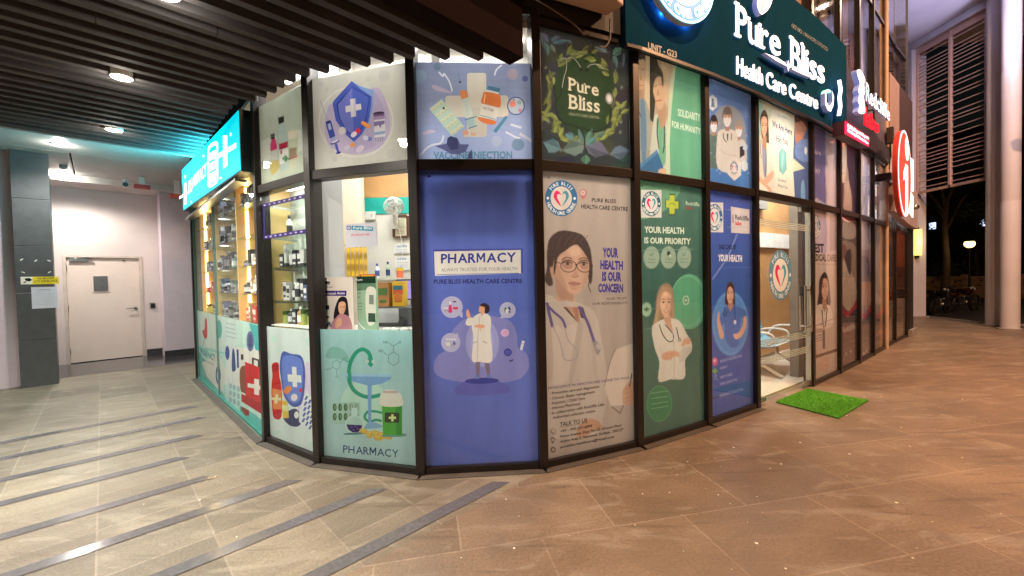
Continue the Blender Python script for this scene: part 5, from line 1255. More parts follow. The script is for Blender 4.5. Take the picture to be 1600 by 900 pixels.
# lit cabinet on the left wing
cb = thing('lit_cabinet', 'tall glass cabinet with yellow lit shelf columns under the turquoise sign', 'cabinet', M0 @ Vector((w0/2, .3, 0)))
WARM = mat('warm_cream_board', (232, 196, 132), .5, vary=.03)
GREYB = mat('grey_board', (150, 150, 146), .5, vary=.05)
SC = [(.06, .46, GREYB), (.52, 1.62, WARM), (1.65, 2.78, GREYB), (2.82, w0-.08, WARM)]
CZ = [1.10, 1.40, 1.70, 2.02, 2.36]
for k, (a, c, m) in enumerate(SC):
    MB(M0).span(a, c, .40, .42, .05, 2.62).build('back_board', m, cb)
    for z in CZ: MB(M0).span(a, c, .03, .40, z-.012, z).build('shelf', GSH if k % 2 == 0 else GSH, cb)
for s in (.05, .49, 1.635, 2.80, w0-.05): MB(M0).span(s-.012, s+.012, .02, .42, .05, 2.62).build('upright', GREYB if s < .3 else WARM, cb)
MB(M0).span(.02, w0-.03, .02, .42, 2.62, 2.66).build('top_board', WARM, cb)
for s, yl in ((.502, .085), (2.812, .125)):
    for z0, z1 in zip(CZ, CZ[1:]+[2.62]):
        MB(M0).span(s, s+.008, yl-.014, yl+.014, z0+.005, z1-.018).build('led_strip', glow('led_warm', (255, 222, 140), 7), cb)
        lamp('led_light', 'AREA', M0 @ Vector((s+.02, yl, (z0+z1)/2)), 2.6, (1, .66, .26), .03, target=M0 @ Vector((s+1, yl, (z0+z1)/2)), parent=cb, sy=.24)
for k, (z, hm) in enumerate(zip(CZ, (.2, .2, .2, .22, .22))):
    sf = 'the %s shelf of the yellow lit cabinet' % ('lowest', 'second', 'third', 'fourth', 'top')[k]
    if k != 3: row(M0, 2.86, w0-.10, .10, z, 9 if k else 7, hm*(1.0 if k != 2 else .9), [[6, 6, 9], [1, 9, 0, 5], [1, 9, 2], [4], [4, 7, 7]][k], [['box'], ['tube', 'bottle', 'box'], ['bottle', 'tube'], ['box'], ['box']][k], sf, 'd')
    else: prod('carton', 'box', M0 @ Vector((3.3, .14, z)), (.09, .06, .2), (200, 170, 110), (60, 50, 40), 'single thin carton on the fourth shelf of the yellow lit cabinet', 'carton', rz=R(-45))
    row(M0, .58, 1.58, .10, z, 6, hm*.75, [[6, 1, 8, 4], [6, 7, 1], [4, 7], [7, 4], [4, 7]][k], ['box', 'jar'] if k < 3 else ['box'], sf+', far bay', 'e')
    row(M0, 1.70, 2.76, .075, z, 8, hm*1.1, [4, 7, 4, 3, 2], ['box', 'bottle', 'box'], sf+', grey middle bay', 'f')
for z0, z1 in zip(CZ, CZ[1:]+[2.62]): lamp('bay_fill_lamp', 'AREA', M0 @ Vector((2.2, .2, z1-.02)), 3.5, (1, .95, .88), .8, parent=cb, sy=.1)  # lamps added inside the grey middle bay to brighten its products
DGL = glass_mat('grey_door_glass', (.86, .87, .88), .2)
for a, c in ((1.66, 2.21), (2.23, 2.78)): MB(M0).span(a, c, .018, .026, 1.12, 2.6).build('cabinet_door', DGL, cb)
h = MB(M0)
for s in (2.17, 2.27): h.tube([(s, -.012, 2.03), (s, -.012, 2.10)], .011, 6)
h.build('handle', BLACK, cb)

# waiting bench seen through the glass door
MB_ = Matrix.Translation(M7 @ Vector((1.92, .74, .02))) @ Matrix.Rotation(math.atan2(M7[1][0], M7[0][0])+R(6), 4, 'Z')
bn = thing('waiting_bench', 'white metal waiting bench with pale blue perforated seats behind the door', 'bench', MB_.translation)
for k in range(2):
    x = -.55+k*.56; o = MB(MB_)
    n = 8; prof = [(-.27, .455), (-.22, .44), (-.05, .42), (.12, .425), (.19, .45), (.24, .55), (.28, .72), (.31, .86)]
    for (y0, z0), (y1, z1) in zip(prof, prof[1:]): o.add([(x, y0, z0), (x+.53, y0, z0), (x+.53, y1, z1), (x, y1, z1)], [(0, 1, 2, 3)]); o.add([(x, y0, z0-.01), (x+.53, y0, z0-.01), (x+.53, y1, z1-.01), (x, y1, z1-.01)], [(3, 2, 1, 0)])
    o.build('seat', mat('pale_blue_steel', (120, 175, 200), .3, vary=.15, scale=60), bn, smooth=True)
    o = MB(MB_); o.tube([(x, -.27, .455), (x+.53, -.27, .455)], .012, 8); o.tube([(x, .31, .86), (x+.53, .31, .86)], .012, 8); o.build('seat_rim', WHITE, bn, smooth=True)
o = MB(MB_); o.box((0, .02, .38), (1.15, .07, .05)); o.build('beam', STEEL, bn, bevel=.004)
for x in (-.45, .45):
    o = MB(MB_); o.tube([(x, -.34, .02), (x, -.22, .08), (x, 0, .20), (x, .02, .38)], .024, 8); o.tube([(x, .38, .02), (x, .26, .08), (x, .04, .20)], .024, 8); o.build('leg', WHITE, bn, smooth=True)
for x in (-.58, .02, .58):
    o = MB(MB_); o.tube(spline([(x, .2, .44), (x, .1, .6), (x, -.05, .64), (x, -.22, .63), (x, -.28, .56), (x, -.2, .45)], 4, False), .015, 8); o.build('armrest', WHITE, bn, smooth=True)

# artificial grass mat at the door
mc = [Vector((3.02, 4.70, 0)), Vector((3.74, 5.19, 0)), Vector((4.07, 4.68, 0)), Vector((3.29, 4.13, 0))]
mt = thing('door_mat', 'bright green artificial grass mat lying in front of the glass door', 'mat', (3.5, 4.67, 0))
GR = mat('grass_green', (120, 198, 60), .7, vary=.3, scale=60)
b = MB(); b.prism([(v.x, v.y) for v in mc][::-1], .001, .014); b.build('base', mat('mat_base', (60, 125, 34), .8, vary=.2, scale=30), mt)
b = MB(); rs2 = random.Random(4)
for k in range(11000):
    u, v_ = rs2.random(), rs2.random(); p = (mc[0]*(1-u)+mc[1]*u)*(1-v_)+(mc[3]*(1-u)+mc[2]*u)*v_
    a = rs2.random()*6.283; w = .003; h_ = rs2.uniform(.010, .02); lx, ly = rs2.gauss(0, .006), rs2.gauss(0, .006)
    b.add([(p.x-w*math.cos(a), p.y-w*math.sin(a), .013), (p.x+w*math.cos(a), p.y+w*math.sin(a), .013), (p.x+lx, p.y+ly, .013+h_)], [(0, 1, 2)])
b.build('pile', GR, mt)
# ------------------------------------------------------------ printed window films
def film(i, z0, z1, quad, base, k, crop, label, draw=None, s0=.036, s1=None, name='window_film', soft=0, haze=0):
    M, w = bay(i); s1 = w-.036 if s1 is None else s1
    Mf = M @ Matrix.Translation((s0, 0, z0)); a = Art(quad, s1-s0, z1-z0, base, k, crop); a.soft = soft; a.haze = haze
    if draw: draw(a)
    o = a.build(name, FILM, Mf, .009)
    return tag(o, label, 'window film')
def logo(a, cx, cy, rx, ry, ringc=(60, 110, 140), inner=(226, 222, 220), txtc=(215, 225, 230), h=None, box=None):
    h0 = a.hard; a.hard = True
    if box: a.rect(box, cx-rx*1.08, cy-ry*1.10, cx+rx*1.08, cy+ry*1.10)
    a.ell(ringc, cx, cy, rx, ry, n=40); a.ell(inner, cx, cy, rx*.66, ry*.66, n=32)
    q = lambda pts: [(cx+x*rx*2.3, cy+y*ry*2.3) for x, y in pts]
    a.blob((205, 50, 100), q([(0, .20), (-.10, .12), (-.19, .0), (-.20, -.09), (-.14, -.18), (-.06, -.16), (0, -.08), (-.05, -.10), (-.10, -.09), (-.11, -.02), (-.06, .08)]))
    a.blob((80, 150, 170), q([(.02, .20), (.10, .12), (.19, 0), (.20, -.09), (.14, -.18), (.06, -.16), (.03, -.08), (.08, -.12), (.12, -.08), (.12, .01), (.07, .10)]))
    hh = ry*.19
    a.arc(txtc, 'PURE BLISS', cx, cy, rx*.83, ry*.83, -50, 50, hh); a.arc(txtc, 'HEALTH CARE CENTRE', cx, cy, rx*.83, ry*.83, 248, 112, hh, inward=True)
    for s in (-1, 1): a.ell(txtc, cx+s*rx*.83, cy, rx*.08, ry*.08, n=10)
    a.hard = h0
# --- upper films
def u12(a):
    a.blob((214, 220, 212), [(30, 620), (300, 540), (300, 660), (160, 690), (40, 740)])
    a.blob((196, 200, 176), [(190, 560), (240, 545), (236, 760), (190, 775), (186, 640)]); a.poly((222, 216, 196), [(186, 558), (240, 542), (238, 590), (188, 604)]); a.poly((160, 60, 66), [(190, 720), (238, 700), (238, 712), (190, 732)]); a.poly((150, 132, 110), [(192, 660), (234, 650), (234, 700), (192, 718)])
    a.blob((178, 196, 190), [(140, 510), (168, 500), (186, 560), (188, 770), (162, 792), (130, 780), (122, 590)]); a.poly((44, 42, 42), [(134, 475), (167, 464), (167, 500), (136, 514)])
    a.poly((168, 44, 70), [(134, 632), (186, 612), (186, 650), (136, 668)]); a.poly((235, 230, 222), [(136, 672), (186, 652), (186, 740), (136, 760)]); a.cross((60, 130, 80), 172, 722, 20, 8); a.poly((170, 60, 60), [(142, 670), (152, 666), (152, 690), (142, 694)])
    a.blob((202, 60, 112), [(96, 606), (114, 596), (124, 640), (120, 670), (90, 678), (88, 640)]); a.poly((40, 44, 44), [(91, 574), (113, 565), (114, 598), (92, 606)]); a.poly((196, 200, 196), [(88, 676), (124, 662), (124, 730), (88, 744)]); a.blob((190, 176, 110), [(88, 744), (124, 730), (140, 770), (110, 812), (86, 822)])
film(1, ZT1, 3.16, [(409, 167), (474, 129), (479.2, 268.3), (407.7, 289.3)], (188, 198, 182), 1.15, 'A', 'pale upper film with three medicine bottles, leftmost of the upper row', u12, soft=0.014)
def u23(a):
    for x, y, r in ((790, 220, 36), (690, 240, 16), (440, 300, 14), (480, 730, 18), (830, 700, 30), (400, 265, 20)): a.ell((184, 184, 178), x, y, r)
    a.ell((206, 205, 200), 615, 500, 232, 222, n=48); a.ell((192, 192, 186), 615, 500, 222, 212, n=48)
    a.blob((178, 168, 196), [(720, 290), (780, 330), (815, 430), (820, 560), (760, 660), (640, 700), (520, 690), (440, 640), (420, 520), (440, 430), (480, 380)])
    a.blob((166, 158, 190), [(700, 320), (770, 380), (800, 500), (770, 610), (690, 670), (600, 660)])
    sh = [(590, 250), (640, 280), (722, 300), (720, 400), (700, 500), (650, 580), (600, 625), (545, 575), (490, 490), (472, 390), (478, 370), (530, 310)]
    a.poly((120, 150, 200), [(590, 250), (640, 280), (722, 305), (719, 400), (695, 510), (650, 580), (600, 622)])
    a.poly((70, 88, 168), [(590, 250), (478, 372), (472, 390), (490, 490), (545, 575), (600, 625), (650, 575), (690, 500), (708, 400), (712, 345), (640, 295)])
    a.poly((40, 58, 136), [(592, 285), (495, 390), (510, 480), (552, 555), (600, 600), (645, 550), (680, 480), (700, 345), (640, 310)])
    a.poly((104, 112, 186), [(592, 290), (505, 395), (516, 478), (556, 550), (600, 592)]); a.poly((74, 92, 172), [(592, 290), (640, 316), (694, 350), (676, 470), (640, 545), (600, 592)])
    for pts in ([(580, 360), (612, 355), (616, 466), (584, 472)], [(550, 404), (645, 388), (648, 424), (552, 442)]): a.poly((214, 210, 214), pts)
    for pts in ([(600, 357), (612, 355), (616, 466), (604, 468)],): a.poly((190, 188, 206), pts)
    a.line((150, 154, 172), 4, [(398, 370), (440, 495)]); a.poly((60, 74, 150), [(428, 512), (462, 496), (486, 588), (452, 604)]); a.poly((168, 178, 210), [(440, 516), (456, 508), (464, 545), (448, 552)]); a.poly((150, 160, 200), [(452, 604), (486, 588), (494, 620), (462, 634)]); a.poly((44, 54, 120), [(428, 500), (456, 488), (462, 500), (432, 514)])
    a.ell((48, 56, 120), 482, 626, 30, 10, -24); a.ell((206, 208, 222), 482, 622, 24, 6, -24); a.poly((78, 84, 160), [(480, 640), (496, 634), (510, 690), (496, 694)]); a.ell((56, 60, 130), 504, 692, 17, 7, -15)
    a.ell((176, 176, 190), 528, 558, 25, 28, 20); a.ell((200, 200, 206), 526, 556, 20, 23, 20)
    a.rrect((216, 140, 70), 674, 518, 64, 26, 32, .5); a.rrect((226, 160, 96), 672, 513, 50, 8, 32, .5)
    a.rrect((200, 40, 60), 622, 560, 44, 28, -42, .5); a.rrect((222, 214, 222), 600, 578, 42, 28, -42, .5)
    a.rrect((110, 120, 178), 696, 606, 30, 28, 12, .5); a.rrect((196, 200, 214), 672, 600, 36, 28, 12, .5)
    a.rrect((216, 150, 90), 590, 645, 36, 26, -30, .5); a.rrect((190, 186, 206), 558, 660, 40, 26, -30, .5); a.ell((202, 188, 206), 636, 668, 30, 18, -38)
    a.poly((108, 88, 126), [(720, 450), (788, 440), (790, 480), (724, 490)]); a.ell((66, 50, 74), 754, 446, 34, 9, -6); a.poly((152, 132, 166), [(722, 470), (788, 462), (790, 480), (724, 490)]); a.poly((204, 204, 212), [(724, 490), (792, 482), (796, 620), (726, 634)])
    a.poly((120, 106, 150), [(724, 500), (790, 492), (790, 512), (770, 520), (764, 540), (752, 518), (742, 526), (724, 530)]); a.poly((136, 158, 196), [(724, 566), (792, 556), (792, 574), (724, 584)]); a.poly((170, 166, 190), [(726, 600), (795, 590), (796, 618), (727, 632)])
    for x in (734, 748, 762, 776): a.line((110, 100, 150), 3, [(x, 596), (x+1, 628)])
film(2, ZT1, 3.17, [(489.5, 121.3), (637.7, 94), (641.5, 250.4), (491.2, 266.5)], (192, 192, 184), 1.15, 'A', 'pale upper film with a purple shield, syringe and pills', u23)
def u34(a):
    n = 14
    for k in range(n):
        y0, y1 = 150+k*48, 150+(k+1)*48; t = k/(n-1); a.poly(tuple(int(p+(q-p)*min(1, t*1.3)) for p, q in zip((118, 128, 156), (150, 166, 206))), [(0, y0), (880, y0), (880, y1+1), (0, y1+1)])
    for x, y, r, c in ((185, 185, 26, (96, 116, 136)), (785, 270, 20, (88, 96, 140)), (700, 240, 38, (150, 140, 156)), (70, 250, 46, (130, 150, 176)), (735, 715, 42, (110, 138, 168)), (590, 690, 36, (164, 178, 208))): a.ell(c, x, y, r)
    a.line((206, 210, 220), 10, [(200, 225), (225, 250), (235, 235), (270, 290), (288, 350)], True); a.line((206, 210, 222), 12, [(75, 780), (110, 740), (150, 715), (210, 700), (228, 655)], True); a.line((200, 206, 216), 10, [(578, 245), (590, 210), (625, 178)], True); a.line((200, 206, 222), 14, [(690, 580), (755, 600)]); a.line((206, 208, 222), 12, [(655, 630), (720, 665), (745, 670)], True); a.line((190, 196, 210), 18, [(752, 645), (830, 690)], True)
    a.blob((172, 162, 186), [(150, 310), (200, 320), (290, 365), (210, 355), (165, 340)]); a.blob((190, 180, 206), [(85, 630), (140, 610), (175, 625), (100, 645)])
    CW = (196, 192, 180)
    a.rrect(CW, 455, 445, 130, 432, 0, .12); a.rrect(CW, 455, 455, 430, 145, 0, .14); a.rrect((186, 182, 172), 466, 560, 116, 190, 0, .05)
    a.poly((176, 200, 186), [(130, 470), (215, 405), (370, 590), (285, 655)])
    for k in range(5):
        for j in range(3):
            x, y = 160+k*33+j*25, 470+k*40-j*19
            a.ell((206, 210, 176), x, y, 14, 11, -36, 12); a.ell((190, 170, 130), x+3, y+4, 10, 4, -36, 10)
    a.ell((60, 40, 44), 230, 467, 8)
    a.line((90, 96, 120), 3, [(330, 235), (342, 290)]); a.ell((70, 70, 96), 342, 290, 9)
    a.poly((192, 120, 80), [(342, 352), (366, 342), (392, 356), (398, 392), (352, 408), (341, 378)]); a.poly((186, 198, 190), [(352, 408), (398, 394), (430, 520), (382, 536)]); a.poly((150, 176, 176), [(384, 540), (430, 526), (446, 592), (402, 604)])
    a.line((66, 116, 140), 7, [(376, 546), (452, 524)]); a.line((66, 116, 140), 7, [(400, 604), (456, 586)]); 
    for k in range(5): a.line((130, 160, 160), 2, [(364+k*6, 430+k*20), (384+k*6, 424+k*20)])
    a.poly((72, 112, 140), [(532, 315), (616, 335), (610, 362), (526, 342)]); a.poly((206, 204, 196), [(524, 342), (606, 362), (602, 378), (518, 358)])
    a.blob((196, 112, 66), [(512, 358), (600, 374), (618, 400), (606, 468), (492, 440), (496, 384)]); a.poly((206, 202, 192), [(490, 436), (608, 466), (586, 552), (474, 524)]); a.text((70, 66, 66), 'VACCINE', (494, 474), (570, 494), 20, .0); a.line((90, 140, 150), 5, [(482, 516), (584, 544)]); a.blob((196, 112, 66), [(472, 528), (584, 556), (572, 578), (520, 574), (470, 548)]); a.line((226, 170, 130), 8, [(512, 378), (505, 430)])
    a.ell((52, 76, 130), 722, 454, 60, 62, n=30); a.ell((168, 180, 196), 722, 454, 53, 55, n=30); a.ell((206, 130, 116), 700, 440, 22); a.ell((130, 160, 160), 745, 430, 14); a.ell((180, 120, 130), 750, 484, 11); a.ell((120, 100, 130), 708, 412, 6)
    a.poly((74, 124, 150), [(650, 520), (668, 528), (586, 636), (566, 622)])
    a.ell((196, 150, 130), 378, 632, 22, 18); a.ell((196, 160, 140), 432, 642, 20, 13); a.ell((206, 180, 160), 380, 655, 18, 8)
    a.text((84, 134, 160), 'VACCINE INJECTION', (160, 808), (695, 806), 48, .03)
    a.poly((86, 92, 132), [(170, 722), (250, 705), (256, 668), (275, 655), (322, 668), (342, 710), (402, 712), (380, 760), (330, 778), (280, 775), (225, 745)]); a.poly((62, 66, 104), [(250, 705), (256, 668), (275, 655), (322, 668), (330, 740), (280, 750)]); a.poly((74, 78, 118), [(390, 808), (400, 770), (420, 745), (424, 808)])
film(3, ZT1, 3.165, [(649.3, 95.5), (831.3, 99.2), (833.6, 251.3), (653.3, 250.9)], (140, 152, 186), 1.15, 'B', 'blue upper film reading VACCINE INJECTION with orange vaccine bottle', u34)
def u45(a):
    rg = random.Random(3)
    for k in range(40): a.ell(tuple(int(v*rg.uniform(.8, 1.15)) for v in (54, 60, 62)), rg.uniform(40, 590), rg.uniform(40, 880), rg.uniform(20, 60), rg.uniform(20, 60), n=14)
    a.blob((42, 66, 40), [(300, 190), (400, 230), (480, 330), (490, 500), (440, 640), (320, 700), (220, 640), (150, 480), (160, 330), (220, 230)], 8)
    def leaf(c, x, y, l, w, ang, vein=None):
        t = R(ang); f = lambda u, v: (x+u*math.cos(t)-v*math.sin(t), y+u*math.sin(t)+v*math.cos(t))
        a.poly(c, [f(0, 0), f(l*.25, w*.8), f(l*.55, w), f(l, 0), f(l*.55, -w), f(l*.25, -w*.8)])
        a.poly(tuple(int(v*.82) for v in c), [f(0, 0), f(l*.55, w), f(l, 0)])
        a.line(vein or tuple(min(255, int(v*1.2)) for v in c), 2, [f(l*.05, 0), f(l*.9, 0)])
    for k in range(66):
        th = R(k*360/66); rx, ry = 195+rg.uniform(-16, 16), 270+rg.uniform(-16, 16); x, y = 305+rx*math.sin(th), 470-ry*math.cos(th)
        g = rg.uniform(.75, 1.15); c = tuple(int(v*g) for v in (122, 134, 72)); leaf(c, x, y, rg.uniform(46, 76), rg.uniform(9, 15), math.degrees(th)+rg.choice((-40, 20, -150, 150)))
    for k in range(26):
        th = R(100+k*160/26); x, y = 305+215*math.sin(th)+rg.uniform(-20, 20), 480-270*math.cos(th); g = rg.uniform(.8, 1.15); leaf(tuple(int(v*g) for v in (136, 150, 76)), x, y, 60, 13, rg.uniform(-160, -20))
    G1 = (98, 128, 132)
    for x, y, l, w, an in ((330, 740, 150, 48, 165), (320, 740, 150, 48, 20), (325, 800, 60, 26, 90), (320, 740, 110, 20, -110), (330, 740, 105, 20, -70), (330, 745, 80, 18, -40), (180, 770, 110, 42, 200), (470, 790, 110, 40, -10), (260, 700, 60, 22, 200), (380, 690, 60, 22, -20)): leaf(tuple(int(v*rg.uniform(.8, 1.1)) for v in G1), x, y, l, w, an)
    for x, y, l, w, an in ((60, 80, 80, 22, 50), (60, 80, 90, 10, 80), (85, 130, 70, 12, 75), (100, 145, 75, 14, 85), (125, 130, 60, 20, -25), (130, 145, 110, 14, -10), (225, 125, 30, 10, 50), (380, 165, 90, 14, 25), (450, 200, 60, 16, -130), (485, 215, 70, 24, -40), (500, 210, 90, 10, 85), (550, 200, 90, 10, 95), (485, 220, 60, 14, 60), (120, 150, 60, 12, 60)): leaf(tuple(int(v*rg.uniform(.85, 1.1)) for v in G1), x, y, l, w, an)
    for x, y in ((92, 290), (495, 320), (535, 405), (75, 598), (530, 605), (525, 665), (110, 610), (475, 790), (180, 775), (130, 765)): a.ell((116, 124, 110), x, y, 7, 11, 30, 10)
    SB = (34, 36, 40)
    a.line((150, 156, 150), 5, [(180, 240), (210, 235), (215, 290), (200, 350), (188, 410)], True); a.line((150, 156, 150), 5, [(215, 240), (250, 230), (285, 265), (300, 300)], True); a.line((150, 156, 150), 5, [(335, 305), (350, 275), (400, 270), (430, 295)], True); a.ell((24, 24, 26), 300, 300, 9, 12, -30); a.ell((24, 24, 26), 336, 303, 9, 12, 30)
    a.line(SB, 8, [(185, 410), (182, 450), (160, 480), (150, 520), (165, 580), (200, 615), (270, 635), (300, 660), (318, 700), (318, 760)], True); a.line(SB, 8, [(142, 395), (145, 450), (155, 480)], True); a.line(SB, 8, [(300, 640), (380, 665), (440, 640), (470, 590), (472, 520)], True)
    a.ell((28, 28, 32), 463, 470, 26, 40, -8); a.ell((190, 192, 190), 463, 470, 20, 32, -8); a.ell((50, 52, 54), 463, 470, 16, 27, -8); a.ell((220, 220, 214), 463, 470, 13, 23, -8)
    TC = (196, 194, 172)
    a.text(TC, '', (228, 422), (402, 455), 76, G=serif('Pure', .015)); a.text(TC, '', (230, 530), (408, 552), 84, G=serif('Bliss', .015))
    a.text((140, 146, 120), '- HEALTH CARE CENTRE -', (220, 568), (414, 592), 17, .01)
film(4, ZT1, 3.46, [(842, 41.2), (983.2, 77.4), (984.5, 265), (846, 253.8)], (52, 58, 60), 1.15, 'C', 'dark upper film with leaf wreath around Pure Bliss lettering and stethoscope', u45, soft=0.012, haze=0.12)
def u56(a):
    a.rect((176, 140, 118), 20, 0, 290, 880); a.poly((205, 178, 152), [(100, 50), (128, 55), (130, 480), (95, 500)]); a.poly((52, 42, 40), [(128, 66), (170, 80), (200, 180), (165, 330), (150, 500), (128, 480)]); a.poly((198, 164, 138), [(200, 100), (285, 130), (240, 400), (200, 330)])
    a.blob((150, 148, 146), [(30, 340), (70, 330), (100, 350), (130, 470), (120, 700), (40, 810), (20, 800)]); a.blob((94, 116, 150), [(70, 370), (96, 372), (106, 500), (104, 720), (78, 740)]); a.line((50, 50, 60), 5, [(40, 350), (60, 420), (76, 470)], True)
    a.blob((196, 152, 124), [(40, 80), (96, 70), (104, 180), (92, 270), (66, 315), (46, 290), (36, 180)]); a.blob((74, 56, 48), [(32, 40), (95, 50), (102, 110), (92, 95), (44, 100), (34, 130)]); a.line((90, 60, 50), 5, [(44, 160), (66, 158)]); a.line((90, 60, 50), 5, [(78, 160), (96, 158)]); a.line((160, 80, 70), 6, [(58, 262), (86, 262)]); a.poly((160, 116, 92), [(72, 170), (82, 225), (68, 230)]); a.poly((172, 130, 106), [(48, 290), (88, 285), (92, 345), (45, 345)])
    a.blob((188, 186, 176), [(160, 450), (200, 470), (235, 500), (232, 810), (130, 830), (135, 620)]); a.blob((104, 160, 128), [(170, 470), (212, 480), (226, 560), (222, 760), (190, 740), (176, 600)]); a.line((44, 44, 50), 6, [(182, 460), (172, 560), (184, 660)], True); a.line((44, 44, 50), 6, [(218, 500), (216, 640), (208, 690)], True)
    a.poly((176, 130, 104), [(182, 380), (225, 400), (226, 510), (196, 540), (180, 470)])
    a.blob((206, 160, 130), [(150, 200), (190, 190), (214, 250), (220, 340), (204, 405), (178, 410), (156, 330), (146, 270)]); a.blob((66, 48, 42), [(140, 190), (170, 135), (204, 160), (214, 230), (208, 270), (196, 205), (165, 215), (148, 290), (152, 340), (140, 270)]); a.line((70, 48, 42), 5, [(152, 268), (172, 258)]); a.line((70, 48, 42), 5, [(188, 252), (206, 250)]); a.line((170, 70, 74), 8, [(166, 360), (196, 352)]); a.poly((172, 126, 100), [(178, 270), (188, 320), (170, 326)])
    a.poly((52, 92, 146), [(60, 770), (172, 670), (222, 815), (205, 840), (70, 815)]); a.poly((74, 116, 168), [(60, 770), (172, 670), (178, 690), (72, 790)]); a.blob(SKIN, [(180, 800), (222, 790), (228, 830), (190, 835)])
    a.poly((186, 196, 172), [(282, 118), (262, 190), (246, 330), (238, 480), (230, 640), (228, 880), (254, 880), (250, 640), (258, 470), (270, 320), (292, 120)]); a.poly((92, 160, 128), [(292, 118), (270, 320), (258, 470), (250, 640), (254, 880), (470, 900), (470, 150)])
    a.text((206, 222, 206), 'SOLIDARITY', (303, 450), (440, 482), 48, .01); a.text((206, 222, 206), 'FOR HUMANITY', (265, 524), (442, 568), 42, .01)
film(5, ZT1, 3.465, [(993.5, 78.5), (1093, 112), (1093.7, 281.3), (996, 267.4)], (92, 160, 128), 1.1, 'D', 'green upper film with two hospital staff and SOLIDARITY FOR HUMANITY', u56, soft=0.011, haze=0.14)
def u67(a):
    for k in range(10): a.rect(tuple(int(p+(q-p)*k/9) for p, q in zip((100, 128, 190), (62, 112, 178))), 470, 150+k*80, 790, 232+k*80)
    a.blob((132, 140, 150), [(560, 420), (640, 380), (720, 440), (745, 560), (730, 700), (640, 775), (560, 750), (520, 640), (510, 540)], 8)
    def masked(cx, cy, w, h, hair, coat, bw, y1):
        a.blob(coat, [(cx-bw*.35, cy+h*.75), (cx+bw*.35, cy+h*.75), (cx+bw*.55, cy+h*1.3), (cx+bw*.5, y1), (cx-bw*.5, y1), (cx-bw*.55, cy+h*1.3)])
        a.poly(SKIND, [(cx-w*.2, cy+h*.3), (cx+w*.2, cy+h*.3), (cx+w*.25, cy+h*.8), (cx-w*.25, cy+h*.8)])
        a.ell(hair, cx, cy-h*.12, w*.56, h*.58, n=16); a.ell(SKIN, cx, cy+h*.06, w*.46, h*.5, n=16); a.ell(hair, cx, cy-h*.38, w*.5, h*.22, n=14)
        a.blob((214, 216, 218), [(cx-w*.44, cy+h*.06), (cx, cy), (cx+w*.44, cy+h*.06), (cx+w*.30, cy+h*.44), (cx, cy+h*.56), (cx-w*.30, cy+h*.44)])
        for s in (-1, 1): a.ell((40, 32, 32), cx+s*w*.2, cy-h*.06, w*.08, h*.035, n=8); a.line((60, 46, 40), h*.03, [(cx+s*w*.2-w*.1, cy-h*.14), (cx+s*w*.2+w*.1, cy-h*.15)])
    masked(540, 505, 46, 90, (44, 34, 32), (86, 108, 98), 86, 770); masked(700, 530, 46, 88, (150, 140, 132), (190, 188, 180), 86, 740); masked(627, 460, 56, 104, (96, 84, 76), (206, 202, 190), 120, 785)
    a.line((40, 40, 46), 5, [(602, 560), (604, 590), (622, 615)], True); a.line((40, 40, 46), 5, [(655, 560), (652, 600)], True); a.poly((60, 62, 74), [(624, 560), (634, 560), (632, 605), (626, 605)]); a.poly((58, 46, 44), [(706, 640), (738, 628), (736, 690), (706, 710)]); a.line((180, 176, 166), 4, [(580, 660), (620, 690), (690, 700)], True)
    def hexa(x, y, rx, ry, c): a.poly(c, [(x, y-ry), (x+rx, y-ry*.5), (x+rx, y+ry*.5), (x, y+ry), (x-rx, y+ry*.5), (x-rx, y-ry*.5)])
    hexa(532, 368, 30, 52, (206, 216, 220)); a.poly((70, 100, 140), [(526, 338), (540, 342), (540, 365), (546, 398), (522, 394), (526, 362)]); hexa(672, 778, 42, 78, (214, 208, 196)); logo(a, 670, 775, 24, 42, (74, 90, 130)); hexa(736, 758, 20, 36, (196, 206, 206)); hexa(740, 640, 14, 24, (176, 190, 206))
    for x, y in ((515, 440), (500, 430), (490, 600), (590, 790), (580, 815), (560, 800), (520, 690), (760, 800), (750, 570)): a.ell((150, 184, 222), x, y, 4)
film(6, ZT1, 3.465, [(1102.3, 116.9), (1174.3, 145.7), (1175.6, 291), (1104, 283.8)], (80, 118, 184), 1.1, 'D', 'blue upper film with three masked doctors and white hexagons', u67, soft=0.011, haze=0.1)
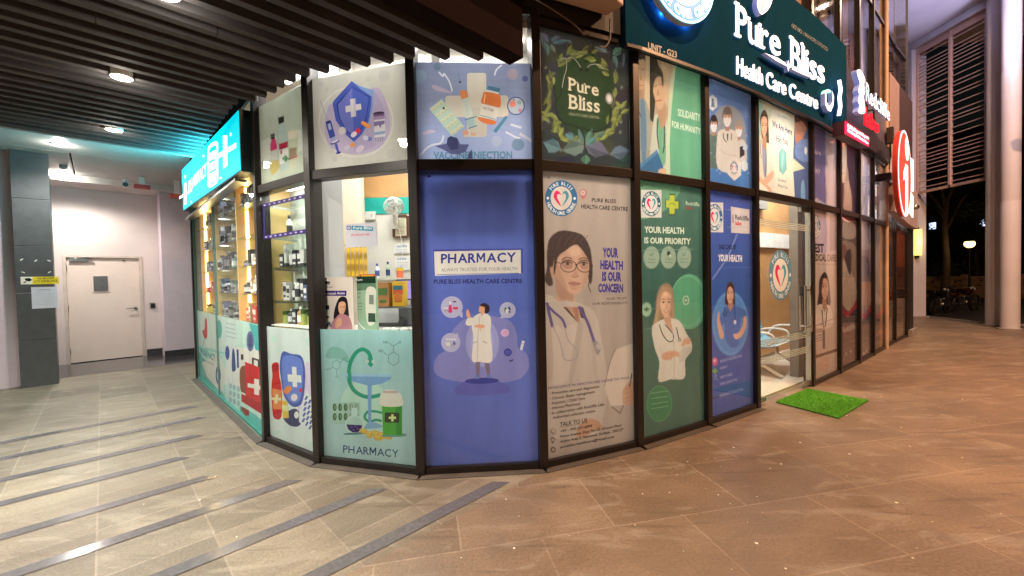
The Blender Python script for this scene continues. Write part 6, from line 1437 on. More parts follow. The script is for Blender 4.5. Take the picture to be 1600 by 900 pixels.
def u78(a):
    a.rect((182, 186, 168), 100, 0, 425, 900); a.blob((128, 186, 184), [(100, 60), (160, 90), (170, 240), (130, 420), (100, 440)])
    a.poly((206, 206, 190), [(240, 150), (420, 190), (418, 520), (390, 560), (410, 640), (418, 840), (250, 820), (220, 400)])
    a.blob((70, 50, 44), [(152, 210), (182, 155), (208, 190), (216, 280), (222, 420), (232, 600), (205, 560), (196, 420), (170, 400), (154, 290)])
    a.blob((204, 200, 190), [(118, 450), (160, 410), (215, 420), (262, 460), (262, 780), (240, 805), (110, 790), (108, 560)]); a.blob((130, 140, 168), [(166, 420), (196, 440), (200, 640), (180, 690), (168, 560)]); a.poly(SKIND, [(170, 360), (200, 365), (198, 440), (180, 475), (168, 430)]); a.line((58, 60, 70), 4, [(158, 400), (152, 480), (160, 540)], True); a.line((58, 60, 70), 4, [(196, 430), (196, 560), (190, 690)], True)
    face(a, 183, 285, 52, 150, smile=False); a.blob((70, 50, 44), [(152, 260), (160, 190), (184, 165), (208, 195), (213, 270), (200, 215), (178, 200), (160, 230)])
    a.blob(SKIN, [(112, 650), (160, 700), (240, 790), (200, 800), (150, 750), (108, 700)]); a.blob(SKIN, [(120, 780), (240, 640), (250, 690), (170, 775)]); a.poly((222, 218, 208), [(112, 700), (160, 745), (220, 800), (112, 792)])
    a.text((130, 150, 160), 'Pure Bliss', (290, 205), (365, 228), 20, .0); a.text((76, 72, 116), 'We Are Here', (246, 285), (400, 352), 50, .02); a.text((76, 72, 116), 'For You', (278, 404), (368, 430), 50, .02)
    a.poly((104, 166, 168), [(322, 450), (356, 490), (358, 620), (328, 668), (298, 630), (296, 495)]); a.poly((128, 190, 186), [(322, 470), (336, 500), (330, 640), (312, 600)])
    a.text((96, 90, 120), 'Specialised', (290, 712), (352, 726), 20, .01); a.text((96, 90, 120), 'Medical Care', (290, 760), (364, 776), 22, .01)
    a.poly((64, 84, 140), [(424, 190), (540, 240), (540, 880), (420, 850), (408, 640), (500, 610), (408, 530)]); a.blob((176, 120, 106), [(424, 190), (480, 210), (520, 260), (500, 340), (470, 400), (430, 420)]); a.blob((80, 52, 50), [(424, 196), (520, 240), (520, 300), (480, 240), (430, 250)]); a.poly((190, 206, 176), [(408, 540), (496, 606), (408, 632), (380, 632), (392, 590)]); a.blob((90, 120, 186), [(430, 420), (520, 380), (530, 520), (500, 560), (430, 520)]); a.ell((210, 214, 222), 506, 470, 10, 30); a.blob((100, 150, 200), [(470, 740), (490, 700), (500, 840), (470, 850)])
film(7, ZT1, 3.465, [(1181, 149), (1265, 187), (1265, 313.6), (1181, 300)], (182, 186, 168), 1.1, 'E', 'pale upper film reading We Are Here For You above the glass door', u78, soft=0.011, haze=0.1)
def u89(a):
    a.rect((196, 186, 206), 60, 0, 300, 900); a.poly((112, 104, 170), [(60, 40), (180, 80), (180, 760), (130, 730), (86, 690), (60, 650)]); a.rect((186, 178, 196), 180, 80, 280, 820)
    a.text((206, 204, 226), 'care', (82, 300), (146, 320), 46, .03); a.text((196, 192, 222), '24/7', (90, 480), (138, 498), 46, .02); a.line((160, 156, 196), 6, [(84, 130), (136, 140)])
    a.blob((196, 160, 146), [(206, 210), (222, 190), (234, 220), (236, 290), (216, 310), (206, 270)]); a.blob((180, 164, 178), [(196, 330), (240, 320), (262, 420), (268, 780), (186, 770), (190, 460)]); a.rect((90, 90, 120), 86, 690, 108, 722)
film(8, ZT1, 3.465, [(1270, 191), (1304, 211.3), (1304, 322), (1270.7, 316.7)], (172, 164, 190), 1.0, 'Y', 'lilac narrow upper film next to the red lit box sign', u89, soft=0.013, haze=0.2)
def u910(a):
    a.rect((186, 176, 156), 310, 150, 392, 580); a.rect((40, 40, 62), 392, 180, 500, 900); a.rect((64, 58, 74), 300, 575, 400, 900)
    for y, t in ((415, 'SAVE'), (450, 'TODAY'), (500, 'NOW')): a.text((90, 84, 80), t, (318, y), (362, y+6), 24, .02)
    a.blob((170, 146, 126), [(370, 540), (396, 500), (420, 600), (440, 700), (430, 830), (360, 810), (366, 660)]); a.blob((150, 120, 104), [(386, 450), (404, 450), (410, 540), (388, 560)])
film(9, ZT1, 3.465, [(1310.7, 218), (1341, 235), (1340, 329), (1310.7, 324.7)], (60, 56, 70), 1.3, 'Y', 'dark upper film with a cream text block under the red lit box sign', u910, soft=0.014, haze=0.1)
def u1011(a):
    a.rect((176, 176, 222), 490, 200, 600, 900); a.blob((196, 198, 236), [(520, 300), (560, 480), (550, 820), (520, 840)]); a.rect((110, 96, 96), 592, 300, 620, 900)
film(10, ZT1, 3.465, [(1343, 232.7), (1360, 240.7), (1360, 336), (1343, 331)], (176, 176, 220), 1.4, 'Y', 'plain pale lilac upper film, fourth pane from the door', u1011, soft=0.02)
def u1112(a):
    a.rect((150, 140, 140), 630, 300, 745, 900); a.rect((216, 214, 230), 630, 330, 655, 890); a.rect((100, 92, 92), 655, 350, 690, 890); a.blob((150, 150, 150), [(636, 560), (665, 545), (690, 560), (660, 580)]); a.rect((206, 208, 226), 690, 710, 732, 900)
film(11, ZT1, 3.465, [(1365, 244.7), (1382.7, 252.7), (1382.7, 345), (1365, 340)], (150, 140, 140), 1.3, 'Y', 'grey and white striped upper film beside the pale pipe', u1112, soft=0.02)

# --- lower films
def l01(a):
    a.rect((150, 196, 196), 50, 200, 200, 420); a.poly((192, 210, 208), [(60, 235), (230, 262), (232, 420), (60, 400)]); a.poly((116, 178, 172), [(60, 420), (130, 520), (190, 640), (60, 560)]); a.poly((206, 216, 214), [(80, 480), (150, 420), (200, 520), (160, 600), (100, 540)])
    a.rect((206, 214, 214), 185, 380, 360, 560); a.poly((76, 166, 170), [(276, 270), (345, 280), (345, 400), (300, 380)]); a.poly((96, 178, 174), [(240, 640), (300, 660), (350, 700), (350, 760), (240, 700)])
    a.blob((174, 60, 60), [(94, 276), (102, 272), (104, 350), (92, 362), (82, 330), (92, 318)]); a.line((150, 176, 176), 5, [(92, 360), (84, 400)]); a.ell((88, 166, 160), 156, 312, 12, 42); a.ell((70, 84, 150), 190, 414, 9, 32); a.ell((100, 108, 150), 280, 348, 14, 44); a.ell((76, 86, 130), 280, 348, 8, 28)
    for y in (280, 300, 318, 338): a.line((150, 170, 180), 4, [(184, y), (222, y+5)])
    a.text((60, 140, 150), 'PHARMACY', (74, 440), (138, 462), 30, .03); a.text((90, 120, 140), 'ALWAYS FOR YOU', (82, 468), (132, 484), 10, .01)
    a.ell((74, 86, 140), 151, 524, 11, 42); a.ell((176, 186, 206), 151, 524, 6, 24)
    a.blob((60, 76, 130), [(210, 400), (218, 398), (224, 470), (220, 490), (208, 486)]); a.line((60, 76, 130), 8, [(231, 394), (233, 470)]); a.rrect((52, 50, 60), 249, 422, 10, 24, 0)
    for r_ in range(3):
        for c_ in range(3): a.rrect((150, 172, 182), 202+c_*16, 560+r_*32+c_*3, 11, 22, 0)
    a.rect((190, 200, 206), 190, 520, 196, 640)
    a.blob((126, 74, 60), [(240, 480), (262, 460), (270, 520), (268, 590), (244, 575)]); a.poly((214, 204, 200), [(244, 575), (275, 585), (275, 610), (244, 600)]); a.poly((142, 70, 60), [(244, 640), (276, 650), (276, 672), (262, 678), (246, 660)])
    a.line((70, 60, 66), 8, [(290, 450), (290, 420), (312, 424), (312, 455)]); a.poly((184, 46, 52), [(260, 440), (342, 460), (345, 560), (330, 655), (262, 618)]); a.poly((158, 36, 44), [(246, 584), (330, 610), (330, 655), (246, 618)]); a.cross((232, 224, 222), 304, 540, 34, 9, 0)
    a.blob((66, 84, 150), [(326, 580), (345, 570), (347, 730), (332, 725)]); a.rect((210, 210, 216), 326, 630, 347, 660); a.cross((176, 50, 60), 338, 645, 9, 3)
film(0, .03, 1.10, [(311.3, 483.5), (407.3, 497.7), (412.6, 663), (314.9, 594.8)], (176, 206, 204), 1.4, 'G', 'teal low film with red first aid case, below the yellow lit cabinet', l01)
def l12(a):
    for x, y, r in ((385, 350, 14), (400, 400, 10), (530, 360, 16), (400, 760, 10), (430, 740, 7), (540, 830, 12)): a.ell((176, 200, 194), x, y, r)
    a.blob((190, 176, 206), [(520, 450), (560, 560), (560, 690), (520, 740), (480, 700)])
    sh = [(420, 405), (455, 415), (498, 425), (514, 480), (514, 560), (500, 640), (460, 650), (425, 600), (412, 520), (408, 460)]
    a.blob((70, 84, 152), [(x, y) for x, y in sh]); a.blob((96, 116, 186), [(424, 425), (496, 440), (504, 540), (492, 620), (460, 632), (430, 590), (418, 500)])
    for pts in ([(458, 472), (477, 474), (481, 565), (462, 562)], [(440, 505), (497, 512), (499, 545), (442, 537)]): a.poly((226, 226, 232), pts)
    a.blob((58, 62, 96), [(420, 690), (470, 660), (500, 700), (490, 740), (450, 735)])
    a.blob((176, 44, 44), [(376, 460), (402, 455), (406, 510), (416, 570), (415, 690), (390, 700), (378, 670), (374, 560), (378, 510)]); a.poly((206, 120, 70), [(377, 565), (414, 575), (415, 660), (380, 655)]); a.cross((226, 190, 150), 394, 612, 20, 6, 8); a.poly((150, 34, 40), [(376, 462), (402, 456), (403, 490), (377, 494)])
    a.poly((206, 170, 70), [(416, 620), (440, 625), (446, 700), (420, 700)]); a.poly((226, 206, 150), [(416, 640), (442, 645), (444, 670), (418, 665)]); a.rrect((210, 120, 60), 440, 575, 26, 40, 40, .5); a.rrect((176, 50, 60), 496, 580, 12, 20, 0, .5); a.ell((214, 206, 220), 478, 690, 10, 16); a.ell((206, 190, 210), 468, 610, 14, 16)
    a.poly((190, 196, 212), [(520, 580), (560, 640), (560, 690), (532, 778), (488, 720), (490, 670)])
    for r_ in range(5):
        for c_ in range(3): a.rrect((84, 90, 150), 520-r_*3+c_*15, 616+r_*25+c_*18, 9, 20, 30, .3)
film(1, .056, 1.10, [(416.2, 504.8), (487.3, 510.2), (494.4, 712.8), (421.5, 673.7)], (190, 210, 202), 1.5, 'G', 'pale low film with red bottle and blue shield, below the product shelves', l12)
def l23(a):
    for k in range(8): a.rect(tuple(int(p+(q-p)*k/7) for p, q in zip((142, 178, 182), (162, 188, 190))), 60, 40+k*105, 650, 147+k*105)
    a.blob((166, 196, 186), [(200, 420), (300, 340), (420, 380), (500, 520), (470, 640), (300, 640), (210, 560)])
    a.blob((120, 164, 160), [(105, 210), (140, 150), (210, 170), (240, 240), (180, 220)])
    def hexr(x, y, r, c=(84, 116, 116)):
        pts = [(x+r*.85*math.sin(R(k*60)), y-r*math.cos(R(k*60))) for k in range(7)]; a.line(c, 2.5, pts); return pts
    hexr(166, 253, 28); a.line((84, 116, 116), 2.5, [(188, 240), (206, 222), (232, 236), (252, 230)]); a.line((84, 116, 116), 2.5, [(146, 268), (120, 280)]); a.line((84, 116, 116), 2.5, [(166, 282), (168, 312)]); a.text((84, 116, 116), 'HO', (104, 286), (120, 286), 11); a.text((84, 116, 116), 'HO', (160, 326), (178, 326), 11); a.text((84, 116, 116), 'NH', (202, 220), (220, 220), 11)
    hexr(492, 218, 40, (74, 96, 100)); a.line((74, 96, 100), 2.5, [(490, 178), (491, 145), (466, 128)]); a.line((74, 96, 100), 2.5, [(491, 145), (520, 126)]); a.line((74, 96, 100), 2.5, [(458, 198), (434, 180)])
    a.text((56, 76, 84), 'HO', (434, 130), (460, 130), 16, .01); a.text((56, 76, 84), 'O', (522, 130), (534, 130), 16, .01); a.text((56, 76, 84), 'HO', (406, 181), (432, 181), 16, .01)
    SN = (46, 138, 114)
    a.line(SN, 22, [(356, 246), (360, 215), (345, 180), (310, 165), (272, 190), (246, 240), (236, 300), (240, 350), (262, 395), (300, 425), (350, 438), (410, 428)], True); a.line(SN, 14, [(420, 528), (380, 520), (340, 525), (326, 555), (350, 578), (390, 570), (418, 575)], True)
    a.blob(SN, [(340, 222), (356, 212), (376, 226), (372, 255), (362, 266), (346, 250)]); a.ell((190, 220, 206), 342, 232, 8, 10); a.ell((190, 220, 206), 374, 234, 8, 10); a.ell((30, 50, 50), 342, 232, 3); a.ell((30, 50, 50), 374, 234, 3)
    a.poly((112, 148, 190), [(210, 300), (490, 308), (470, 340), (420, 362), (366, 372), (362, 590), (346, 590), (342, 372), (270, 352), (225, 330)]); a.poly((142, 176, 210), [(210, 300), (490, 308), (480, 322), (215, 318)]); a.blob((122, 158, 192), [(330, 600), (356, 580), (400, 590), (425, 612), (330, 622)])
    a.line(SN, 20, [(240, 300), (242, 345)], True)
    a.poly((150, 178, 170), [(140, 470), (300, 466), (296, 590), (140, 592)])
    for j in range(2):
        for k in range(5): a.ell((66, 96, 72) if (k < 3) else (120, 140, 124), 155+k*31, 496+j*54, 11, 22, 0, 14); a.ell((110, 136, 104) if k < 3 else (150, 170, 158), 157+k*31, 494+j*54, 4, 14, 0, 10)
    a.ell((176, 200, 196), 266, 594, 52, 52, n=28); a.rect((176, 200, 196), 250, 500, 284, 560); a.ell((160, 188, 184), 266, 594, 46, 46, n=28); a.poly((60, 44, 92), [(221, 594), (312, 600), (306, 622), (288, 640), (256, 640), (232, 624)]); 
    for x, y in ((250, 612), (270, 606), (285, 618), (262, 626)): a.ell((100, 84, 140), x, y, 5)
    a.blob((90, 120, 120), [(215, 645), (330, 640), (330, 650), (220, 655)])
    for x, y, r in ((320, 634, 26), (352, 648, 24), (390, 650, 30), (425, 660, 30), (460, 668, 24), (400, 672, 28), (350, 664, 18)): a.ell((190, 156, 70), x, y, r, r*.62, 20, 14); a.ell((206, 176, 96), x-4, y-5, r*.6, r*.3, 20, 12)
    a.blob((96, 136, 130), [(430, 655), (540, 648), (566, 660), (530, 668), (440, 668)])
    a.poly((74, 150, 62), [(424, 486), (540, 490), (540, 660), (430, 655)]); a.poly((58, 130, 56), [(500, 490), (540, 490), (540, 660), (505, 660)]); a.blob((206, 196, 190), [(414, 430), (440, 412), (520, 414), (540, 440), (538, 490), (420, 488)]); a.poly((176, 160, 156), [(432, 398), (512, 400), (512, 418), (432, 416)]); a.poly((214, 204, 198), [(440, 396), (500, 396), (500, 402), (440, 402)])
    a.rrect((50, 58, 44), 482, 557, 84, 58, 2, .15); a.cross((190, 214, 140), 484, 558, 21, 7, 0)
    a.text((44, 60, 110), 'PHARMACY', (202, 756), (518, 788), 45, .005)
film(2, .056, 1.115, [(500.8, 513.9), (650, 515.3), (655.6, 732.8), (506.4, 713.9)], (152, 184, 188), 1.5, 'F', 'green low film with snake and goblet reading PHARMACY', l23)
def l34(a):
    a.ell((40, 40, 80), 80, 84, 12, 7)
    a.poly((70, 74, 150), [(106, 502), (614, 494), (616, 632), (110, 650)]); a.poly((206, 206, 200), [(110, 514), (602, 503), (604, 636), (116, 652)])
    a.text((54, 62, 140), 'PHARMACY', (150, 580), (576, 570), 54, .025); a.rect((206, 206, 200), 146, 543, 150, 545); a.line((54, 62, 140), 6, [(150, 558), (166, 558)])
    a.text((110, 112, 130), 'ALWAYS TRUSTED FOR YOUR HEALTH', (152, 628), (582, 618), 20, .0); a.line((70, 74, 150), 3, [(126, 645), (592, 635)])
    a.text((40, 38, 76), 'PURE BLISS HEALTH CARE CENTRE', (110, 698), (610, 690), 25, .02)
    a.crop = 'I'
    a.blob((122, 126, 186), [(90, 390), (110, 340), (170, 300), (170, 240), (220, 180), (300, 150), (370, 160), (440, 180), (470, 240), (475, 300), (515, 330), (525, 390), (490, 440), (420, 460), (300, 466), (170, 455), (105, 430)], 5); a.ell((146, 150, 200), 312, 280, 76, 110, n=30); a.ell((160, 164, 208), 312, 280, 50, 84, n=30)
    a.blob((86, 92, 168), [(200, 520), (230, 460), (400, 460), (430, 510)], 3); a.ell((52, 62, 138), 312, 455, 78, 14, -2, 24)
    for x, y, r in ((172, 118, 50), (168, 281, 44), (427, 130, 37)): a.ell((166, 168, 200), x, y, r, n=28)
    a.poly((166, 168, 200), [(195, 150), (222, 140), (222, 168)]); a.poly((166, 168, 200), [(400, 155), (392, 168), (425, 164)]); a.poly((166, 168, 200), [(180, 250), (200, 236), (204, 268)])
    a.blob((190, 60, 110), [(160, 108), (168, 108), (173, 122), (173, 142), (157, 142), (157, 122)]); a.rect((230, 226, 230), 161, 92, 167, 106); a.rect((196, 40, 70), 178, 118, 200, 128); a.rect((60, 50, 66), 178, 90, 192, 96); a.rect((206, 204, 200), 135, 120, 154, 126); a.rect((150, 150, 146), 135, 130, 154, 138)
    for k in range(4): a.rrect((206, 206, 212), 150+k*12, 266, 9, 9); 
    a.rect((206, 204, 196), 146, 280, 164, 296); a.ell((90, 100, 140), 184, 285, 6, 9); a.ell((160, 150, 160), 178, 294, 8, 5); a.blob((80, 110, 60), [(412, 122), (420, 118), (424, 134), (416, 142)]); a.blob((206, 214, 206), [(418, 128), (428, 126), (430, 140), (420, 144)]); a.line((44, 44, 60), 7, [(433, 116), (438, 128)]); a.ell((66, 70, 110), 436, 138, 6, 4)
    a.ell((196, 170, 206), 415, 234, 19, 18); a.ell((206, 150, 190), 415, 234, 8); a.ell((50, 56, 140), 429, 323, 18, 18); a.ell((76, 84, 160), 429, 323, 13, 13); a.line((40, 40, 80), 6, [(438, 364), (452, 358)]); a.poly((206, 206, 214), [(494, 268), (506, 272), (494, 316), (484, 308)]); a.line((160, 160, 180), 3, [(490, 280), (500, 284)])
    LG = (112, 100, 118); a.poly(LG, [(280, 350), (304, 352), (300, 432), (286, 432)]); a.poly(LG, [(318, 352), (342, 350), (350, 428), (336, 430)]); a.blob((98, 116, 176), [(278, 446), (286, 430), (302, 432), (302, 444)]); a.blob((98, 116, 176), [(332, 440), (334, 426), (350, 426), (356, 442)])
    CO = (214, 212, 206)
    a.blob(CO, [(268, 170), (290, 150), (320, 142), (346, 158), (352, 185), (350, 240), (357, 362), (300, 368), (266, 360), (272, 260), (264, 210)], 4); a.blob(CO, [(236, 186), (250, 165), (276, 170), (284, 186), (258, 202), (240, 200)]); a.blob(CO, [(336, 165), (352, 180), (346, 215), (322, 225), (310, 210)])
    a.line((176, 174, 176), 3, [(300, 160), (292, 240), (290, 365)]); a.line((150, 150, 156), 4, [(272, 282), (286, 276)]); a.line((150, 150, 156), 4, [(316, 274), (332, 282)])
    a.blob((214, 160, 130), [(240, 160), (238, 140), (244, 128), (250, 134), (256, 150), (258, 164), (250, 168)]); a.blob((214, 160, 130), [(276, 202), (300, 196), (322, 200), (318, 212), (306, 214), (304, 232), (298, 212), (280, 210)])
    a.blob((214, 160, 130), [(298, 118), (306, 106), (322, 108), (328, 130), (316, 150), (304, 158), (306, 142), (296, 138)]); a.blob((56, 44, 46), [(302, 106), (322, 98), (342, 110), (344, 134), (332, 146), (322, 144), (322, 118), (306, 114)])
film(3, .056, ZT0, [(655.6, 263.9), (834.7, 263.3), (846.2, 720.6), (670.7, 732.6)], (86, 104, 180), 1.2, 'H', 'violet blue film with white PHARMACY panel and drawn woman in a lab coat', l34)
def l45(a):
    a.ell((60, 50, 50), 68, 57, 8, 5)
    logo(a, 142, 180, 95, 107, (60, 108, 150), (206, 202, 196))
    a.blob((180, 90, 100), [(250, 140), (270, 122), (292, 140), (284, 168), (270, 186), (256, 166)]); a.ell((206, 196, 190), 270, 146, 14, 15); a.ell((180, 90, 100), 270, 146, 6)
    TX = (52, 44, 50); a.text(TX, 'PURE BLISS', (322, 198), (465, 204), 22, .02); a.text(TX, 'HEALTH CARE CENTRE', (260, 238), (536, 252), 25, .02)
    # woman
    a.blob((46, 34, 34), [(60, 500), (75, 420), (130, 375), (200, 375), (270, 400), (312, 470), (326, 560), (328, 640), (318, 690), (300, 640), (290, 520), (240, 450), (150, 450), (100, 560), (90, 640), (96, 690), (70, 700), (45, 660), (60, 600)], 4)
    a.blob((196, 150, 124), [(120, 600), (210, 740), (230, 800), (280, 900), (120, 900), (110, 800), (120, 720)])
    a.blob((200, 156, 130), [(110, 490), (150, 440), (220, 430), (275, 480), (305, 540), (306, 620), (290, 690), (245, 745), (200, 752), (150, 710), (110, 660), (96, 600)], 5)
    a.blob((190, 146, 120), [(255, 470), (300, 540), (304, 620), (285, 690), (262, 720), (280, 620), (276, 540)]); a.blob((184, 140, 116), [(118, 560), (150, 640), (180, 720), (150, 708), (112, 660), (98, 600)]); a.blob((166, 122, 100), [(150, 540), (205, 545), (210, 590), (170, 600), (148, 575)]); a.blob((170, 126, 104), [(250, 545), (300, 545), (300, 590), (262, 598)]); a.blob((178, 134, 110), [(190, 705), (225, 712), (250, 705), (225, 724)]); a.blob((172, 128, 106), [(110, 640), (150, 700), (200, 745), (215, 752), (205, 800), (150, 780), (115, 740)]); a.blob((212, 172, 146), [(180, 470), (240, 470), (255, 510), (200, 520)])
    a.blob((46, 34, 34), [(100, 560), (108, 490), (150, 430), (215, 420), (275, 450), (308, 520), (316, 590), (300, 540), (262, 480), (225, 455), (170, 490), (125, 530), (112, 600), (100, 640)], 4)
    a.line((46, 34, 34), 5, [(312, 580), (326, 630), (305, 690), (318, 735)], True); a.blob((190, 140, 114), [(78, 590), (96, 600), (100, 650), (84, 640)])
    for ex, ey in ((180, 568), (275, 570)):
        a.ell((176, 146, 128), ex, ey, 22, 8, 2, 16); a.ell((62, 44, 36), ex+1, ey, 10, 10, 0, 14); a.line((38, 28, 28), 5, [(ex-27, ey-3), (ex, ey-12), (ex+26, ey-3)], True); a.line((88, 62, 52), 6, [(ex-30, ey-26), (ex-4, ey-38), (ex+28, ey-30)], True)
    a.blob((178, 132, 108), [(226, 560), (236, 620), (246, 640), (214, 646), (210, 630), (222, 610)]); a.line((130, 84, 70), 4, [(208, 644), (228, 650), (246, 642)], True)
    a.blob((164, 106, 94), [(184, 682), (214, 672), (232, 676), (262, 684), (236, 700), (206, 700)]); a.line((132, 80, 72), 3, [(186, 684), (225, 686), (260, 685)])
    for q in range(9): a.line((74, 56, 52) if q % 2 else (36, 26, 28), 3, [(100+q*22, 470-q*7+abs(q-4)*6), (120+q*22, 420-abs(q-4)*4), (165+q*17, 388+abs(q-4)*3)], True)
    for q in range(4): a.line((72, 54, 50), 3, [(62+q*8, 590+q*12), (56+q*9, 640), (70+q*7, 686)], True)
    GL = (52, 42, 44)
    for cx in (186, 282): a.line(GL, 5, [(cx+46*math.cos(R(t)), 580+38*math.sin(R(t))*(1 if math.sin(R(t)) > 0 else .85)) for t in range(0, 361, 20)])
    a.line(GL, 6, [(228, 572), (240, 572)]); a.line(GL, 5, [(140, 566), (96, 552)])
    a.blob((190, 182, 174), [(40, 770), (90, 760), (130, 800), (190, 905), (300, 905), (300, 900), (240, 830), (225, 790), (300, 870), (330, 960), (30, 960)])
    a.poly((64, 46, 44), [(150, 830), (160, 825), (185, 905), (175, 905)]); a.poly((176, 130, 104), [(130, 780), (215, 780), (235, 905), (175, 905)])
    PB = (68, 60, 140)
    a.text(PB, 'YOUR', (388, 526), (480, 527), 54, .05); a.text(PB, 'HEALTH', (374, 596), (508, 601), 50, .05); a.text(PB, 'IS OUR', (385, 667), (500, 669), 52, .05); a.text(PB, 'CONCERN', (362, 734), (510, 735), 48, .05)
    a.text((70, 64, 72), 'YOUR TRUST,', (408, 782), (532, 778), 14, .01); a.text((70, 64, 72), 'OUR RESPONSIBILITY', (328, 812), (536, 806), 15, .01)
    a.crop = 'K'
    a.blob((184, 176, 168), [(40, 0), (300, 0), (370, 200), (400, 430), (380, 620), (330, 720), (60, 720), (40, 400)], 4); a.poly((178, 130, 104), [(150, 0), (240, 0), (246, 100), (230, 80), (190, 40)]); a.poly((60, 42, 44), [(235, 0), (262, 0), (285, 70), (250, 60)]); a.poly((60, 42, 44), [(150, 0), (170, 0), (215, 60), (240, 95), (195, 50)]); a.poly((150, 100, 76), [(205, 0), (230, 0), (238, 84), (220, 60)])
    a.blob((172, 164, 158), [(236, 100), (262, 110), (240, 260), (204, 430), (184, 420), (206, 260)]); a.blob((194, 186, 178), [(70, 130), (150, 110), (225, 110), (196, 260), (170, 420), (80, 420)]); a.blob((174, 166, 160), [(300, 60), (340, 300), (352, 430), (330, 420), (312, 250)]); a.blob((176, 168, 160), [(70, 60), (88, 180), (96, 380), (70, 420), (58, 200)])
    ST_ = (72, 62, 140); a.line(ST_, 17, [(60, -20), (70, 30), (90, 110)], True); a.line(ST_, 14, [(60, -10), (100, 30), (145, 70), (164, 115)], True); a.line((150, 148, 156), 6, [(92, 112), (130, 190), (150, 270), (162, 298), (200, 302), (230, 280), (226, 240), (180, 190), (160, 120)], True); a.line(ST_, 16, [(240, 0), (285, 80), (325, 195)], True); a.poly((130, 130, 134), [(316, 200), (340, 192), (360, 210), (366, 235), (350, 278), (336, 262)]); a.ell((170, 170, 170), 352, 222, 16, 20)
    a.poly((206, 196, 184), [(380, 440), (420, 300), (450, 240), (560, 200), (545, 480), (500, 560), (420, 560)]); a.line((100, 86, 80), 4, [(384, 450), (420, 300), (446, 240)]); a.line((96, 80, 74), 6, [(430, 568), (474, 604), (494, 556)]); a.blob((200, 150, 120), [(490, 470), (520, 430), (550, 430), (552, 540), (520, 556), (490, 545), (488, 500)])
    for y in (450, 475, 500, 522): a.line((166, 116, 92), 3, [(494, y+20), (536, y+8)])
    a.line((60, 44, 44), 7, [(540, 380), (528, 450)])
    a.crop = 'Z'
    a.blob((186, 138, 108), [(370, 600), (430, 490), (520, 455), (600, 480), (650, 540), (640, 580), (560, 590), (440, 670), (380, 660)]); a.line((150, 104, 80), 5, [(440, 560), (520, 520), (610, 540)], True)
    a.text((84, 74, 116), 'EXCELLENCE IN HEALTHCARE CLOSE TO YOU!', (64, 134), (940, 22), 26, .02)
    for t, x0, y0, x1, y1 in (('Preventive care and diagnostics', 104, 192, 615, 118), ('Chronic illness management', 104, 248, 568, 176), ('Polyclinic / Child Care', 104, 302, 460, 246), ('Inhouse Pharmacy', 104, 352, 412, 304), ('In collaboration with Redcliffe Labs', 104, 408, 672, 312)):
        a.ell((60, 52, 54), 86, y0-12, 6); a.text((60, 52, 54), t, (x0, y0), (x1, y1), 31, .025)
    a.text((60, 52, 54), 'Authorised collection centre', (112, 458), (570, 384), 31, .025)
    a.text((50, 44, 48), 'TALK TO US', (190, 540), (486, 494), 46, .02); a.line((50, 44, 48), 4, [(190, 549), (490, 502)])
    DK = (44, 38, 40)
    a.text(DK, '+91 - 970-237-6894', (196, 604), (540, 546), 28, .03, slant=.25); a.text(DK, 'Prince Avenue, Shop No-23, Ground Floor', (190, 664), (862, 540), 28, .03, slant=.25); a.text(DK, 'Action Area 2, Newtown, Kolkata -700157', (190, 718), (880, 588), 28, .03, slant=.25); a.text(DK, 'purebliss.healthcare@gmail.com', (190, 776), (780, 664), 27, .03, slant=.25)
    a.ell(DK, 112, 598, 38, 42); a.ell((176, 166, 158), 112, 598, 33, 37); a.line(DK, 9, [(102, 584), (100, 600), (112, 614), (126, 604)], True); a.blob(DK, [(90, 668), (112, 650), (136, 668), (128, 700), (114, 726), (98, 700)]); a.ell((176, 166, 158), 113, 682, 13, 15); a.ell(DK, 118, 790, 28, 32); a.ell((176, 166, 158), 120, 790, 15, 15)
film(4, .056, ZT0, [(845.3, 264), (986.7, 275.5), (994.2, 689.7), (856.7, 718.9)], (166, 156, 148), 1.1, 'J', 'greyish film with a dark haired doctor in glasses, YOUR HEALTH IS OUR CONCERN', l45, soft=0.01, haze=0.24)
